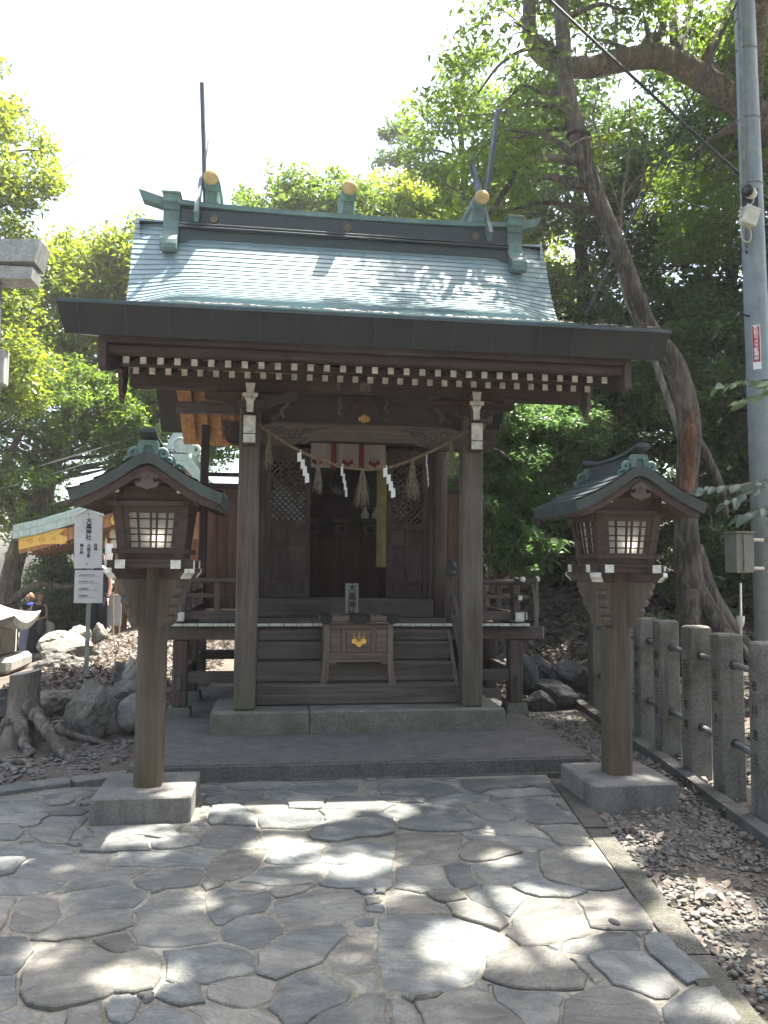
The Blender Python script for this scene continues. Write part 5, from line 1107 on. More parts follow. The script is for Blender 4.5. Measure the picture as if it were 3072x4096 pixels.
# ================================================================== LANTERNS
def lantern(cx, cy, label):
    t = thing('wooden_lantern', label, 'lantern', (cx, cy, 0), 'wooden post lanterns flanking the path')
    X = lambda x: cx+x
    Y = lambda y: cy+y
    obj('base_stone', MB().box(X(-0.282), X(0.282), Y(-0.278), Y(0.278), -0.08, 0.153, 0.010), BASE, t)
    h = 0.081; c = 0.022
    oct_ = [(-h+c, -h), (h-c, -h), (h, -h+c), (h, h-c), (h-c, h), (-h+c, h), (-h, h-c), (-h, -h+c)]
    obj('post', MB().prism([(X(a), Y(b)) for a, b in oct_], 'z', 0.150, 1.50), LPZ, t)
    # scalloped brace boards, crossing
    half = [(0.196, 1.398), (0.196, 1.365), (0.183, 1.345), (0.187, 1.325), (0.176, 1.305), (0.160, 1.292), (0.166, 1.270), (0.158, 1.245), (0.140, 1.232), (0.147, 1.212), (0.138, 1.188), (0.120, 1.178), (0.124, 1.158), (0.112, 1.128), (0.100, 1.112), (0.083, 1.106)]
    arm = [(0.085, 1.462), (0.330, 1.462), (0.333, 1.44), (0.312, 1.425), (0.296, 1.405), (0.276, 1.400), (0.085, 1.400)]
    def turned(mb, a):     # built along +x about the post axis, then turned
        ca, sa = math.cos(a), math.sin(a); mb.v = [(X(p[0]*ca-p[1]*sa), Y(p[0]*sa+p[1]*ca), p[2]) for p in mb.v]; return mb
    for k in range(4):
        a = PI/4+k*PI/2
        obj('brace_board', turned(MB().prism([(0.085, 1.398)]+[(u*1.30, b) for u, b in half]+[(0.085, 1.106)], 'y', -0.033, 0.033), a), LPZ, t)
        o = obj('arm', turned(MB().prism(arm, 'y', -0.034, 0.034), a), LW, t)
        obj('white_end', turned(MB().prism([(0.334, 1.463), (0.336, 1.438), (0.315, 1.423), (0.299, 1.403), (0.294, 1.405), (0.309, 1.427), (0.329, 1.441), (0.328, 1.463)], 'y', -0.036, 0.036), a), WHITE, o)
    # tray: four crossing beams, white ends
    for s in (-1, 1):
        o = obj('tray_beam', MB().box(X(s*0.130), X(s*0.186), Y(-0.272), Y(0.272), 1.464, 1.513, 0.003), LW, t)
        for q in (-1, 1): obj('white_end', MB().box(X(s*0.129), X(s*0.187), Y(q*0.2725), Y(q*0.277), 1.463, 1.514, 0.001), WHITE, o)
        o = obj('tray_beam', MB().box(X(-0.250), X(0.250), Y(s*0.130), Y(s*0.186), 1.4655, 1.5115, 0.003), LW, t)
        for q in (-1, 1): obj('white_end', MB().box(X(q*0.2505), X(q*0.255), Y(s*0.129), Y(s*0.187), 1.464, 1.513, 0.001), WHITE, o)
    obj('tray_floor', MB().box(X(-0.20), X(0.20), Y(-0.20), Y(0.20), 1.500, 1.516, 0.003), LW, t)
    # flared lamp box
    hb, ht = 0.186, 0.222; z0, z1 = 1.518, 1.832
    def hw(z): return hb+(ht-hb)*(z-z0)/(z1-z0)
    bw = 0.052
    for sx in (-1, 1):
        for sy in (-1, 1):
            a, b = hw(z0), hw(z1)
            mb = MB().add([(X(sx*a), Y(sy*a), z0), (X(sx*(a-bw)), Y(sy*a), z0), (X(sx*(a-bw)), Y(sy*(a-bw)), z0), (X(sx*a), Y(sy*(a-bw)), z0), (X(sx*b), Y(sy*b), z1), (X(sx*(b-bw)), Y(sy*b), z1), (X(sx*(b-bw)), Y(sy*(b-bw)), z1), (X(sx*b), Y(sy*(b-bw)), z1)],
                           [(0, 1, 2, 3), (4, 7, 6, 5), (0, 4, 5, 1), (1, 5, 6, 2), (2, 6, 7, 3), (3, 7, 4, 0)])
            obj('box_post', mb, LW, t)
    def side(name, m, za, zb, ua, ub, d0, d1, sd, parent):
        """slab on one of the four faces: ua,ub as fractions of the half width at each height, d0,d1 depth inward from the face"""
        vs = []
        for d in (d0, d1):
            for z in (za, zb):
                for u in (ua, ub):
                    w = hw(z); a = u*(w-0.05); r = w-d
                    p = {0: (a, -r), 1: (r, a), 2: (-a, r), 3: (-r, -a)}[sd]; vs.append((X(p[0]), Y(p[1]), z))
        return obj(name, MB().add(vs, [(0, 1, 3, 2), (4, 6, 7, 5), (0, 2, 6, 4), (1, 5, 7, 3), (0, 4, 5, 1), (2, 3, 7, 6)]), m, parent)
    for sd in range(4):
        side('box_rail', LW, z0, 1.535, -1, 1, 0.006, 0.045, sd, t); side('box_rail', LW, 1.797, z1, -1, 1, 0.006, 0.045, sd, t)
        fr = side('window_frame', LW, 1.536, 1.588, -1, 1, 0.010, 0.030, sd, t)
        side('window_stile', LW, 1.589, 1.796, -1, -0.80, 0.010, 0.030, sd, fr); side('window_stile', LW, 1.589, 1.796, 0.80, 1, 0.010, 0.030, sd, fr)
        pane = side('paper_pane', PANE, 1.589, 1.796, -0.80, 0.80, 0.028, 0.031, sd, t)
        for u in (-0.47, -0.02, 0.20, 0.56):
            side('lattice_bar', LW, 1.589, 1.796, u-0.036, u+0.036, 0.014, 0.027, sd, pane)
        for z in (1.622, 1.667, 1.702, 1.760):
            side('lattice_bar', LW, z-0.0042, z+0.0042, -0.80, 0.80, 0.016, 0.027, sd, pane)
    sgn = 1 if cx < 0 else -1
    obj('bulb', MB().lathe([(0.004, 1.615), (0.018, 1.625), (0.022, 1.645), (0.016, 1.665), (0.01, 1.675)], 12, (X(sgn*0.035), Y(-0.135), 0)), BULB, t, True)
    # sill skirt and upper beams
    for s in (-1, 1):
        obj('skirt_rail', MB().box(X(-0.222), X(0.222), Y(s*0.187), Y(s*0.207), 1.552, 1.582, 0.003), LW, t)
        obj('skirt_rail', MB().box(X(s*0.187), X(s*0.207), Y(-0.218), Y(0.218), 1.549, 1.579, 0.003), LW, t)
        obj('upper_beam', MB().box(X(-0.25), X(0.25), Y(s*0.19), Y(s*0.235), 1.834, 1.868, 0.004), LW, t)
        obj('upper_beam', MB().box(X(s*0.19), X(s*0.235), Y(-0.26), Y(0.26), 1.836, 1.866, 0.004), LW, t)
        o = obj('roof_purlin', MB().box(X(s*0.165), X(s*0.205), Y(-0.34), Y(0.34), 1.905, 1.940, 0.003), LW, t)
        for q in (-1, 1): obj('white_end', MB().box(X(s*0.163), X(s*0.207), Y(q*0.3405), Y(q*0.3445), 1.903, 1.942, 0.001), WHITE, o)
        obj('gable_wall', MB().prism([(X(-0.20), 1.869), (X(0.20), 1.869), (X(0.20), 1.925), (X(0), 2.06), (X(-0.20), 1.925)], 'y', Y(s*0.20), Y(s*0.215)), LW, t)
        obj('gable_rail', MB().box(X(-0.19), X(0.19), Y(s*0.222), Y(s*0.235), 1.935, 1.955, 0.002), LW, t)
    # roof
    RPf = [(0.0, 2.118), (0.03, 2.114), (0.08, 2.085), (0.16, 2.030), (0.24, 1.980), (0.32, 1.938), (0.39, 1.908), (0.432, 1.893)]
    def lz(x, y):
        e = abs(y)/0.41
        return interp(RPf, abs(x))+0.012*e**3*(1-0.2*abs(x)/0.43)
    NXr, NYr = 28, 8
    body = MB()
    xs = [(-1+2*i/NXr)*0.432 for i in range(NXr+1)]; ys = [(-1+2*j/NYr)*0.415 for j in range(NYr+1)]
    tp = [(X(x), Y(y), lz(x, y)) for y in ys for x in xs]
    bt = [(X(x*0.965), Y(y*0.965), lz(x, y)-0.062) for y in ys for x in xs]
    n1 = NXr+1; fs = []
    for j in range(NYr):
        for i in range(NXr):
            fs.append((j*n1+i, j*n1+i+1, (j+1)*n1+i+1, (j+1)*n1+i)); o2 = len(tp)
            fs.append((o2+j*n1+i, o2+(j+1)*n1+i, o2+(j+1)*n1+i+1, o2+j*n1+i+1))
    for i in range(NXr):
        fs.append((i, len(tp)+i, len(tp)+i+1, i+1)); k = NYr*n1; fs.append((k+i+1, len(tp)+k+i+1, len(tp)+k+i, k+i))
    for j in range(NYr):
        fs.append(((j+1)*n1, len(tp)+(j+1)*n1, len(tp)+j*n1, j*n1)); fs.append((j*n1+NXr, len(tp)+j*n1+NXr, len(tp)+(j+1)*n1+NXr, (j+1)*n1+NXr))
    body.add(tp+bt, fs)
    rf = obj('roof', body, LROOF, t)
    # copper courses on the two slopes, each strip a sheet of its own
    for s in (-1, 1):
        cs = [0.075, 0.145, 0.215, 0.29, 0.365, 0.435]
        for a, b in zip(cs[:-1], cs[1:]):
            for y0, y1 in ((-0.418, -0.14), (-0.138, 0.138), (0.14, 0.418)):
                mb = MB()
                def P(u, v):
                    x = s*(a+(b-a)*v); y = y0+(y1-y0)*u; return (X(x), Y(y), lz(x, y)+0.003+0.010*v)
                mb.grid(P, 4, 2)
                e0 = [P(u/4, 1) for u in range(5)]; e1 = [(p[0], p[1], p[2]-0.012) for p in e0]
                mb.add(e0+e1, [(k, k+1, k+6, k+5) for k in range(4)])
                obj('copper_sheet', mb, LROOF, rf)
    for q in (-1, 1):     # wooden rakes below the copper edge
        for s in (-1, 1):
            pl = [(X(s*x), lz(x, 0.35)-0.064) for x in (0.0, 0.08, 0.16, 0.24, 0.32, 0.395)]+[(X(s*x), lz(x, 0.35)-0.064-d) for x, d in ((0.392, 0.040), (0.32, 0.050), (0.24, 0.052), (0.16, 0.052), (0.08, 0.052), (0.0, 0.05))]
            obj('rake_board', MB().prism(pl, 'y', Y(q*0.352), Y(q*0.375)), LW, rf)
        pd = obj('pendant', MB().prism([(X(x), z) for x, z in ((0, 2.028), (0.035, 2.012), (0.055, 1.998), (0.060, 1.985), (0.046, 1.978), (0.040, 1.990), (0.032, 1.982), (0.036, 1.965), (0.052, 1.955), (0.058, 1.968), (0.068, 1.962), (0.062, 1.940), (0.040, 1.930), (0.022, 1.928), (0, 1.916), (-0.022, 1.928), (-0.040, 1.930), (-0.062, 1.940), (-0.068, 1.962), (-0.058, 1.968), (-0.052, 1.955), (-0.036, 1.965), (-0.032, 1.982), (-0.040, 1.990), (-0.046, 1.978), (-0.060, 1.985), (-0.055, 1.998), (-0.035, 2.012))], 'y', Y(q*0.376), Y(q*0.392)), MX, rf)
        obj('pendant_boss', MB().lathe([(0.009, 0), (0.008, q*0.008), (0.003, q*0.011)], 8, (X(0), Y(q*0.392), 1.998), 'y'), MX, pd, True)
    # eave rafters (thin ribs)
    for s in (-1, 1):
        r0 = None
        for k in range(25):
            yy = -0.36+k*0.03
            if r0 is None:
                pl = [(s*0.405, lz(0.40, 0)-0.066), (s*0.405, lz(0.40, 0)-0.086), (s*0.21, lz(0.21, 0)-0.086), (s*0.21, lz(0.21, 0)-0.066)]
                r0 = obj('rafter', MB().prism(pl, 'y', -0.006, 0.006), MX, rf, loc=(0, yy, 0))
            else: inst(r0, rf, (0, yy, 0))
    # ridge with end ornaments
    rg = obj('ridge', MB().box(X(-0.034), X(0.034), Y(-0.345), Y(0.345), 2.10, 2.205, 0.004), LROOF, t)
    mb = MB(); prev = None
    for k in range(17):
        y = -0.43+0.86*k/16; z = 2.206+0.040*abs(y/0.43)**3
        vs = [(X(-0.050), Y(y), z), (X(0.050), Y(y), z), (X(0.044), Y(y), z+0.018), (X(0), Y(y), z+0.028), (X(-0.044), Y(y), z+0.018)]
        if prev: mb.add(prev+vs, [(0, 1, 6, 5), (1, 2, 7, 6), (2, 3, 8, 7), (3, 4, 9, 8), (4, 0, 5, 9)])
        else: mb.add(vs, [(0, 4, 3, 2, 1)])
        prev = vs
    mb.add(prev, [(0, 1, 2, 3, 4)])
    obj('ridge_cap', mb, LROOF, rg)
    for q in (-1, 1):
        arch = [(X(a), b) for a, b in ((-0.058, 2.118), (-0.058, 2.185), (-0.048, 2.205), (0.048, 2.205), (0.058, 2.185), (0.058, 2.118), (0.026, 2.128), (0.026, 2.160), (0.016, 2.176), (-0.016, 2.176), (-0.026, 2.160), (-0.026, 2.128))]
        oo = obj('ridge_ornament', MB().prism(arch, 'y', Y(q*0.346), Y(q*0.385)).box(X(-0.03), X(0.03), Y(q*0.346), Y(q*0.366), 2.115, 2.18), GREEN, rg)
        for s in (-1, 1):
            sp = [(X(s*(0.083+(0.030-0.0013*k)*math.cos(2.6-k*0.50))), Y(q*0.366), 2.128+(0.030-0.0013*k)*math.sin(2.6-k*0.50)*1.05) for k in range(16)]
            obj('curl', MB().tube(sp, [0.012]*10+[0.010]*4+[0.007]*2, 8), GREEN, oo, True)
            sp = [(X(s*(0.118+(0.018-0.001*k)*math.cos(2.4-k*0.55))), Y(q*0.366), 2.088+(0.018-0.001*k)*math.sin(2.4-k*0.55)) for k in range(12)]
            obj('curl', MB().tube(sp, 0.0085, 8), GREEN, oo, True)
    return t
def copy_tree(o, parent):
    c = o.copy(); COL.objects.link(c); c.parent = parent
    for ch in list(o.children): copy_tree(ch, c)
    return c
PANE = bpy.data.materials.new('lantern_paper'); PANE.use_nodes = True; t = PANE.node_tree; t.nodes.clear()
o_m = t.nodes.new('ShaderNodeOutputMaterial'); d_ = t.nodes.new('ShaderNodeBsdfDiffuse'); tr = t.nodes.new('ShaderNodeBsdfTranslucent'); mx = t.nodes.new('ShaderNodeMixShader')
pn = noise(t, coords(t), 18, 4, 0.6); pc_ = ramp(t, pn, [(0.3, (0.44, 0.435, 0.41)), (0.7, (0.56, 0.555, 0.53))])
t.links.new(pc_, d_.inputs[0]); t.links.new(pc_, tr.inputs[0]); mx.inputs[0].default_value = 0.5
t.links.new(d_.outputs[0], mx.inputs[1]); t.links.new(tr.outputs[0], mx.inputs[2]); t.links.new(mx.outputs[0], o_m.inputs[0])
BULB, t, b = mat('lit_bulb'); b.inputs['Emission Color'].default_value = (1.0, 0.94, 0.82, 1); b.inputs['Emission Strength'].default_value = 16.0
LL = lantern(-1.457, -1.560, 'wooden post lantern with green copper gable roof left of the shrine steps')
LR = copy_tree(LL, None); LR.location = (1.530, -1.580, 0); LR['label'] = 'wooden post lantern standing right of the steps beside the stone fence'
LR.rotation_euler = (0, 0, 0)

# ================================================================== LEFT SIDE
def ico(sub):
    bm = bmesh.new(); bmesh.ops.create_icosphere(bm, subdivisions=sub, radius=1.0)
    v = np.array([x.co[:] for x in bm.verts]); f = [tuple(q.index for q in p.verts) for p in bm.faces]; bm.free(); return v, f
ICO4 = ico(4); ICO3 = ico(3)
def boulder(name, label, c, size, m, seed, rot=0.0, planes=13, sharp=0.86, group='boulders edging the mound left of the shrine', cat='boulder'):
    r = np.random.default_rng(seed); v, f = ICO4; nrm = r.normal(size=(planes, 3)); nrm /= np.linalg.norm(nrm, axis=1)[:, None]
    d = r.uniform(0.48, 0.80, planes); dots = v@nrm.T; rad = np.ones(len(v))
    for k in range(planes):
        q = dots[:, k]; lim = np.where(q > 0.05, d[k]/np.maximum(q, 0.05), 9); rad = np.minimum(rad, lim)
    for fr, am in ((2.3, 0.045), (5.1, 0.03), (9.7, 0.022), (17.0, 0.017), (31.0, 0.010)):
        ph = r.uniform(0, 6, 3); rad += am*np.sin(v[:, 0]*fr+ph[0])*np.sin(v[:, 1]*fr+ph[1])*np.cos(v[:, 2]*fr+ph[2])*2
    p = v*rad[:, None]*np.array(size)/2
    ca, sa = math.cos(rot), math.sin(rot); p = np.stack([p[:, 0]*ca-p[:, 1]*sa, p[:, 0]*sa+p[:, 1]*ca, p[:, 2]], 1)
    mb = MB().add([(c[0]+a[0], c[1]+a[1], c[2]+a[2]) for a in p], f)
    o = obj(name, MB().add([(a[0], a[1], a[2]) for a in p], f), m, None, planes <= 6); o.location = c
    return tag(o, label, cat, group)
boulder('boulder', 'big squared mossy boulder right behind the tree stump', (-2.285, 0.62, 0.17), (0.46, 0.52, 0.56), ROCKM, 21, 0.35, 8)
boulder('boulder', 'medium pale topped rock wedged behind the squared boulder', (-2.06, 0.98, 0.24), (0.36, 0.40, 0.34), ROCKM, 5, 0.2)
boulder('boulder', 'round smooth boulder beside the left lantern post', (-1.95, 0.74, 0.13), (0.33, 0.34, 0.36), ROCKM, 9, 0, 4)
boulder('boulder', 'dark low rock at the left edge behind the tree stump', (-3.32, 1.05, 0.16), (0.66, 0.5, 0.52), ROCKD, 14, 0.3, 8)
boulder('boulder', 'low flat rock half buried between stump and squared boulder', (-2.72, 1.2, 0.2), (0.44, 0.5, 0.30), ROCKM, 33, 0.5, 7)
boulder('boulder', 'rock leaning by the lantern post above the round boulder', (-2.0, 1.55, 0.28), (0.42, 0.45, 0.38), ROCKM, 41, 0.9)
boulder('boulder', 'brown split rock on the mound right of the signpost', (-2.36, 2.25, 0.31), (0.30, 0.34, 0.36), ROCKM, 52, 0.1, 8)
boulder('boulder', 'sandy faced rock touching the brown split rock', (-2.22, 2.15, 0.33), (0.22, 0.3, 0.34), ROCKL, 55, 0.4, 8)
boulder('boulder', 'long wedge shaped boulder lying lowest in front of the sunlit rocks', (-3.28, 3.55, 0.20), (0.80, 0.5, 0.40), ROCKM, 61, -0.10, 7)
boulder('boulder', 'wide grey boulder stacked behind the wedge shaped one', (-3.50, 4.45, 0.22), (0.92, 0.6, 0.46), ROCKM, 67, 0.06, 8)
boulder('boulder', 'pale sunlit boulder on top of the rock pile near the people', (-3.68, 4.95, 0.34), (0.66, 0.5, 0.40), ROCKL, 71, -0.2, 8)
boulder('boulder', 'angular sunlit rock behind the signpost', (-3.98, 7.0, 0.30), (0.44, 0.4, 0.38), ROCKL, 77, 0.3, 9)
boulder('boulder', 'small rounded pale stone before the angular sunlit rock', (-3.75, 6.4, 0.18), (0.36, 0.35, 0.26), ROCKL, 79, 0, 6)
boulder('boulder', 'grey peaked stone just right of the signpost', (-3.62, 7.0, 0.30), (0.30, 0.32, 0.40), ROCKM, 83, 0.7, 8)
boulder('boulder', 'flat thin stone plate under the signpost', (-2.78, 2.62, 0.165), (0.36, 0.3, 0.12), ROCKM, 89, 0.2, 7)
G2 = 'dark rocks behind the right veranda'
boulder('boulder', 'dark rock closest to the right veranda post', (1.98, 1.85, 0.30), (0.36, 0.4, 0.55), ROCKD, 91, 0.2, 9, group=G2)
boulder('boulder', 'dark upper rock under the fallen leaf slope', (2.25, 2.05, 0.33), (0.46, 0.4, 0.34), ROCKD, 93, 0.4, 9, group=G2)
boulder('boulder', 'widest dark rock between veranda and lantern post', (2.28, 1.75, 0.13), (0.62, 0.45, 0.40), ROCKD, 95, -0.1, 9, group=G2)
boulder('boulder', 'dark hollow looking rock beside the lantern post', (2.58, 2.0, 0.26), (0.50, 0.4, 0.36), ROCKD, 97, 0.3, 9, group=G2)
boulder('boulder', 'small dark rock next to the first fence post', (2.80, 1.9, 0.22), (0.32, 0.3, 0.36), ROCKD, 99, 0.3, 9, group=G2)
boulder('boulder', 'low dark rock in front near the soil', (2.10, 1.55, 0.05), (0.34, 0.3, 0.26), ROCKD, 101, 0.3, 8, group=G2)
boulder('boulder', 'sunlit brown rock seen below the veranda floor', (1.45, 4.3, 0.38), (0.5, 0.4, 0.5), ROCKL, 103, 0.3, 8, group=None)
# tree stump with buttress roots
st = thing('tree_stump', 'cut grey tree stump with spreading roots on the pebbly soil', 'tree stump', (-2.80, 0.42, 0))
mb = MB(); nA, nH = 40, 16
def sp_(u, v):
    a = u*2*PI; z = 0.60*v-0.04
    r = 0.108+0.004*math.sin(5*a+1)+0.010*v
    fl = (1-v)**2.6
    r += fl*(0.085+0.065*math.sin(3*a+0.9)+0.03*math.sin(5*a))+0.004*math.sin(9*a+7*v)+0.003*math.sin(17*a)
    return (-2.805+r*math.cos(a)-0.02*(1-v), 0.46+r*math.sin(a), z+0.02*math.cos(a)*v*1.0)
mb.grid(sp_, nA, nH)
obj('trunk', mb, bark('stump_bark', (0.10, 0.088, 0.075), (0.24, 0.215, 0.19), (0.15, 0.14, 0.11)), st, True)
STB = bpy.data.materials['stump_bark']
cutp = [sp_(k/nA, 1.0) for k in range(nA)]
obj('cut_face', MB().add([(p[0], p[1], p[2]-0.001) for p in cutp]+[(-2.805, 0.46, 0.565)], [(k, (k+1) % nA, nA) for k in range(nA)]), wood('cut_wood', (0.25, 0.235, 0.21), 0, (0.34, 0.33, 0.30), 0.5), st)
for pts, r0, r1 in (([(-2.74, 0.36, 0.34), (-2.66, 0.30, 0.26), (-2.56, 0.18, 0.19), (-2.47, 0.06, 0.13), (-2.38, -0.07, 0.07), (-2.24, -0.22, 0.0), (-2.16, -0.30, -0.06)], 0.060, 0.035),
                    ([(-2.79, 0.33, 0.20), (-2.73, 0.22, 0.11), (-2.68, 0.13, 0.05), (-2.60, 0.0, -0.02)], 0.070, 0.03),
                    ([(-2.87, 0.38, 0.20), (-2.96, 0.33, 0.10), (-3.08, 0.28, 0.03), (-3.2, 0.2, -0.04)], 0.065, 0.03),
                    ([(-2.58, 0.22, 0.17), (-2.47, 0.27, 0.13), (-2.34, 0.30, 0.08), (-2.14, 0.33, 0.01), (-2.02, 0.34, -0.05)], 0.042, 0.016),
                    ([(-2.68, 0.10, 0.06), (-2.58, -0.03, 0.035), (-2.62, -0.14, 0.02), (-2.72, -0.17, 0.02), (-2.80, -0.14, -0.02)], 0.022, 0.014),
                    ([(-3.3, -0.16, 0.0), (-3.0, -0.16, 0.025), (-2.8, -0.22, 0.02), (-2.55, -0.26, 0.0), (-2.46, -0.27, -0.03)], 0.030, 0.012)):
    p = [q-Vector((0, 0, 0.022)) for q in catmull(pts, 6)]; n = len(p)
    obj('root', MB().tube(p, [r0+(r1-r0)*k/(n-1)+0.006*math.sin(k*1.3) for k in range(n)], 10, jit=0.10), STB, st, True)
# sign board
sg = thing('signboard', 'white two-panel signboard with black brush lettering on a thin grey post left of the lantern', 'sign', (-2.79, 2.62, 0.2))
obj('post', MB().box(-2.835, -2.79, 2.63, 2.65, 0.16, 1.98), plain('mottled_post_paint', (0.30, 0.32, 0.30), 0.6, 0.2, 0.3, 9), sg)
b1 = obj('upper_board', MB().prism([(-2.975, 1.42), (-2.675, 1.43), (-2.685, 2.005), (-2.845, 2.085), (-2.99, 2.005)], 'y', 2.598, 2.624), SIGNW, sg)
obj('board_cap', MB().prism([(-2.99, 2.006), (-2.845, 2.087), (-2.665, 2.010), (-2.665, 2.026), (-2.845, 2.108), (-2.998, 2.022)], 'y', 2.585, 2.637), WHITE2, b1)
b2 = obj('lower_board', MB().box(-2.965, -2.655, 2.600, 2.622, 1.035, 1.405, 0.003), SIGNW, sg)
vtext('title_character', '大黒神社', 0.066, 0.063, BLACK, b1, (-2.829, 2.5965, 1.862), FACE, bold=0.0016)
vtext('small_character', '祭神', 0.042, 0.041, BLACK, b1, (-2.748, 2.5965, 1.660), FACE, bold=0.0008)
vtext('small_character', '大国主命', 0.042, 0.040, BLACK, b1, (-2.822, 2.5965, 1.618), FACE, bold=0.0008)
vtext('small_character', '福の神', 0.042, 0.041, BLACK, b1, (-2.900, 2.5965, 1.638), FACE, bold=0.0008)
for zz in (2.035, 1.475): obj('bolt', MB().lathe([(0.009, 2.597), (0.008, 2.592), (0.002, 2.590)], 10, (-2.838, 0, zz), 'y'), PIPE, b1)
for k, s_ in enumerate(('Daikoku Shrine', '다이코쿠 신사', '大黒神社', '大黒神社')):
    zz = 1.352-k*0.079
    text('line_lettering', s_, 0.027, BLACK, b2, (-2.915, 2.5985, zz), FACE, 'LEFT')
    obj('rule', MB().box(-2.92, -2.705, 2.5985, 2.600, zz-0.0185, zz-0.0165), BLACK, b2)
# second slim post
t2 = thing('slim_post', 'bare slim brown metal post standing behind the signboard', 'post', (-3.62, 8.0, -0.1))
obj('shaft', MB().tube([(-3.605, 8.0, -0.15), (-3.64, 8.0, 0.95)], 0.024, 10), plain('rusty_post_paint', (0.22, 0.19, 0.145), 0.6, 0.1, 0.25, 12), t2)
# stone lantern at the left edge
sl_ = thing('stone_lantern', 'weathered stone lantern with wide sunlit cap at the left edge', 'stone lantern', (-4.45, 4.0, -0.2))
cap = MB()
def capf(u, v):
    # square cap with upturned corners: u round, v outwards
    a = u*2*PI+PI/4; k = 1/max(abs(math.cos(a)), abs(math.sin(a))); rr = 0.04+0.50*v
    c4 = max(0, k-1)/0.414
    x = rr*math.cos(a)*k; y = rr*math.sin(a)*k; z = 1.02-0.30*v**0.8+0.12*c4*v**3
    return (-4.40+x, 4.0+y, z)
cap.grid(capf, 48, 8)
edge = [capf(k/48, 1) for k in range(48)]
lowr = [(-4.40+(p[0]+4.40)*0.96, 4+(p[1]-4)*0.96, p[2]-0.09) for p in edge]; o2 = len(cap.v)
cap.add(edge+lowr+[(-4.40, 4, 0.66)], [(k, 48+k, 48+(k+1) % 48, (k+1) % 48) for k in range(48)]+[(48+k, 96, 48+(k+1) % 48) for k in range(48)])
obj('cap', cap, stone('weathered_stone', (0.20, 0.195, 0.18), (0.36, 0.35, 0.32), 4, 0.4, (0.12, 0.115, 0.08)), sl_)
WS = bpy.data.materials['weathered_stone']
obj('fire_box', MB().box(-4.74, -4.09, 3.70, 4.30, 0.315, 0.68, 0.02), WS, sl_)
obj('window', MB().box(-4.55, -4.28, 3.694, 3.70, 0.40, 0.60), BLACK, sl_)
obj('platform', MB().box(-4.90, -3.915, 3.55, 4.45, 0.115, 0.312, 0.05), WS, sl_)
for xx in (-4.75, -4.12): obj('leg', MB().frustum(xx, 3.75, -0.40, 0.114, 0.13, 0.13, 0.10, 0.10), WS, sl_)
cp_ = thing('cream_post', 'square cream painted post behind the stone lantern', 'post', (-4.52, 5.5, -0.3))
obj('shaft', MB().box(-4.575, -4.475, 5.45, 5.55, -0.4, 0.72, 0.005), CREAM, cp_); obj('head', MB().box(-4.585, -4.465, 5.44, 5.56, 0.722, 0.75, 0.004), CREAM, cp_)
# stone torii, its right end only in view
to = thing('torii', 'grey stone torii gate at the left edge, its right beam end in view', 'torii', (-5.0, 3.2, -0.1))
y0, y1 = 3.0, 3.42
obj('top_beam', MB().add([(-8.9, y0, 5.015), (-4.5, y0, 5.02), (-3.66, y0, 5.07), (-3.60, y0, 5.345), (-4.2, y0, 5.31), (-8.9, y0, 5.30), (-8.9, y1, 5.015), (-4.5, y1, 5.02), (-3.66, y1, 5.07), (-3.60, y1, 5.345), (-4.2, y1, 5.31), (-8.9, y1, 5.30)],
    [(0, 1, 2, 3, 4, 5), (11, 10, 9, 8, 7, 6), (0, 6, 7, 1), (1, 7, 8, 2), (2, 8, 9, 3), (3, 9, 10, 4), (4, 10, 11, 5), (5, 11, 6, 0)]), TORII, to)
obj('under_beam', MB().prism([(-8.9, 4.84), (-3.80, 4.86), (-3.70, 4.875), (-3.68, 5.012), (-8.9, 5.010)], 'y', 3.04, 3.38), TORII, to)
for xx in (-4.27, -7.6): obj('pillar', MB().lathe([(0.21, -0.3), (0.185, 4.838)], 24, (xx, 3.2, 0)), TORII, to, True)
obj('tie_beam', MB().box(-8.3, -3.985, 3.11, 3.29, 3.60, 4.02, 0.01), TORII, to)
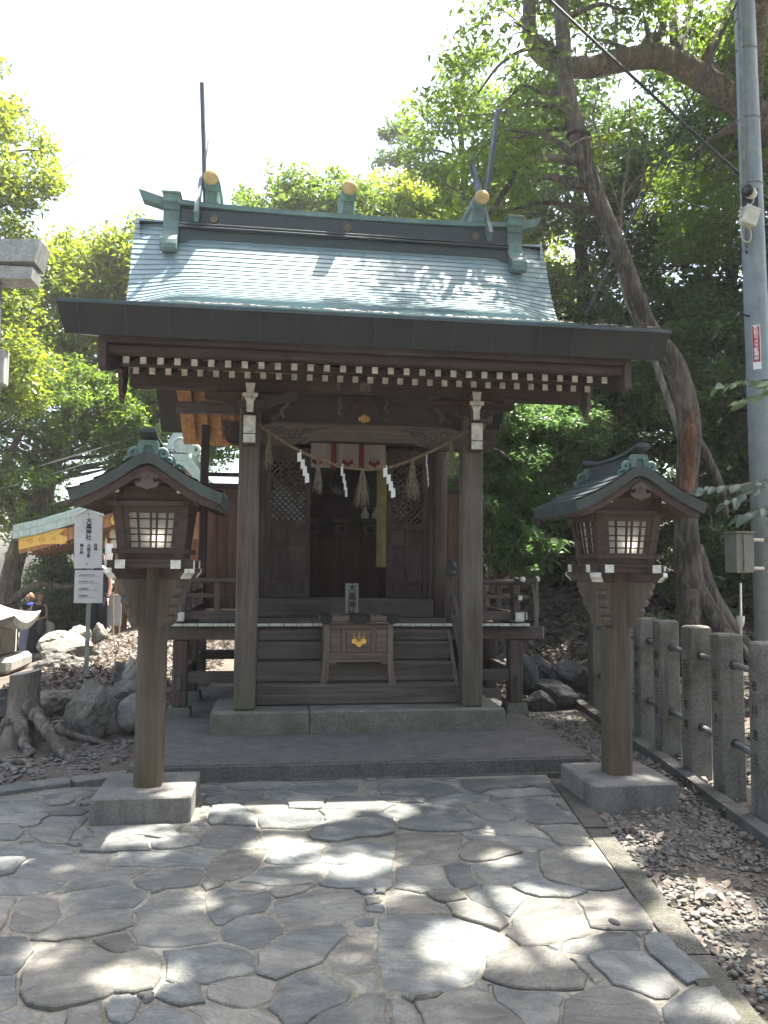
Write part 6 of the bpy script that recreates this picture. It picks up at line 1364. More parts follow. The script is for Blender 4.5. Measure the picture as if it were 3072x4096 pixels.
# ---- main hall farther back, with verdigris roof and gilt fittings
mh = thing('main_hall', 'timber hall with verdigris copper roof and gilt fittings behind the left lantern', 'shrine hall', (-2.7, 10.0, 0))
cx = -2.72
prof = [(0.0, 3.70), (0.12, 3.69), (0.40, 3.36), (0.75, 3.06), (1.2, 2.84), (1.65, 2.67), (2.2, 2.47), (2.7, 2.31), (3.15, 2.20)]
for s in (-1, 1):
    up_ = [(cx+s*a, b) for a, b in prof]; lo = [(cx+s*a*0.985, b-0.30+0.03*(i/8)) for i, (a, b) in enumerate(prof)]
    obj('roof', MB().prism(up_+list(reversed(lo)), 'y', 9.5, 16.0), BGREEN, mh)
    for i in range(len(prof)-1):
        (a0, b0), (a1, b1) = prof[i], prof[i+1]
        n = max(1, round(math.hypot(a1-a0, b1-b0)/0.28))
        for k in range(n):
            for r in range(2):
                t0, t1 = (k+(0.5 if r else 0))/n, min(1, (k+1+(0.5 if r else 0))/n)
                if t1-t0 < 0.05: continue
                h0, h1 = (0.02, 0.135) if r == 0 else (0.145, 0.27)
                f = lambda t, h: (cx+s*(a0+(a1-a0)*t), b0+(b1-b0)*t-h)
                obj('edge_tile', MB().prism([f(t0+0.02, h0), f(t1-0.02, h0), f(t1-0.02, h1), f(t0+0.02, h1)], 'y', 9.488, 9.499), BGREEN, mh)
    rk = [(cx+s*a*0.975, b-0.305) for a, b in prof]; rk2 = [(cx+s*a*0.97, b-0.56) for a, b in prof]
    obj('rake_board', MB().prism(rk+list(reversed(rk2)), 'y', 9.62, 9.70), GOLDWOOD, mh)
    ft = obj('gilt_fitting', MB().prism([(cx+s*3.06, 1.94), (cx+s*2.55, 2.10), (cx+s*2.16, 2.16), (cx+s*2.30, 2.04), (cx+s*2.14, 1.98), (cx+s*2.17, 1.855), (cx+s*2.6, 1.83), (cx+s*3.05, 1.715)], 'y', 9.595, 9.618), GOLD, mh)
    for q, rr in ((2.85, 0.055), (2.62, 0.06), (2.40, 0.045)):
        sp = [(cx+s*(q+(rr-0.003*k)*math.cos(k*0.6)), 9.588, 1.86+0.13*(3.05-q)*1.0+(rr-0.003*k)*math.sin(k*0.6)) for k in range(13)]
        obj('scroll', MB().tube(sp, 0.010, 6), GOLD, ft, True)
    obj('gilt_boss', MB().lathe([(0.11, 9.618), (0.115, 9.60), (0.085, 9.588), (0.08, 9.597), (0.01, 9.592)], 24, (cx+s*1.22, 0, 2.335), 'y'), GOLD, mh, True)
    for k in range(26): 
        a = 1.25+k*0.066; b = interp(prof, a)-0.60
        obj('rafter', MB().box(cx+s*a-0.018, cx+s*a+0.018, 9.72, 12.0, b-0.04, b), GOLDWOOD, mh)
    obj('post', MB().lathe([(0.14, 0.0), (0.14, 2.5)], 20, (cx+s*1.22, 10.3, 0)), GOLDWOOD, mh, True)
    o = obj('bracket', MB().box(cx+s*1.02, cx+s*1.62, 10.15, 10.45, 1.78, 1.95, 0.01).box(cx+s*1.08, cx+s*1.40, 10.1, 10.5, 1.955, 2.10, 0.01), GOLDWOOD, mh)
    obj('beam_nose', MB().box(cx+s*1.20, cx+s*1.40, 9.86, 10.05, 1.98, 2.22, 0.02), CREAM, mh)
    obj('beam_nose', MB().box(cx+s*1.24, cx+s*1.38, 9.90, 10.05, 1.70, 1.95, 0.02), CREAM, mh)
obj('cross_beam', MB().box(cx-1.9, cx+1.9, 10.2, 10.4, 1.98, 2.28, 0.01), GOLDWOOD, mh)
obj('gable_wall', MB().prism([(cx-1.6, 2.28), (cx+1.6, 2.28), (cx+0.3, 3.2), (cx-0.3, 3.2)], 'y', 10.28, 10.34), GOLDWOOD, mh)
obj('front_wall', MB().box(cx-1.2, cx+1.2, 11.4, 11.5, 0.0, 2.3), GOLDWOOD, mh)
og = obj('ridge_ornament', MB().prism([(cx-0.24, 3.72), (cx-0.24, 3.95), (cx-0.15, 4.12), (cx+0.15, 4.12), (cx+0.24, 3.95), (cx+0.24, 3.72)], 'y', 9.50, 9.70), BGREEN, mh)
obj('ornament_arch', MB().tube(catmull([(cx-0.12, 9.492, 3.76), (cx-0.12, 9.492, 3.93), (cx, 9.492, 4.02), (cx+0.12, 9.492, 3.93), (cx+0.12, 9.492, 3.76)], 5), 0.018, 6), BGREEN, og, True)
for s in (-1, 1):
    for (ax, az, rr) in ((0.30, 3.78, 0.10), (0.43, 3.62, 0.085), (0.12, 3.76, 0.06)):
        sp = [(cx+s*(ax+(rr-0.004*k)*math.cos(2.4-k*0.5)), 9.53, az+(rr-0.004*k)*math.sin(2.4-k*0.5)) for k in range(15)]
        obj('curl', MB().tube(sp, 0.035, 8), BGREEN, og, True)
obj('ridge', MB().box(cx-0.16, cx+0.16, 9.71, 16, 3.66, 3.98, 0.02), BGREEN, mh)
bn = thing('banner', 'tall pale blue and white cloth banner on a bamboo pole beside the hall post', 'banner', (-3.98, 9.0, 0.2))
obj('cloth', MB().grid(lambda u, v: (-3.985+0.115*u+0.012*math.sin(9*v), 9.0+0.01*math.sin(6*u+5*v), 0.82+1.03*v), 6, 12), WHITE2, bn, True)
obj('edge_stripe', MB().grid(lambda u, v: (-4.015+0.03*u+0.012*math.sin(9*v), 8.995, 0.42+1.43*v), 2, 12), BLUEB, bn)
obj('pole', MB().tube([(-4.02, 9.02, 0.1), (-4.0, 9.02, 1.95)], 0.014, 8), plain('bamboo', (0.40, 0.42, 0.24), 0.5, 0, 0.15, 8), bn)
vtext('character', '大神', 0.10, 0.14, BLACK, bn, (-3.925, 8.985, 1.15), FACE)
gp_ = thing('grey_panel', 'plain grey board panel standing beside the hall post', 'panel', (-3.80, 8.8, 0.2))
obj('board', MB().box(-3.965, -3.63, 8.78, 8.80, 0.30, 0.885, 0.003), GREYP, gp_)
for xx in (-3.94, -3.66): obj('leg', MB().box(xx-0.012, xx+0.012, 8.801, 8.82, -0.05, 0.88), GREYP, gp_)
# cables and a roof pole at the back left
gpole = thing('roof_pole', 'short grey metal pole with dark cap beyond the hall roof', 'pole', (-3.34, 11, 0))
obj('shaft', MB().tube([(-3.335, 11, -0.2), (-3.335, 11, 4.68)], 0.055, 12), GALV, gpole, True); obj('pole_cap', MB().tube([(-3.335, 11, 4.681), (-3.335, 11, 4.75)], 0.062, 12), IRON, gpole)
obj('bracket', MB().box(-3.42, -3.22, 10.93, 10.95, 4.25, 4.27).box(-3.25, -3.22, 10.93, 10.95, 4.27, 4.55), PIPE, gpole)
def cable(name, label, a, b, sag, r, m, n=24):
    mb = MB(); a, b = Vector(a), Vector(b)
    p = [a.lerp(b, k/n)-Vector((0, 0, sag*4*(k/n)*(1-k/n))) for k in range(n+1)]
    mid = p[n//2]
    o = obj(name, MB().tube([q-mid for q in p], r, 6), m); o.location = mid
    return tag(o, label, 'cable')
CABW = plain('pale_cable', (0.40, 0.40, 0.40), 0.5, 0, 0.1, 10)
cable('cable', 'upper pale overhead cable crossing the trees at left', (-8.4, 10, 2.55), (-3.36, 10.9, 4.42), 0.06, 0.016, CABW)
cable('cable', 'lower pale overhead cable crossing the trees at left', (-8.4, 10, 2.42), (-3.36, 10.9, 4.25), 0.16, 0.012, CABW)

# ---- people
def person_mesh(name, joints, edges, radii, m, parent, root=0, sub=1):
    me = bpy.data.meshes.new(name); o0 = off(parent)
    me.from_pydata([(p[0]-o0.x, p[1]-o0.y, p[2]-o0.z) for p in joints], edges, []); me.update()
    me.materials.append(m)
    o = bpy.data.objects.new(name, me); COL.objects.link(o); o.parent = parent
    md = o.modifiers.new('skin', 'SKIN'); md.use_smooth_shade = True; md.branch_smoothing = 0.4
    sv = me.skin_vertices[0].data
    for i, r in enumerate(radii): sv[i].radius = (r, r) if not hasattr(r, '__len__') else r
    sv[root].use_root = True
    s2 = o.modifiers.new('sub', 'SUBSURF'); s2.levels = sub; s2.render_levels = sub+1
    dg = bpy.context.evaluated_depsgraph_get(); dg.update()
    me2 = bpy.data.meshes.new_from_object(o.evaluated_get(dg)); me2.name = name
    o.modifiers.clear(); o.data = me2; bpy.data.meshes.remove(me)
    return o
def head(parent, c, face, hairm, bun=False, r=0.098):
    """c centre of head; face = unit direction looked at"""
    f = Vector(face).normalized(); s = Vector((0, 0, 1)).cross(f).normalized(); u = f.cross(s)
    v, fc = ICO3; c = Vector(c); vs = []
    for p in v:
        x, y, z = p[0], p[1], p[2]   # x forward, y side, z up
        X = x*0.095; Y = y*0.074; Z = z*0.118
        if z < -0.2: k = 1-0.30*(-z-0.2); Y *= k; X = X*(1-0.10*(-z-0.2))+0.010*(-z)
        if x > 0.6 and abs(y) < 0.35 and -0.45 < z < 0.15: X += 0.022*(1-abs(y)/0.35)*(1-abs(z+0.15)/0.32)     # nose
        if x > 0.5 and 0.15 < abs(y) < 0.6 and 0.05 < z < 0.35: X -= 0.007
        if x > 0.6 and abs(y) < 0.3 and -0.75 < z < -0.55: X += 0.006
        vs.append(tuple(c+f*X+s*Y+u*Z))
    o = obj('head', MB().add(vs, fc), SKIN, parent, True)
    for q in (-1, 1):
        e = c+f*0.082+s*q*0.032+u*0.012
        obj('eye', MB().add([tuple(e+Vector(p_)*0.008) for p_ in ICO3[0]], ICO3[1]), BLACK, o, True)
        e = c+s*q*0.076-u*0.005
        obj('ear', MB().add([tuple(e+f*p_[0]*0.014+s*p_[1]*0.008+u*p_[2]*0.028) for p_ in ICO3[0]], ICO3[1]), SKIN, o, True)
    m_ = c+f*0.088-u*0.058
    obj('mouth', MB().add([tuple(m_+f*p_[0]*0.006+s*p_[1]*0.022+u*p_[2]*0.006) for p_ in ICO3[0]], ICO3[1]), plain('lips', (0.35, 0.12, 0.10), 0.5) if 'lips' not in bpy.data.materials else bpy.data.materials['lips'], o, True)
    hv = []
    for p in v:
        x, y, z = p
        k = 1.10; fr = x > 0.25 and z < 0.62
        X, Y, Z = x*0.095*k-0.010, y*0.074*1.16, z*0.118*1.08+0.008
        if fr: X = min(X, 0.030); Y *= 0.97
        if z < -0.45: Z = max(Z, -0.085)
        hv.append(tuple(c+f*X+s*Y+u*Z))
    obj('hair', MB().add(hv, fc), hairm, parent, True)
    if bun:
        b = c-f*0.115+u*0.02
        obj('hair_bun', MB().add([tuple(b+Vector(p_)*0.05) for p_ in ICO3[0]], ICO3[1]), hairm, parent, True)
def hand(parent, w, d, side, m=SKIN, curl=0.5):
    """five fingers and a palm as one skinned figure; w wrist, d direction, side thumb side"""
    w = Vector(w); d = Vector(d).normalized(); s = Vector(side).normalized(); n = d.cross(s).normalized()
    J = [w, w+d*0.045, w+d*0.085]; E_ = [(0, 1), (1, 2)]; Rr = [0.020, 0.026, 0.024]
    for k, (o_, L) in enumerate(((0.027, 0.062), (0.009, 0.072), (-0.009, 0.068), (-0.026, 0.052))):
        i = len(J); a = w+d*0.088+s*o_; J += [a, a+d*L*0.5-n*L*0.12*curl, a+d*L*0.86-n*L*0.5*curl]; Rr += [0.010, 0.009, 0.0075]; E_ += [(2, i), (i, i+1), (i+1, i+2)]
    i = len(J); a = w+d*0.03+s*0.030; J += [a, a+d*0.03+s*0.022-n*0.01, a+d*0.058+s*0.024-n*0.022]; Rr += [0.013, 0.011, 0.009]; E_ += [(1, i), (i, i+1), (i+1, i+2)]
    return person_mesh('hand', [tuple(j) for j in J], E_, Rr, m, parent, 1, 1)
# woman in the dark dress
wA = thing('person', 'woman in long dark sleeveless dress holding a phone, pale bag on her arm', 'person', (-6.48, 13.5, -0.84))
bx, by, g = -6.48, 13.5, -0.84
person_mesh('body', [(bx, by, g+0.86), (bx, by, g+1.02), (bx, by, g+1.20), (bx, by, g+1.27), (bx-0.15, by, g+1.23), (bx+0.15, by+0.02, g+1.23), (bx-0.19, by-0.02, g+1.0), (bx+0.20, by-0.0, g+0.99), (bx-0.04, by-0.17, g+0.93), (bx+0.08, by-0.18, g+0.95), (bx, by-0.005, g+1.36), (bx-0.08, by, g+0.82), (bx+0.08, by, g+0.82), (bx-0.08, by-0.01, g+0.45), (bx+0.09, by, g+0.45), (bx-0.08, by, g+0.07), (bx+0.09, by, g+0.07), (bx-0.07, by-0.12, g+0.03), (bx+0.12, by-0.12, g+0.03)],
            [(0, 1), (1, 2), (2, 3), (3, 4), (3, 5), (4, 6), (6, 8), (5, 7), (7, 9), (3, 10), (0, 11), (0, 12), (11, 13), (12, 14), (13, 15), (14, 16), (15, 17), (16, 18)],
            [(0.15, 0.10), (0.125, 0.09), (0.15, 0.10), (0.10, 0.075), 0.052, 0.052, 0.036, 0.036, 0.026, 0.026, 0.045, 0.085, 0.085, 0.058, 0.058, 0.036, 0.036, 0.03, 0.03], SKIN, wA, 0, 1)
dr = MB(); DP = [(1.285, 0.105, 0.07, 0.0), (1.24, 0.165, 0.095, 0), (1.12, 0.165, 0.115, 0), (1.0, 0.148, 0.105, 0), (0.85, 0.185, 0.14, 0), (0.6, 0.215, 0.17, 0), (0.35, 0.24, 0.19, 0), (0.14, 0.255, 0.20, 0), (0.14, 0.22, 0.17, 0)]
def dress(u, v):
    k = v*(len(DP)-1); i = min(len(DP)-2, int(k)); t = k-i; q = [DP[i][j]+(DP[i+1][j]-DP[i][j])*t for j in range(4)]
    a = u*2*PI; w = 1+0.06*math.sin(7*a)*max(0, min(1, (0.9-q[0])*1.6)); return (bx+q[1]*w*math.cos(a), by+q[2]*w*math.sin(a), g+q[0])
dr.grid(dress, 40, 24); obj('dress', dr, NAVY, wA, True)
for s in (-1, 1): obj('dress_strap', MB().tube(catmull([(bx+s*0.09, by-0.085, g+1.24), (bx+s*0.085, by-0.03, g+1.30), (bx+s*0.09, by+0.07, g+1.25)], 5), 0.026, 8), NAVY, wA, True)
head(wA, (bx+0.01, by-0.02, g+1.455), (0.75, -0.65, -0.05), HAIR, True)
hand(wA, (bx-0.04, by-0.17, g+0.93), (0.9, -0.2, 0.1), (0, 0.1, 1)); hand(wA, (bx+0.08, by-0.18, g+0.95), (-0.9, -0.25, 0.0), (0, 0.1, 1))
obj('phone', MB().box(bx-0.015, bx+0.06, by-0.23, by-0.22, g+0.94, g+1.07, 0.004), PLASTIC_B, wA)
def blob(name, c, s, m, parent, seed=1, amp=0.12):
    r = np.random.default_rng(seed); v, f = ICO3; ph = r.uniform(0, 6, 6)
    k = 1+amp*np.sin(v[:, 0]*4+ph[0])*np.sin(v[:, 2]*5+ph[1])+amp*0.6*np.sin(v[:, 1]*7+ph[2])
    return obj(name, MB().add([(c[0]+p[0]*s[0]*q, c[1]+p[1]*s[1]*q, c[2]+p[2]*s[2]*q) for p, q in zip(v, k)], f), m, parent, True)
bag = thing('shoulder_bag', 'cream canvas bag hanging from the arm of the woman in the dark dress', 'bag', (bx+0.24, by-0.08, g+0.5))
blob('bag_body', (bx+0.22, by-0.06, g+0.66), (0.20, 0.09, 0.24), BAGC, bag, 3)
obj('bag_strap', MB().tube(catmull([(bx+0.12, by-0.12, g+0.86), (bx+0.18, by-0.03, g+0.985), (bx+0.26, by-0.02, g+0.84)], 5), 0.014, 6), BAGC, bag, True)
jk = thing('jacket', 'folded grey jacket draped over the forearm of the woman in the dark dress', 'jacket', (bx+0.14, by-0.15, g+0.8))
blob('folded_cloth', (bx+0.13, by-0.16, g+0.76), (0.10, 0.07, 0.20), plain('grey_jacket_cloth', (0.06, 0.055, 0.065), 0.9), jk, 8)
# woman behind with light hair
wB = thing('person', 'woman with light brown hair, blue scarf and striped skirt behind the other woman', 'person', (-6.86, 14.0, -0.88))
bx2, by2, g2 = -6.84, 14.0, -0.88
person_mesh('body', [(bx2, by2, g2+0.86), (bx2, by2, g2+1.02), (bx2, by2, g2+1.20), (bx2, by2, g2+1.28), (bx2-0.15, by2, g2+1.24), (bx2+0.15, by2, g2+1.24), (bx2-0.19, by2-0.02, g2+0.98), (bx2+0.19, by2, g2+0.98), (bx2-0.10, by2-0.06, g2+0.74), (bx2+0.17, by2-0.08, g2+0.76), (bx2, by2, g2+1.37), (bx2-0.08, by2, g2+0.82), (bx2+0.08, by2, g2+0.82), (bx2-0.08, by2, g2+0.45), (bx2+0.09, by2, g2+0.45), (bx2-0.08, by2, g2+0.07), (bx2+0.09, by2, g2+0.07), (bx2-0.07, by2-0.12, g2+0.03), (bx2+0.10, by2-0.12, g2+0.03)],
            [(0, 1), (1, 2), (2, 3), (3, 4), (3, 5), (4, 6), (6, 8), (5, 7), (7, 9), (3, 10), (0, 11), (0, 12), (11, 13), (12, 14), (13, 15), (14, 16), (15, 17), (16, 18)],
            [(0.15, 0.10), (0.125, 0.09), (0.15, 0.10), (0.10, 0.075), 0.055, 0.055, 0.038, 0.038, 0.027, 0.027, 0.046, 0.085, 0.085, 0.058, 0.058, 0.036, 0.036, 0.03, 0.03], SKIN, wB, 0, 1)
bx, by, g = bx2, by2, g2
dr = MB(); DP = [(1.30, 0.10, 0.07, 0), (1.25, 0.17, 0.10, 0), (1.1, 0.175, 0.12, 0), (0.9, 0.17, 0.12, 0), (0.84, 0.18, 0.13, 0)]; dr.grid(dress, 32, 10); obj('blouse', dr, BAGC, wB, True)
dr = MB(); DP = [(0.88, 0.165, 0.12, 0), (0.6, 0.21, 0.16, 0), (0.3, 0.24, 0.19, 0), (0.16, 0.25, 0.20, 0)]; dr.grid(dress, 48, 10); obj('skirt', dr, STRIPE, wB, True)
blob('scarf', (bx+0.03, by-0.06, g+1.30), (0.13, 0.09, 0.055), BLUE, wB, 5); blob('collar', (bx-0.06, by-0.08, g+1.24), (0.10, 0.06, 0.09), NAVY, wB, 6)
head(wB, (bx+0.0, by-0.02, g+1.465), (-0.72, -0.68, -0.03), HAIR2)
hand(wB, (bx-0.10, by-0.06, g+0.74), (0.15, -0.1, -1), (0, -1, 0)); hand(wB, (bx+0.17, by-0.08, g+0.76), (0, -0.1, -1), (0, -1, 0))
# visitor behind the sign
wC = thing('person', 'person in dark navy clothes standing half hidden behind the signboard', 'person', (-4.01, 8.6, tz(-4.01, 8.6)))
bx, by = -4.01, 8.6; g = tz(bx, by)-0.02
person_mesh('body', [(bx, by, g+0.90), (bx, by, g+1.08), (bx, by, g+1.26), (bx, by, g+1.34), (bx-0.16, by, g+1.30), (bx+0.16, by, g+1.30), (bx-0.20, by, g+1.03), (bx+0.20, by, g+1.03), (bx-0.13, by-0.08, g+0.80), (bx+0.18, by-0.05, g+0.80), (bx, by, g+1.43), (bx-0.08, by, g+0.86), (bx+0.08, by, g+0.86), (bx-0.08, by, g+0.47), (bx+0.09, by, g+0.47), (bx-0.08, by, g+0.07), (bx+0.09, by, g+0.07), (bx-0.07, by-0.13, g+0.03), (bx+0.10, by-0.13, g+0.03)],
            [(0, 1), (1, 2), (2, 3), (3, 4), (3, 5), (4, 6), (6, 8), (5, 7), (7, 9), (3, 10), (0, 11), (0, 12), (11, 13), (12, 14), (13, 15), (14, 16), (15, 17), (16, 18)],
            [(0.15, 0.10), (0.13, 0.09), (0.155, 0.10), (0.10, 0.075), 0.055, 0.055, 0.040, 0.040, 0.028, 0.028, 0.048, 0.085, 0.085, 0.058, 0.058, 0.036, 0.036, 0.03, 0.03], SKIN, wC, 0, 1)
DP = [(1.36, 0.10, 0.07, 0), (1.30, 0.18, 0.10, 0), (1.1, 0.18, 0.12, 0), (0.82, 0.185, 0.13, 0), (0.80, 0.16, 0.12, 0)]; dr = MB(); dr.grid(dress, 32, 10); obj('shirt', dr, NAVY, wC, True)
for s in (-1, 1): obj('trouser_leg', MB().tube([(bx+s*0.08, by, g+0.88), (bx+s*0.085, by, g+0.48), (bx+s*0.085, by, g+0.09)], [0.105, 0.082, 0.07], 14), NAVY, wC, True)
head(wC, (bx, by-0.01, g+1.53), (0.5, 0.8, 0), HAIR)
hand(wC, (bx-0.13, by-0.08, g+0.80), (0.1, -0.1, -1), (0, -1, 0)); hand(wC, (bx+0.18, by-0.05, g+0.80), (0, -0.1, -1), (0, -1, 0))

# ================================================================== RIGHT SIDE
fe = thing('stone_fence', 'row of square granite fence posts joined by steel rails along the right side', 'fence', (2.3, -1.0, 0))
names = ['', '', '佐\n藤\n正\n治', '飯\n島\n三\n治', '石\n井\n宏\n明', '石\n田\n文\n三', '市\n川\n恵\n三', '']
posts = [(2.60, 1.37), (2.53, 0.87), (2.475, 0.37), (2.40, -0.13), (2.345, -0.62), (2.265, -1.20), (2.205, -1.71), (2.14, -2.23), (2.07, -2.75)]
for k, (x, y) in enumerate(posts):
    g0 = tz(x, y); tt = random.uniform(-0.012, 0.012); zt = 1.065+g0*0.3+random.uniform(-0.012, 0.01)
    w, d = 0.165, 0.135
    vs = []
    for z, kx_ in ((-0.15, 0), (zt-0.012, tt), (zt, tt)):
        e = 0.010 if z != zt else 0.022
        for a, b in ((e, 0), (w-e, 0), (w, e), (w, d-e), (w-e, d), (e, d), (0, d-e), (0, e)):
            if z == zt: a = 0.012+(a)*(w-0.024)/w; b = 0.012+b*(d-0.024)/d
            vs.append((x+a+kx_, y+b, z))
    fs = [tuple(range(7, -1, -1)), tuple(range(16, 24))]+[(r*8+i, r*8+(i+1) % 8, (r+1)*8+(i+1) % 8, (r+1)*8+i) for r in range(2) for i in range(8)]
    po = obj('fence_post', MB().add(vs, fs), FENCE, fe)
    s_ = names[k-1] if 0 < k <= len(names) else ''
    if s_: vtext('carved_character', s_.replace('\n', ''), 0.070, 0.145, BLACK, po, (x-0.0015+min(0, tt), y+0.068, 0.575), FACEX, sx=0.85)
    if k+1 < len(posts):
        x2, y2 = posts[k+1]
        for zz in (0.865, 0.355):
            r_ = obj('rail', MB().tube([(x+0.085, y+0.01, zz), (x2+0.085, y2+d-0.01, zz-0.004)], 0.021, 12), PIPE, fe, True)
            obj('rail_collar', MB().tube([(x+0.085, y+0.002, zz), (x+0.084, y-0.008, zz)], 0.030, 12), IRON, r_, True)
cb_ = [(2.62, 2.0), (2.51, 1.2), (2.42, 0.5), (2.34, -0.2), (2.272, -0.8), (2.19, -1.35), (2.10, -1.92), (2.01, -2.55), (1.92, -3.2), (1.80, -4.1)]
for (x, y), (x2, y2) in zip(cb_[:-1], cb_[1:]):
    obj('fence_kerb', MB().prism([(x-0.05, y-0.004), (x+0.05, y-0.004), (x2+0.05, y2+0.004), (x2-0.05, y2+0.004)], 'z', -0.1+tz(x, y), 0.045+tz(x, y)*0.9), stone('fence_kerb_stone', (0.07, 0.068, 0.062), (0.13, 0.125, 0.11), 6, 0.5) if 'fence_kerb_stone' not in bpy.data.materials else bpy.data.materials['fence_kerb_stone'], fe)
# utility pole
up_t = thing('utility_pole', 'tall pale blue grey steel utility pole at the right edge', 'utility pole', (4.16, 0.7, 0.2))
ptop, pbot = Vector((4.02, 0.7, 9.0)), Vector((4.165, 0.7, 0.0))
def pole_at(z): t = z/9.0; return pbot.lerp(ptop, t), 0.128+(0.096-0.128)*t
obj('shaft', MB().tube([pbot, pole_at(3)[0], pole_at(6)[0], ptop], [0.128, pole_at(3)[1], pole_at(6)[1], 0.096], 28), GALV, up_t, True)
p, r = pole_at(6.6); q, r2 = pole_at(5.0)
obj('conduit', MB().tube([(pole_at(9)[0].x-0.115, 0.62, 9.0), (p.x-0.125, 0.615, 6.6), (q.x-0.128, 0.61, 4.75)], 0.019, 10), PIPE, up_t, True)
for zz in (6.9, 6.15, 5.45, 1.78, 1.50):
    p, r = pole_at(zz); obj('band', MB().lathe([(r+0.002, zz-0.012), (r+0.006, zz-0.008), (r+0.006, zz+0.008), (r+0.002, zz+0.012)], 24, (p.x, p.y, 0)), PIPE, up_t, True)
for zz, sd in ((4.06, -1), (4.72, -1), (3.38, -1), (5.0, 1)):
    p, r = pole_at(zz); bt = obj('step_bolt', MB().tube([(p.x+sd*r*0.9, 0.66, zz), (p.x+sd*(r+0.13 if zz == 4.06 else r+0.04), 0.62, zz)], 0.011, 8), IRON, up_t); obj('bolt_head', MB().tube([(p.x+sd*(r+0.13 if zz == 4.06 else r+0.04), 0.62, zz), (p.x+sd*(r+0.14 if zz == 4.06 else r+0.052), 0.619, zz)], 0.018, 8), PIPE, bt)
# sticker wrapped on the pole
def wrap(a0, a1, z0, z1, o):
    mb = MB()
    def P(u, v):
        z = z0+(z1-z0)*v; p, r = pole_at(z); a = a0+(a1-a0)*u; return (p.x+(r+o)*math.cos(a), p.y+(r+o)*math.sin(a), z)
    return mb.grid(P, 10, 4)
A0, A1 = math.radians(214), math.radians(252)
stk = obj('warning_sticker', wrap(A0, A1, 3.50, 3.955, 0.002), WHITE2, up_t, True)
obj('red_panel', wrap(A0+0.02, A1-0.06, 3.575, 3.945, 0.003), STK_R, stk, True)
am = (A0+A1)/2-0.02; p, r = pole_at(3.76)
rotm = Matrix.Rotation(am+PI/2, 3, 'Z') @ FACE
vtext('character', '防犯カメラ監視中', 0.044, 0.0445, WHITE2, stk, (p.x+(r+0.005)*math.cos(am), p.y+(r+0.005)*math.sin(am), 3.762), rotm, bold=0.0012)
sc_ = thing('security_camera', 'white bullet security camera with black front fixed to the pole', 'security camera', (3.97, 0.53, 5.28))
obj('mount_plate', MB().box(3.90, 4.08, 0.585, 0.60, 5.16, 5.37, 0.02), PLASTIC_B, sc_)
d = Vector((-0.80, -0.58, -0.05)).normalized(); c0 = Vector((4.0, 0.56, 5.285))
obj('housing', MB().tube([c0, c0+d*0.05, c0+d*0.115], [0.045, 0.056, 0.056], 20), PLASTIC_W, sc_, True)
obj('hood', MB().tube([c0+d*0.1155, c0+d*0.155], [0.0575, 0.0575], 20), PLASTIC_B, sc_, True)
obj('lens', MB().tube([c0+d*0.156, c0+d*0.160], [0.03, 0.026], 16), GLASS_D, sc_, True)
obj('lead', MB().tube(catmull([(4.0, 0.55, 5.24), (3.985, 0.53, 5.20), (3.955, 0.53, 5.16), (3.95, 0.54, 5.12)], 5), 0.006, 6), PLASTIC_W, sc_, True)
jb = thing('junction_box', 'tilted ivory plastic junction box with loose leads under the camera', 'junction box', (3.94, 0.55, 5.04))
Rj = Matrix.Translation((3.945, 0.555, 5.045)) @ Matrix.Rotation(math.radians(18), 4, 'Y')
obj('case', MB().box(-0.075, 0.075, -0.045, 0.045, -0.095, 0.095, 0.012, Rj), PLASTIC_W, jb); obj('cover', MB().box(-0.078, 0.078, -0.058, -0.046, -0.098, 0.098, 0.006, Rj), PLASTIC_W, jb)
for dx, dz in ((-0.10, 0.06), (-0.105, 0.02), (-0.095, -0.03)): obj('gland', MB().tube([tuple(Rj @ Vector((-0.076, 0, dz))), tuple(Rj @ Vector((dx-0.012, 0, dz)))], 0.013, 8), PLASTIC_W, jb, True)
obj('lead', MB().tube(catmull([(3.86, 0.55, 4.98), (3.855, 0.55, 4.88), (3.875, 0.55, 4.80), (3.94, 0.55, 4.785), (3.965, 0.55, 4.85), (3.955, 0.55, 4.93)], 5), 0.006, 6), PLASTIC_W, jb, True)
obj('lead', MB().tube(catmull([(3.97, 0.55, 4.95), (3.99, 0.55, 4.88), (4.0, 0.56, 4.82)], 5), 0.005, 6), PIPE, jb, True)
cbn = thing('meter_cabinet', 'grey steel cabinet strapped to the pole behind the fence', 'cabinet', (3.75, 0.5, 1.45))
obj('case', MB().box(3.655, 3.835, 0.42, 0.62, 1.455, 1.835, 0.006), CABINET, cbn); obj('lid', MB().box(3.64, 3.85, 0.40, 0.63, 1.838, 1.852, 0.003), CABINET, cbn)
obj('door', MB().box(3.725, 3.832, 0.409, 0.418, 1.462, 1.828, 0.004), CABINET, cbn)
for zz in (1.54, 1.75): obj('hinge', MB().tube([(3.722, 0.408, zz-0.02), (3.722, 0.408, zz+0.02)], 0.008, 8), PIPE, cbn)
for zz in (1.50, 1.78): obj('strap', MB().tube([(3.83, 0.52, zz), (4.05, 0.60, zz)], 0.018, 8), PLASTIC_W, cbn, True)
gw = thing('guy_wire_guard', 'thin pale pipe with a clear cup leaning beside the pole behind the fence', 'pipe', (3.55, 0.3, 0.9))
obj('pipe', MB().tube([(3.60, 0.30, 0.4), (3.615, 0.30, 1.36)], 0.010, 8), PLASTIC_W, gw, True)
obj('cup', MB().lathe([(0.012, 0.93), (0.03, 0.98), (0.036, 1.05), (0.033, 1.05), (0.026, 0.985)], 12, (3.607, 0.30, 0)), PLASTIC_W, gw, True)
cable('cable', 'thick black overhead cable running across the leaning trunk', (1.6, 1.0, 7.83), (4.5, 1.0, 5.45), 0.02, 0.016, WIRE, 30)
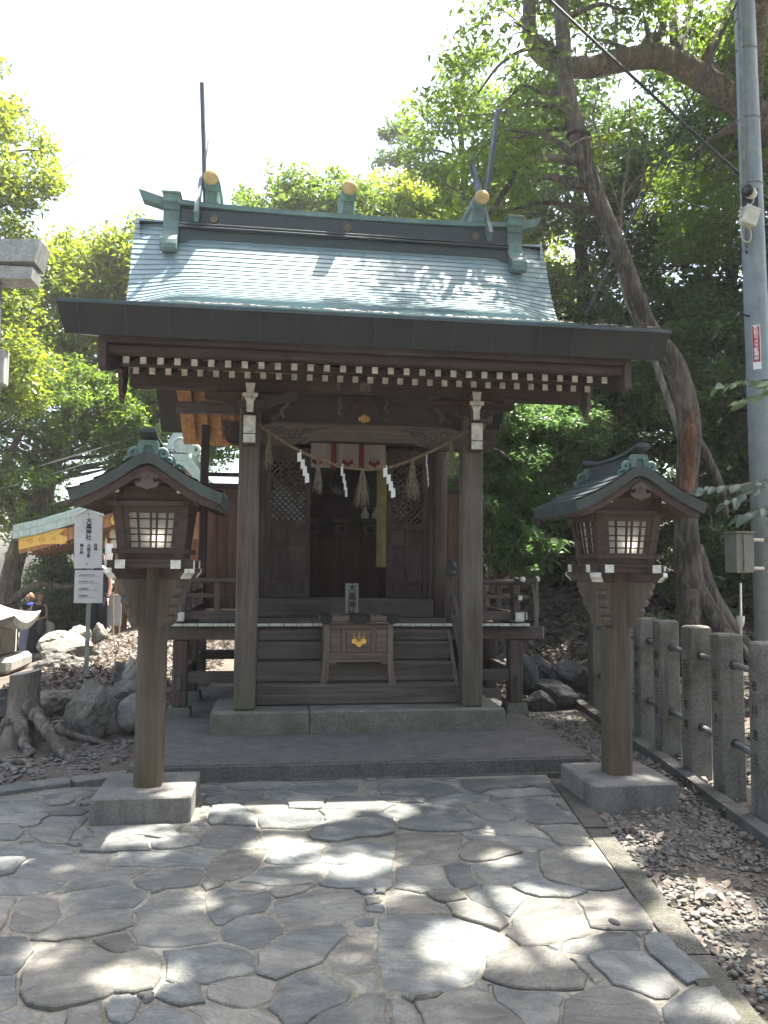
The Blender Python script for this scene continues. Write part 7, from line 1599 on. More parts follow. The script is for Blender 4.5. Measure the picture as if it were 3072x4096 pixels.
cable('cable', 'pair of black guy wires running from the pole top down to the left', (3.98, 0.62, 7.5), (2.2, 0.5, 3.95), 0.01, 0.011, WIRE, 30)
cable('cable', 'thinner dark wire beside the guy wires at right', (3.99, 0.66, 7.35), (2.4, 0.6, 4.1), 0.03, 0.006, WIRE, 30)
# small loose things on the ground at right
e1 = obj('round_pebble', MB().add([(p[0]*0.021, p[1]*0.018, p[2]*0.02) for p in ICO3[0]], ICO3[1]), WHITE2, None, True); e1.location = (1.288, -3.10, 0.014)
tag(e1, 'smooth white round pebble on the gravel at lower right', 'pebble')
e2 = obj('oval_pebble', MB().add([(p[0]*0.014, p[1]*0.03, p[2]*0.012) for p in ICO3[0]], ICO3[1]), PEB, None, True); e2.location = (0.697, -3.40, 0.045); e2.rotation_euler = (0, 0, 0.5)
tag(e2, 'single oval grey pebble lying on the flagstones', 'pebble')
lf = MB(); lf.grid(lambda u, v: ((u-0.5)*0.11, (v-0.5)*0.05*math.sin(PI*u)**0.7, 0.012+0.02*abs(v-0.5)*2*math.sin(PI*u)+0.015*u), 8, 4)
e3 = obj('curled_leaf', lf, LITTER, None, True); e3.location = (1.235, -3.14, 0.0); e3.rotation_euler = (0, 0, 0.4)
tag(e3, 'curled pale dry leaf beside the white pebble', 'leaf')
# logs lying on the leaf slope
for (a, b, r, lab) in (((3.0, 4.95), (4.9, 5.5), 0.045, 'dark fallen branch lying across the leaf slope'), ((4.3, 8.6), (6.3, 9.1), 0.06, 'upper fallen branch near the shrub line')):
    mid = Vector(((a[0]+b[0])/2, (a[1]+b[1])/2, tz((a[0]+b[0])/2, (a[1]+b[1])/2)+0.04)); pp = []
    for k in range(9):
        t = k/8; x, y = a[0]+(b[0]-a[0])*t, a[1]+(b[1]-a[1])*t; pp.append(Vector((x, y+0.05*math.sin(6*t), tz(x, y)+0.03))-mid)
    o = obj('fallen_branch', MB().tube(pp, [r*(1-0.4*k/8) for k in range(9)], 8, jit=0.15), BARKD, None, True); o.location = mid; tag(o, lab, 'branch')

# ================================================================== TREES
SX, SY = SUN.x/SUN.z, SUN.y/SUN.z
LITA = np.array(LIT)
def in_lit(P):  # drops crown leaves whose shadow would cover the chosen sun patches
    gx_ = P[:, 0]-SX*P[:, 2]; gy_ = P[:, 1]-SY*P[:, 2]; keep = np.ones(len(P), bool)
    for cx_, cy_, rx_, ry_, s_ in LITA:
        rx_ = rx_*1.45+0.05; ry_ = ry_*1.45+0.05
        e = ((gx_-cx_)/rx_)**2+((gy_-cy_)/ry_)**2
        kill = e < RNG.uniform(0.72, 1.12, len(P))
        if s_ < 0.95: kill &= RNG.random(len(P)) < s_+0.15
        keep &= ~kill
    return keep
def leaves(centers, rad, per, L, wr=0.42, flat=0.65, up=0.9, droop=0.0, holes=True):
    C = np.repeat(np.asarray(centers, float), per, axis=0); r = np.repeat(np.asarray(rad, float), per)
    n = len(C)
    g = RNG.normal(size=(n, 3)); g /= np.linalg.norm(g, axis=1)[:, None]; g *= (RNG.random(n)**0.45)[:, None]
    P = C+g*r[:, None]*np.array([1, 1, flat])
    if holes:
        k = in_lit(P); P = P[k]; g = g[k]
    n = len(P); ll = L*RNG.choice([0.55, 0.8, 1.0, 1.15, 1.4], n)*RNG.uniform(0.85, 1.15, n)
    nn = RNG.normal(size=(n, 3))*0.75+np.array([0, 0, up])+g*0.35; nn /= np.linalg.norm(nn, axis=1)[:, None]
    d = RNG.normal(size=(n, 3))+g*0.8; d[:, 2] -= droop; d -= nn*np.sum(d*nn, 1)[:, None]; d /= np.linalg.norm(d, axis=1)[:, None]
    s = np.cross(nn, d); w = ll*wr*RNG.uniform(0.8, 1.2, n)
    b = P-d*ll[:, None]*0.5; t = P+d*ll[:, None]*0.5; m_ = P-d*ll[:, None]*0.06+nn*(w*0.22)[:, None]
    V = np.stack([b, m_+s*w[:, None]*0.5, t, m_-s*w[:, None]*0.5], 1).reshape(-1, 3)
    T = (np.array([(0, 1, 2), (0, 2, 3)])[None]+(np.arange(n)*4)[:, None, None]).reshape(-1, 3)
    return V, T
def shell(blobs, n, inner=0.35):
    """clump centres spread through ellipsoids"""
    vol = np.array([b[3]*b[4]*b[5] for b in blobs])**0.75; pick = RNG.choice(len(blobs), n, p=vol/vol.sum())
    B = np.array(blobs)[pick]; g = RNG.normal(size=(n, 3)); g /= np.linalg.norm(g, axis=1)[:, None]
    r = inner+(1-inner)*RNG.random(n)**0.6
    return B[:, :3]+g*B[:, 3:6]*r[:, None]
def tube_r(mb, pts, r0, r1, n=8, sub=4, jit=0.06):
    p = catmull(pts, sub); k = len(p); mb.tube(p, [r0+(r1-r0)*(i/(k-1))**0.9 for i in range(k)], n, jit=jit)
TRI = 0
def tree(name, label, trunk, tr, blobs, nclump, crad, per, L, lm, bm=None, cat='tree', group='trees round the shrine', limbs=18, wr=0.42, extra=None, holes=False, flat=0.65, up=0.9, droop=0.0, inner=0.35, lr=0.05, anchor=0.35):
    global TRI
    base = trunk[0]; t = thing(name, label, cat, base, group)
    C = shell(blobs, nclump, inner); rad = RNG.uniform(0.75, 1.3, nclump)*crad
    mb = MB(); p = catmull(trunk, 5); k = len(p)
    rr = list(tr) if hasattr(tr, '__len__') else None
    radii = [float(np.interp(i/(k-1), np.linspace(0, 1, len(rr)), rr)) if rr else tr*(1-0.75*i/(k-1)) for i in range(k)]
    radii[0] *= 1.35
    mb.tube(p, radii, 14, jit=0.05)
    sel = RNG.choice(nclump, min(limbs, nclump), replace=False)
    for i in sel:
        c = Vector(C[i]); a0 = int(k*anchor); cand = [q for q in p[a0:] if q.z < c.z+0.3] or [p[a0]]
        q = min(cand, key=lambda q: (q-c).length+0.6*max(0, q.z-c.z+0.5)); ri = radii[min(range(k), key=lambda j: (p[j]-q).length)]
        mid = q.lerp(c, 0.5)+Vector((random.uniform(-.2, .2), random.uniform(-.2, .2), random.uniform(-0.1, 0.35)))*(q-c).length*0.35
        tube_r(mb, [q, mid, c], min(lr, ri*0.55), 0.008, 6, 5)
        for _ in range(2):
            e = c+Vector(RNG.normal(size=3))*crad*0.9; tube_r(mb, [mid.lerp(c, 0.4), c.lerp(e, 0.5)+Vector((0, 0, 0.06)), e], 0.012, 0.004, 4, 3)
    for pts, a, b in (extra or []): tube_r(mb, pts, a, b, 10, 6)
    obj('trunk', mb, bm or BARKG, t, True)
    V, T = leaves(C, rad, per, L, wr, flat, up, droop, holes); np_mesh('crown', V, T, lm, t); TRI += len(T)
    return t
# --- leaning tree by the fence
lean = tree('leaning_tree', 'slender tree leaning left over the roof with a rope band round its trunk', [(4.46, 2.6, 0.3), (4.42, 2.6, 0.9), (4.34, 2.6, 2.2), (4.41, 2.6, 3.3), (4.22, 2.6, 4.05), (3.84, 2.6, 4.6), (3.54, 2.6, 5.42), (3.16, 2.6, 6.3), (2.97, 2.6, 6.95), (2.82, 2.6, 7.6), (2.74, 2.6, 8.75), (2.62, 2.7, 10.4)],
     [0.25, 0.20, 0.135, 0.14, 0.14, 0.115, 0.108, 0.112, 0.118, 0.10, 0.092, 0.07],
     [(2.9, 3.4, 10.8, 1.3, 1.2, 1.1), (2.1, 3.0, 7.6, 0.9, 0.9, 1.0), (2.0, 3.0, 6.2, 0.7, 0.8, 0.6), (3.6, 3.3, 9.8, 1.4, 1.2, 1.0)], 120, 0.36, 88, 0.095, LEAFM, BARKG, limbs=24, anchor=0.6, holes=True,
     extra=[([(2.97, 2.6, 6.62), (2.72, 2.62, 6.66), (2.49, 2.62, 6.63), (2.22, 2.6, 6.55), (2.07, 2.6, 6.26), (1.86, 2.65, 5.93), (1.75, 2.7, 5.7)], 0.058, 0.028), ([(3.02, 2.6, 6.28), (2.75, 2.6, 6.36), (2.52, 2.65, 6.40), (2.42, 2.7, 6.30)], 0.045, 0.02),
            ([(4.42, 2.62, 1.75), (4.62, 2.6, 1.2), (4.92, 2.55, 0.7), (5.25, 2.5, 0.3)], 0.15, 0.09), ([(4.44, 2.5, 1.2), (4.62, 2.2, 0.7), (4.85, 1.9, 0.3)], 0.12, 0.07), ([(4.38, 2.5, 1.2), (4.2, 2.3, 0.6), (4.05, 2.1, 0.2)], 0.12, 0.07),
            ([(4.40, 2.6, 3.25), (4.62, 2.58, 2.9), (4.80, 2.56, 2.5), (4.86, 2.56, 2.15)], 0.085, 0.03),
            ([(2.85, 2.6, 7.9), (2.4, 2.65, 8.1), (2.0, 2.7, 7.9), (1.7, 2.75, 7.5)], 0.035, 0.012), ([(2.9, 2.6, 7.55), (2.55, 2.65, 7.5), (2.3, 2.7, 7.62), (1.95, 2.7, 7.3)], 0.03, 0.01)])
hwd = MB(); hwd.tube(catmull([(4.41, 2.535, 3.62), (4.365, 2.52, 3.2), (4.33, 2.51, 2.7), (4.315, 2.515, 2.3), (4.32, 2.53, 2.0)], 5), [0.03]+[0.075]*4+[0.092]*8+[0.08]*5+[0.05]*3, 10, jit=0.08)
obj('heartwood', hwd, BARKR, lean, True)
p = Vector((2.975, 2.6, 6.98))
obj('rope_band', MB().tube([(p.x+0.135*math.cos(a), 2.6+0.135*math.sin(a), 6.97+0.02*math.sin(a)-0.05*math.cos(a)*0) for a in np.linspace(0, 2*PI, 20)], 0.022, 8), BARKD, lean, True)
obj('rope_band', MB().tube([(p.x+0.02+0.138*math.cos(a), 2.6+0.138*math.sin(a), 6.86+0.06*math.cos(a)) for a in np.linspace(0, 2*PI, 20)], 0.014, 8), BARKL, lean, True)
# --- great tree on the right, limb reaching across and over the court
CAN = [(2.2, -1.6, 9.3, 2.6, 1.9, 0.7), (4.4, -1.2, 9.5, 1.9, 1.9, 0.8), (0.6, -0.9, 9.6, 1.3, 1.2, 0.6), (3.0, -2.6, 9.0, 2.2, 1.2, 0.6)]
tree('great_tree', 'great evergreen with a thick limb arching over the court from the right', [(8.9, 4.2, 0.6), (8.7, 4.1, 2.5), (8.3, 3.9, 4.8), (7.6, 3.7, 6.7), (6.9, 3.55, 7.5), (6.14, 3.4, 7.90), (5.67, 3.4, 8.15), (5.09, 3.4, 8.48), (4.52, 3.4, 8.70), (3.89, 3.4, 8.58), (3.385, 3.4, 8.43), (2.886, 3.4, 8.48), (2.63, 3.4, 8.75), (2.60, 3.4, 9.3), (2.62, 3.2, 10.4)],
     [0.42, 0.36, 0.30, 0.26, 0.23, 0.20, 0.18, 0.172, 0.165, 0.155, 0.14, 0.125, 0.105, 0.085, 0.06],
     [(5.5, 3.8, 10.4, 2.6, 1.8, 1.3), (3.2, 3.9, 10.8, 1.8, 1.5, 1.0), (7.5, 3.5, 9.3, 2.0, 1.8, 1.6), (6.3, 4.6, 7.2, 1.5, 1.0, 1.0)], 190, 0.45, 190, 0.10, LEAFM, BARKM, limbs=34, lr=0.09, anchor=0.3, holes=True,
     extra=[([(5.0, 3.45, 8.5), (4.95, 3.7, 9.0), (5.15, 3.9, 9.5), (5.6, 4.1, 9.6)], 0.10, 0.05), ([(4.3, 3.5, 8.75), (4.55, 3.8, 9.25), (4.84, 4.0, 9.5), (4.94, 4.0, 10.1)], 0.09, 0.05),
            ([(5.9, 3.4, 8.1), (5.0, 1.8, 8.9), (3.9, 0.3, 9.2), (2.8, -1.0, 9.25), (1.6, -1.9, 9.3)], 0.12, 0.03), ([(4.2, 0.7, 9.15), (4.6, -0.6, 9.3), (4.6, -1.9, 9.2)], 0.07, 0.02), ([(3.4, -0.3, 9.2), (2.0, -0.5, 9.5), (0.5, -0.9, 9.6)], 0.06, 0.02), ([(3.0, -0.8, 9.2), (3.0, -1.8, 9.1), (3.1, -2.9, 9.0)], 0.05, 0.02)])
gt = bpy.data.objects['great_tree']
C = shell(CAN, 330, 0.0); V, T = leaves(C, RNG.uniform(0.25, 0.42, 330), 190, 0.115, 0.45, 0.5, 1.5, holes=True); np_mesh('overhead_crown', V, T, LEAFM, gt); TRI += len(T)  # unseen crown placed to shade the court, gaps shaped into sun patches
C = shell([(4.8, 1.5, 9.3, 1.3, 1.2, 0.5)], 120, 0.0); V, T = leaves(C, RNG.uniform(0.25, 0.40, 120), 150, 0.115, 0.45, 0.5, 1.5, holes=True); np_mesh('overhead_crown', V, T, LEAFM, gt); TRI += len(T)
C = shell([(2.2, 1.6, 10.4, 1.6, 0.8, 0.5)], 12, 0.0); V, T = leaves(C, RNG.uniform(0.16, 0.30, 12), 50, 0.11, 0.45, 0.5, 1.5, holes=True); np_mesh('overhead_crown', V, T, LEAFM, gt); TRI += len(T)
# --- background on the right
BG = 'trees in the grove behind on the right'
tree('grove_tree', 'dense dark evergreen standing straight behind the right lantern', [(5.6, 8.2, 0.9), (5.5, 8.2, 4), (5.3, 8.3, 8), (5.2, 8.3, 11)], 0.26, [(5.2, 8.2, 8.6, 2.3, 1.6, 3.2), (5.0, 7.6, 5.2, 1.9, 1.4, 2.0)], 250, 0.48, 190, 0.13, LEAFD, BARKD, group=BG)
tree('grove_tree', 'dark leafy tree rising just left of the utility pole', [(8.2, 7.4, 1.0), (8.1, 7.3, 4), (7.8, 7.2, 9)], 0.28, [(7.9, 7.0, 8.8, 2.4, 1.8, 3.6), (7.7, 6.4, 4.8, 2.0, 1.5, 2.2)], 270, 0.48, 190, 0.13, LEAFD, BARKD, group=BG)
tree('grove_tree', 'brighter green tree filling the upper right corner', [(10.4, 7.0, 1.0), (10.2, 6.8, 5), (9.4, 6.6, 10)], 0.3, [(9.2, 6.4, 10.4, 2.4, 1.9, 2.2), (9.8, 6.3, 6.0, 1.8, 1.8, 2.6)], 220, 0.5, 190, 0.13, LEAFM, BARKD, group=BG)
tree('grove_tree', 'tall thin-leaved tree with sky showing through right of the roof ridge', [(3.4, 9.6, 0.8), (3.5, 9.6, 4), (3.3, 9.6, 8), (3.0, 9.6, 12)], 0.20, [(3.4, 9.4, 10.2, 1.7, 1.4, 2.6), (3.8, 9.0, 6.8, 1.3, 1.2, 1.6)], 125, 0.42, 130, 0.125, LEAFM, BARKG, group=BG, limbs=44)
tree('grove_tree', 'yellowish lit tree glimpsed between roof and leaning trunk', [(4.9, 12.0, 1.2), (4.8, 12, 5), (4.6, 12, 10)], 0.22, [(4.6, 11.8, 8.0, 2.0, 1.5, 3.0), (5.6, 11.5, 4.6, 1.8, 1.4, 1.6)], 190, 0.5, 150, 0.15, LEAFY, BARKG, group=BG)
tree('grove_tree', 'shaded tree in the gap beyond the cabinet and fence', [(7.0, 5.2, 0.9), (7.0, 5.2, 2.6), (6.7, 5.1, 5)], 0.16, [(6.6, 5.0, 4.4, 1.5, 1.0, 1.6), (6.6, 5.2, 2.2, 1.4, 0.8, 1.0)], 170, 0.36, 170, 0.11, LEAFD, BARKD, group=BG)
tree('grove_tree', 'dark tree at the right edge behind the utility pole', [(9.4, 4.6, 0.9), (9.2, 4.5, 3), (8.8, 4.4, 6)], 0.2, [(8.6, 4.4, 5.6, 1.5, 1.2, 2.2), (8.4, 4.4, 2.4, 1.4, 1.1, 1.2)], 200, 0.4, 170, 0.11, LEAFD, BARKD, group=BG)
# bare pale twigs in front of the dark trees
tw = thing('bare_sapling', 'leafless pale sapling with upright twigs right of the leaning trunk', 'sapling', (4.82, 3.3, 0.6))
mb = MB(); tube_r(mb, [(4.82, 3.3, 0.5), (4.80, 3.3, 2.6), (4.56, 3.7, 4.3), (4.30, 4.2, 5.6), (4.24, 4.2, 6.4)], 0.05, 0.035)
for pts, a, b in (([(4.24, 4.2, 6.3), (4.30, 4.2, 7.0), (4.42, 4.2, 7.8), (4.45, 4.25, 8.6)], 0.03, 0.01), ([(4.24, 4.2, 6.35), (4.02, 4.2, 6.9), (3.98, 4.2, 7.7), (3.78, 4.2, 8.4)], 0.026, 0.008), ([(4.3, 4.2, 7.0), (4.55, 4.2, 7.35), (4.95, 4.2, 7.6)], 0.016, 0.006), ([(4.0, 4.2, 7.5), (4.12, 4.2, 8.2), (4.3, 4.2, 8.9)], 0.012, 0.005), ([(4.28, 4.2, 6.7), (4.1, 4.15, 7.2), (3.9, 4.1, 7.3)], 0.012, 0.005), ([(4.26, 4.2, 6.3), (4.6, 4.2, 7.2), (4.72, 4.2, 8.3)], 0.014, 0.006)): tube_r(mb, pts, a, b, 6, 5)
obj('trunk', mb, BARKL, tw, True)
C = np.array([(4.05, 4.2, 7.9), (3.95, 4.2, 7.6), (4.7, 4.2, 6.9)]); V, T = leaves(C, [0.22, 0.2, 0.25], 26, 0.13, 0.5); np_mesh('crown', V, T, LEAFY, tw)
# shrubs between the shrine and the right lantern
SG = 'shrubs behind the right veranda'
def shrub(label, base, blobs, n, crad, per, L, lm, wr=0.42, droop=0.3, flat=0.5, grp=SG, up=1.0):
    return tree('shrub', label, [base, (base[0], base[1], base[2]+blobs[0][5]), (blobs[0][0], blobs[0][1], blobs[0][2])], 0.035, blobs, n, crad, per, L, lm, BARKL, 'shrub', grp, 16, wr, droop=droop, flat=flat, lr=0.02, inner=0.15, up=up, anchor=0.2)
shrub('bright layered shrub right behind the shrine pillar', (2.35, 4.6, 0.3), [(2.5, 4.8, 3.2, 0.8, 0.7, 1.1), (2.2, 4.6, 2.3, 0.45, 0.5, 0.5)], 120, 0.26, 130, 0.12, LEAFB, 0.32)
shrub('bright green shrub with drooping sprays above the leaf slope', (3.3, 5.2, 0.5), [(3.4, 5.3, 2.7, 0.9, 0.7, 1.0), (3.7, 5.2, 3.7, 0.7, 0.7, 0.6)], 130, 0.26, 130, 0.12, LEAFB, 0.32)
shrub('low broad-leaved shrub at the edge of the leaf slope', (3.0, 4.4, 0.5), [(2.9, 4.5, 1.65, 0.55, 0.45, 0.45)], 36, 0.22, 50, 0.17, LEAFB, 0.40)
shrub('dark shrub under the bright layered ones', (3.0, 6.6, 0.8), [(3.0, 6.6, 2.2, 1.5, 0.7, 1.1), (4.6, 6.6, 2.0, 1.2, 0.7, 1.0)], 150, 0.32, 150, 0.12, LEAFD, 0.42)
shrub('sunlit yellow leaved shrub showing behind the bright layered ones', (3.8, 7.5, 0.9), [(3.6, 7.4, 4.0, 1.0, 0.6, 1.0), (4.6, 7.2, 3.2, 0.7, 0.6, 0.8)], 90, 0.32, 120, 0.13, LEAFY)
shrub('dark shrub filling the space behind the right lantern roof', (5.0, 5.6, 0.8), [(5.0, 5.8, 2.6, 1.0, 0.7, 1.4), (5.6, 5.9, 4.4, 1.0, 0.7, 1.2), (4.3, 6.2, 4.8, 0.8, 0.6, 0.9)], 190, 0.32, 150, 0.115, LEAFD)
shrub('leafy plant low behind the tree base at right', (5.6, 4.2, 0.7), [(5.7, 4.2, 1.5, 0.8, 0.5, 0.7), (6.6, 3.8, 1.5, 0.8, 0.5, 0.7)], 90, 0.24, 90, 0.12, LEAFD, 0.45)
# long bladed plant by the leaning tree
gr_ = thing('grass_clump', 'clump of long arching grass blades behind the fence', 'plant', (3.72, 2.35, 0.6), None)
mb = MB(); rr = random.Random(5)
for k in range(150):
    a = rr.uniform(0, 2*PI); L = rr.uniform(0.22, 0.48); w = 0.007; bx, by = 3.72+rr.uniform(-0.13, 0.13), 2.35+rr.uniform(-.1, .1); h = rr.uniform(0.6, 1.0)
    pp = [Vector((bx+math.cos(a)*L*t*0.75, by+math.sin(a)*L*t*0.75, 0.72+L*h*(t*1.5-t*t*1.05))) for t in (0, 0.25, 0.5, 0.75, 1.0)]; s = Vector((-math.sin(a), math.cos(a), 0))
    vs = []
    for q, ww in zip(pp, (w, w, w*0.9, w*0.6, 0.001)): vs += [tuple(q-s*ww), tuple(q+s*ww)]
    mb.add(vs, [(2*i, 2*i+1, 2*i+3, 2*i+2) for i in range(4)])
obj('blades', mb, LEAFB, gr_)
# near leafy branches at the right edge, every leaf its own
def big_leaf(L, w):
    mb = MB()
    def P(u, v):
        wd = w*math.sin(PI*min(1, u**0.8*0.98+0.01))**0.85; y = (v-0.5)*wd; return (u*L, y, -0.22*L*u*u+0.28*abs(y))
    mb.grid(P, 7, 4); return mb
LF = None
def leafy_branch(label, stems, n, L, m, seed):
    r = random.Random(seed); t = thing('leafy_branch', label, 'branch', stems[0][0], 'leafy branches reaching in from the right')
    mb = MB()
    for s in stems: tube_r(mb, s, 0.014, 0.004, 6, 6)
    obj('stem', mb, BARKL, t, True); first = None
    for s in stems:
        p = catmull(s, 8); m_ = len(p)
        for k in range(n):
            f = 0.12+0.86*(k+r.random()*0.6)/n; i = min(m_-2, int(f*(m_-1))); q = p[i]; d = (p[i+1]-p[i]).normalized(); sd = 1 if k % 2 else -1
            yaw = math.atan2(d.y, d.x)+sd*r.uniform(0.4, 1.0)*(1 if k < n-1 else 0.1)
            rot = (0.85*math.cos(yaw)+r.uniform(-0.35, 0.35), r.uniform(0.0, 0.7), yaw); ls = r.uniform(0.75, 1.2)
            loc = q-Vector(stems[0][0])
            if first is None:
                first = obj('leaf', big_leaf(L, L*0.42), m, t, True, loc=loc); first.rotation_euler = rot; first.scale = (ls,)*3
            else: inst(first, t, loc, rot, (ls,)*3)
    return t
leafy_branch('lower blue green leafy branch drooping beside the right lantern roof', [[(4.3, 0.1, 2.55), (3.9, 0.0, 2.35), (3.5, -0.05, 2.18), (3.2, -0.05, 2.06)], [(4.2, 0.05, 2.45), (3.85, -0.1, 2.18), (3.55, -0.15, 2.02), (3.32, -0.15, 1.95)], [(4.0, 0.05, 2.4), (3.6, 0.1, 2.28), (3.3, 0.1, 2.24), (3.05, 0.1, 2.20)], [(4.0, -0.05, 2.3), (3.8, -0.2, 2.05), (3.62, -0.25, 1.95)]], 19, 0.155, LEAFG, 4)
leafy_branch('upper bright green leafy branch in front of the pole at the right edge', [[(4.3, 0.15, 3.45), (3.9, 0.05, 3.28), (3.5, 0.0, 3.20), (3.18, 0.0, 3.14)], [(4.2, 0.1, 3.35), (3.8, -0.05, 3.12), (3.5, -0.1, 3.02), (3.36, -0.1, 2.97)], [(4.1, 0.0, 3.3), (3.8, -0.1, 3.2), (3.6, -0.12, 3.16)]], 15, 0.145, LEAFB, 9)
# --- left side
LG = 'trees beyond the left side of the shrine'
tree('left_tree', 'tall yellow green tree cut off by the left edge', [(-7.0, 9.6, -0.6), (-7.0, 9.6, 3), (-6.8, 9.5, 7), (-6.6, 9.4, 10)], 0.22, [(-6.6, 9.2, 9.0, 1.5, 1.3, 2.4), (-6.4, 9.0, 5.6, 1.3, 1.2, 1.6)], 160, 0.42, 140, 0.125, LEAFY, BARKM, group=LG, limbs=34)
tree('left_tree', 'bright rounded tree showing over the left end of the eave', [(-3.9, 13.6, -0.2), (-3.9, 13.6, 3), (-4.0, 13.6, 6)], 0.2, [(-4.1, 13.4, 8.3, 1.5, 1.3, 1.8), (-5.8, 13.1, 8.0, 1.3, 1.1, 1.7), (-5.4, 13.0, 6.2, 1.2, 1.1, 1.0), (-3.4, 13.2, 6.6, 1.2, 1.0, 1.2), (-4.9, 13.0, 5.2, 1.4, 1.1, 1.3), (-2.7, 13.2, 6.6, 1.1, 1.0, 1.6)], 430, 0.45, 160, 0.14, LEAFY, BARKM, group=LG, limbs=30)
tree('left_tree', 'airy half bare tree with fan-shaped branches against the white sky', [(-4.4, 17, -0.2), (-4.4, 17, 5), (-4.35, 17, 9), (-4.3, 17, 12.6)], 0.16, [(-4.4, 17, 10.4, 2.8, 1.2, 1.9), (-6.2, 16.8, 8.9, 1.5, 1.0, 1.3), (-2.6, 16.8, 9.0, 1.0, 1.0, 1.2)], 120, 0.45, 46, 0.13, LEAFY, BARKG, group=LG, limbs=60, lr=0.06)
tree('left_tree', 'spreading tree with crooked mossy limbs over the hall roof', [(-6.6, 11.6, -0.7), (-6.5, 11.5, 1.2), (-6.0, 11.4, 2.8), (-5.6, 11.3, 4.0), (-5.2, 11.2, 5.4)], 0.26, [(-5.2, 11.0, 4.9, 1.9, 1.1, 1.0), (-6.3, 10.6, 3.6, 1.2, 0.9, 0.8), (-4.0, 11.2, 4.5, 1.1, 0.9, 1.0), (-5.8, 11.0, 2.2, 0.9, 0.8, 0.6)], 200, 0.36, 130, 0.115, LEAFM, BARKM, group=LG, limbs=46, lr=0.10, anchor=0.15,
     extra=[([(-6.5, 11.4, 1.6), (-5.7, 11.0, 2.5), (-4.9, 10.8, 2.9), (-4.2, 10.7, 3.6)], 0.13, 0.05), ([(-6.3, 11.3, 2.1), (-6.5, 10.7, 3.2), (-6.1, 10.5, 4.2), (-5.6, 10.4, 5.2)], 0.11, 0.04), ([(-5.7, 11.0, 2.5), (-5.4, 10.7, 3.4), (-5.0, 10.6, 4.6)], 0.08, 0.03), ([(-6.5, 11.4, 0.6), (-5.8, 11.1, 1.0), (-5.2, 11.0, 0.95), (-4.7, 11.0, 1.2)], 0.10, 0.04)])
tree('left_tree', 'tree with pale forked trunk under the left eave corner', [(-3.3, 12.2, 0.0), (-3.25, 12.2, 2.5), (-3.0, 12.1, 4.6), (-3.3, 12.0, 6.2)], 0.20, [(-2.9, 11.9, 6.4, 1.4, 1.0, 1.2), (-2.3, 11.9, 4.6, 1.1, 0.9, 0.9)], 120, 0.42, 140, 0.13, LEAFM, BARKL, group=LG, limbs=30, extra=[([(-3.2, 12.2, 2.8), (-2.8, 12.1, 4.0), (-2.5, 12.0, 5.4)], 0.13, 0.06), ([(-3.2, 12.2, 3.4), (-3.6, 12.1, 4.4), (-3.9, 12.0, 5.4)], 0.10, 0.05)])
tree('left_tree', 'dark broad shrub tree behind the two women', [(-6.2, 16.5, -0.9), (-6.2, 16.5, 0.4), (-6.1, 16.4, 1.4)], 0.16, [(-5.6, 16.2, 1.2, 1.7, 0.9, 1.6), (-7.0, 16.4, 0.4, 1.2, 0.8, 1.2), (-6.9, 16.0, 2.4, 1.2, 0.8, 0.9)], 230, 0.42, 150, 0.13, LEAFD, BARKM, group=LG, limbs=20)
tree('left_tree', 'leafy tree between the hall roof and the stone torii', [(-8.6, 12.5, -0.8), (-8.4, 12.4, 2), (-8.0, 12.2, 5)], 0.2, [(-7.2, 12.0, 6.4, 1.4, 1.1, 1.6), (-7.8, 12.0, 3.0, 1.2, 0.9, 1.0)], 150, 0.42, 140, 0.13, LEAFY, BARKM, group=LG, limbs=30)
# --- behind the roof
CG = 'trees showing above the roof ridge'
tree('rear_tree', 'leafy tree above the middle of the roof ridge', [(-0.3, 12.4, 0.3), (-0.3, 12.4, 5), (-0.2, 12.3, 9)], 0.22, [(-0.6, 12.2, 9.4, 1.5, 1.2, 1.7), (0.6, 12.1, 9.6, 1.3, 1.1, 1.6), (-1.4, 12.0, 8.2, 1.1, 1.0, 1.2), (-0.1, 12.0, 6.6, 1.8, 1.2, 1.2)], 300, 0.45, 150, 0.14, LEAFM, BARKG, group=CG, limbs=26)
tree('rear_tree', 'yellow green tree above the ridge beside the middle log', [(1.7, 13.2, 0.4), (1.7, 13.2, 5), (1.7, 13.1, 9)], 0.22, [(1.9, 13.0, 9.8, 1.7, 1.2, 1.9), (3.0, 12.9, 9.2, 1.2, 1.1, 1.6), (2.4, 12.8, 6.6, 1.4, 1.2, 1.2)], 270, 0.45, 150, 0.14, LEAFY, BARKG, group=CG, limbs=26)
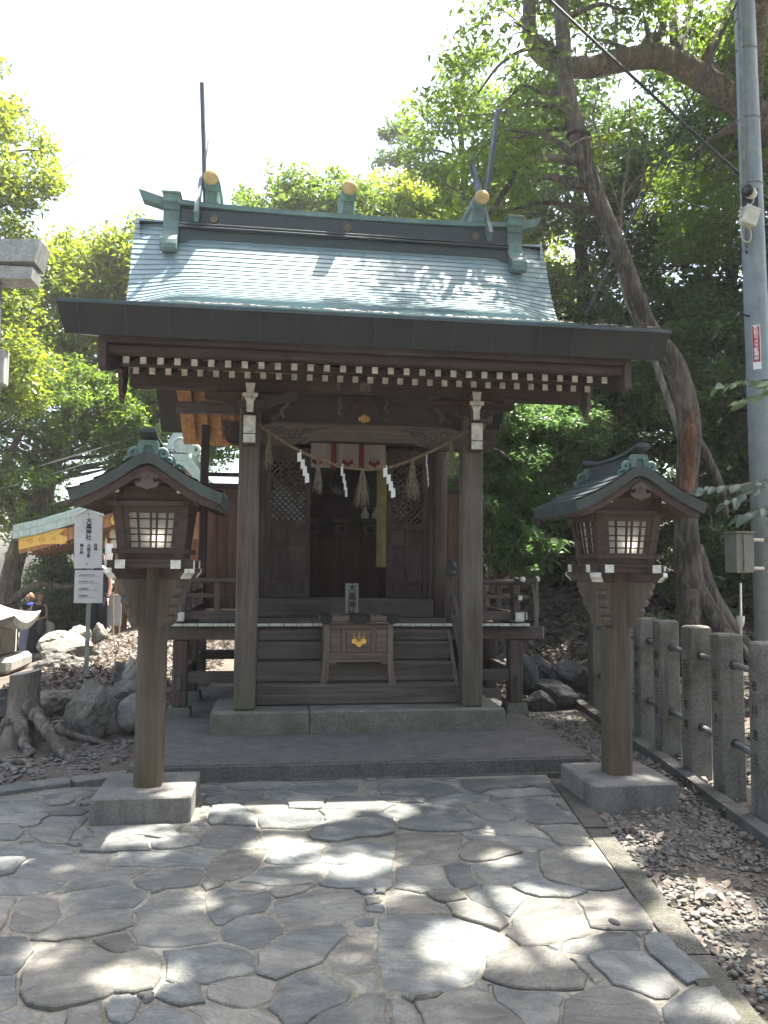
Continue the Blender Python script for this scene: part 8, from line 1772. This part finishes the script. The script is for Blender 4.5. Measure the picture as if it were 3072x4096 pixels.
tree('rear_tree', 'distant tree with cloud-like tufts of foliage above the roof', [(3.6, 18.5, 0.5), (3.7, 18.5, 8), (3.6, 18.5, 14.5)], 0.20, [(3.0, 18.5, 15.6, 0.9, 0.7, 0.7), (4.3, 18.5, 14.2, 0.7, 0.6, 0.5), (3.2, 18.4, 13.4, 0.6, 0.6, 0.4), (4.6, 18.3, 12.4, 1.1, 0.8, 0.7)], 44, 0.42, 130, 0.17, LEAFD, BARKG, group=CG, limbs=40, lr=0.05)
tree('rear_tree', 'yellowish tree just left of the right crossed finial', [(3.2, 14.5, 0.6), (3.2, 14.5, 6), (3.3, 14.4, 9.5)], 0.2, [(3.5, 14.2, 10.4, 1.4, 1.0, 1.9), (3.8, 14.0, 7.2, 1.1, 0.9, 1.2)], 150, 0.45, 120, 0.14, LEAFY, BARKG, group=CG, limbs=26)
# --- far wood closing the view on the right
n = 230; C = np.stack([RNG.uniform(1.0, 26, n), RNG.uniform(20, 28, n), np.abs(RNG.normal(0, 4.2, n))+0.6+RNG.uniform(0, 5, n)], 1)
V, T = leaves(C, np.full(n, 1.25), 190, 0.30, 0.5, holes=False)
tag(np_mesh('far_wood', V, T, LEAFD), kind='stuff'); TRI += len(T)
# --- unseen grove behind the camera, added to shade camera-facing faces
n = 260; a = RNG.uniform(PI*1.02, PI*1.98, n); r = RNG.uniform(11.5, 15.5, n)
C = np.stack([-0.5+r*np.cos(a)*1.15, -2.5+r*np.sin(a), RNG.uniform(0.8, 13.0, n)], 1)
V, T = leaves(C, np.full(n, 1.3), 150, 0.34, 0.5, holes=False)
tag(np_mesh('unseen_wood', V, T, LEAFD), kind='stuff'); TRI += len(T)
print('leaf triangles', TRI, 'objects', len(bpy.data.objects))

# ---- thin scattering volume added to imitate lens glare from the backlight
hz = MB().box(-45, 45, -24, 45, -2.2, 24.0)
HZ = bpy.data.materials.new('glare_haze'); HZ.use_nodes = True; t = HZ.node_tree; t.nodes.clear()
ho = t.nodes.new('ShaderNodeOutputMaterial'); pv = t.nodes.new('ShaderNodeVolumePrincipled'); pv.inputs['Density'].default_value = 0.0016; pv.inputs['Color'].default_value = (1.0, 0.985, 0.95, 1); pv.inputs['Anisotropy'].default_value = 0.35
t.links.new(pv.outputs[0], ho.inputs['Volume'])
tag(obj('glare_haze', hz, HZ), kind='stuff')
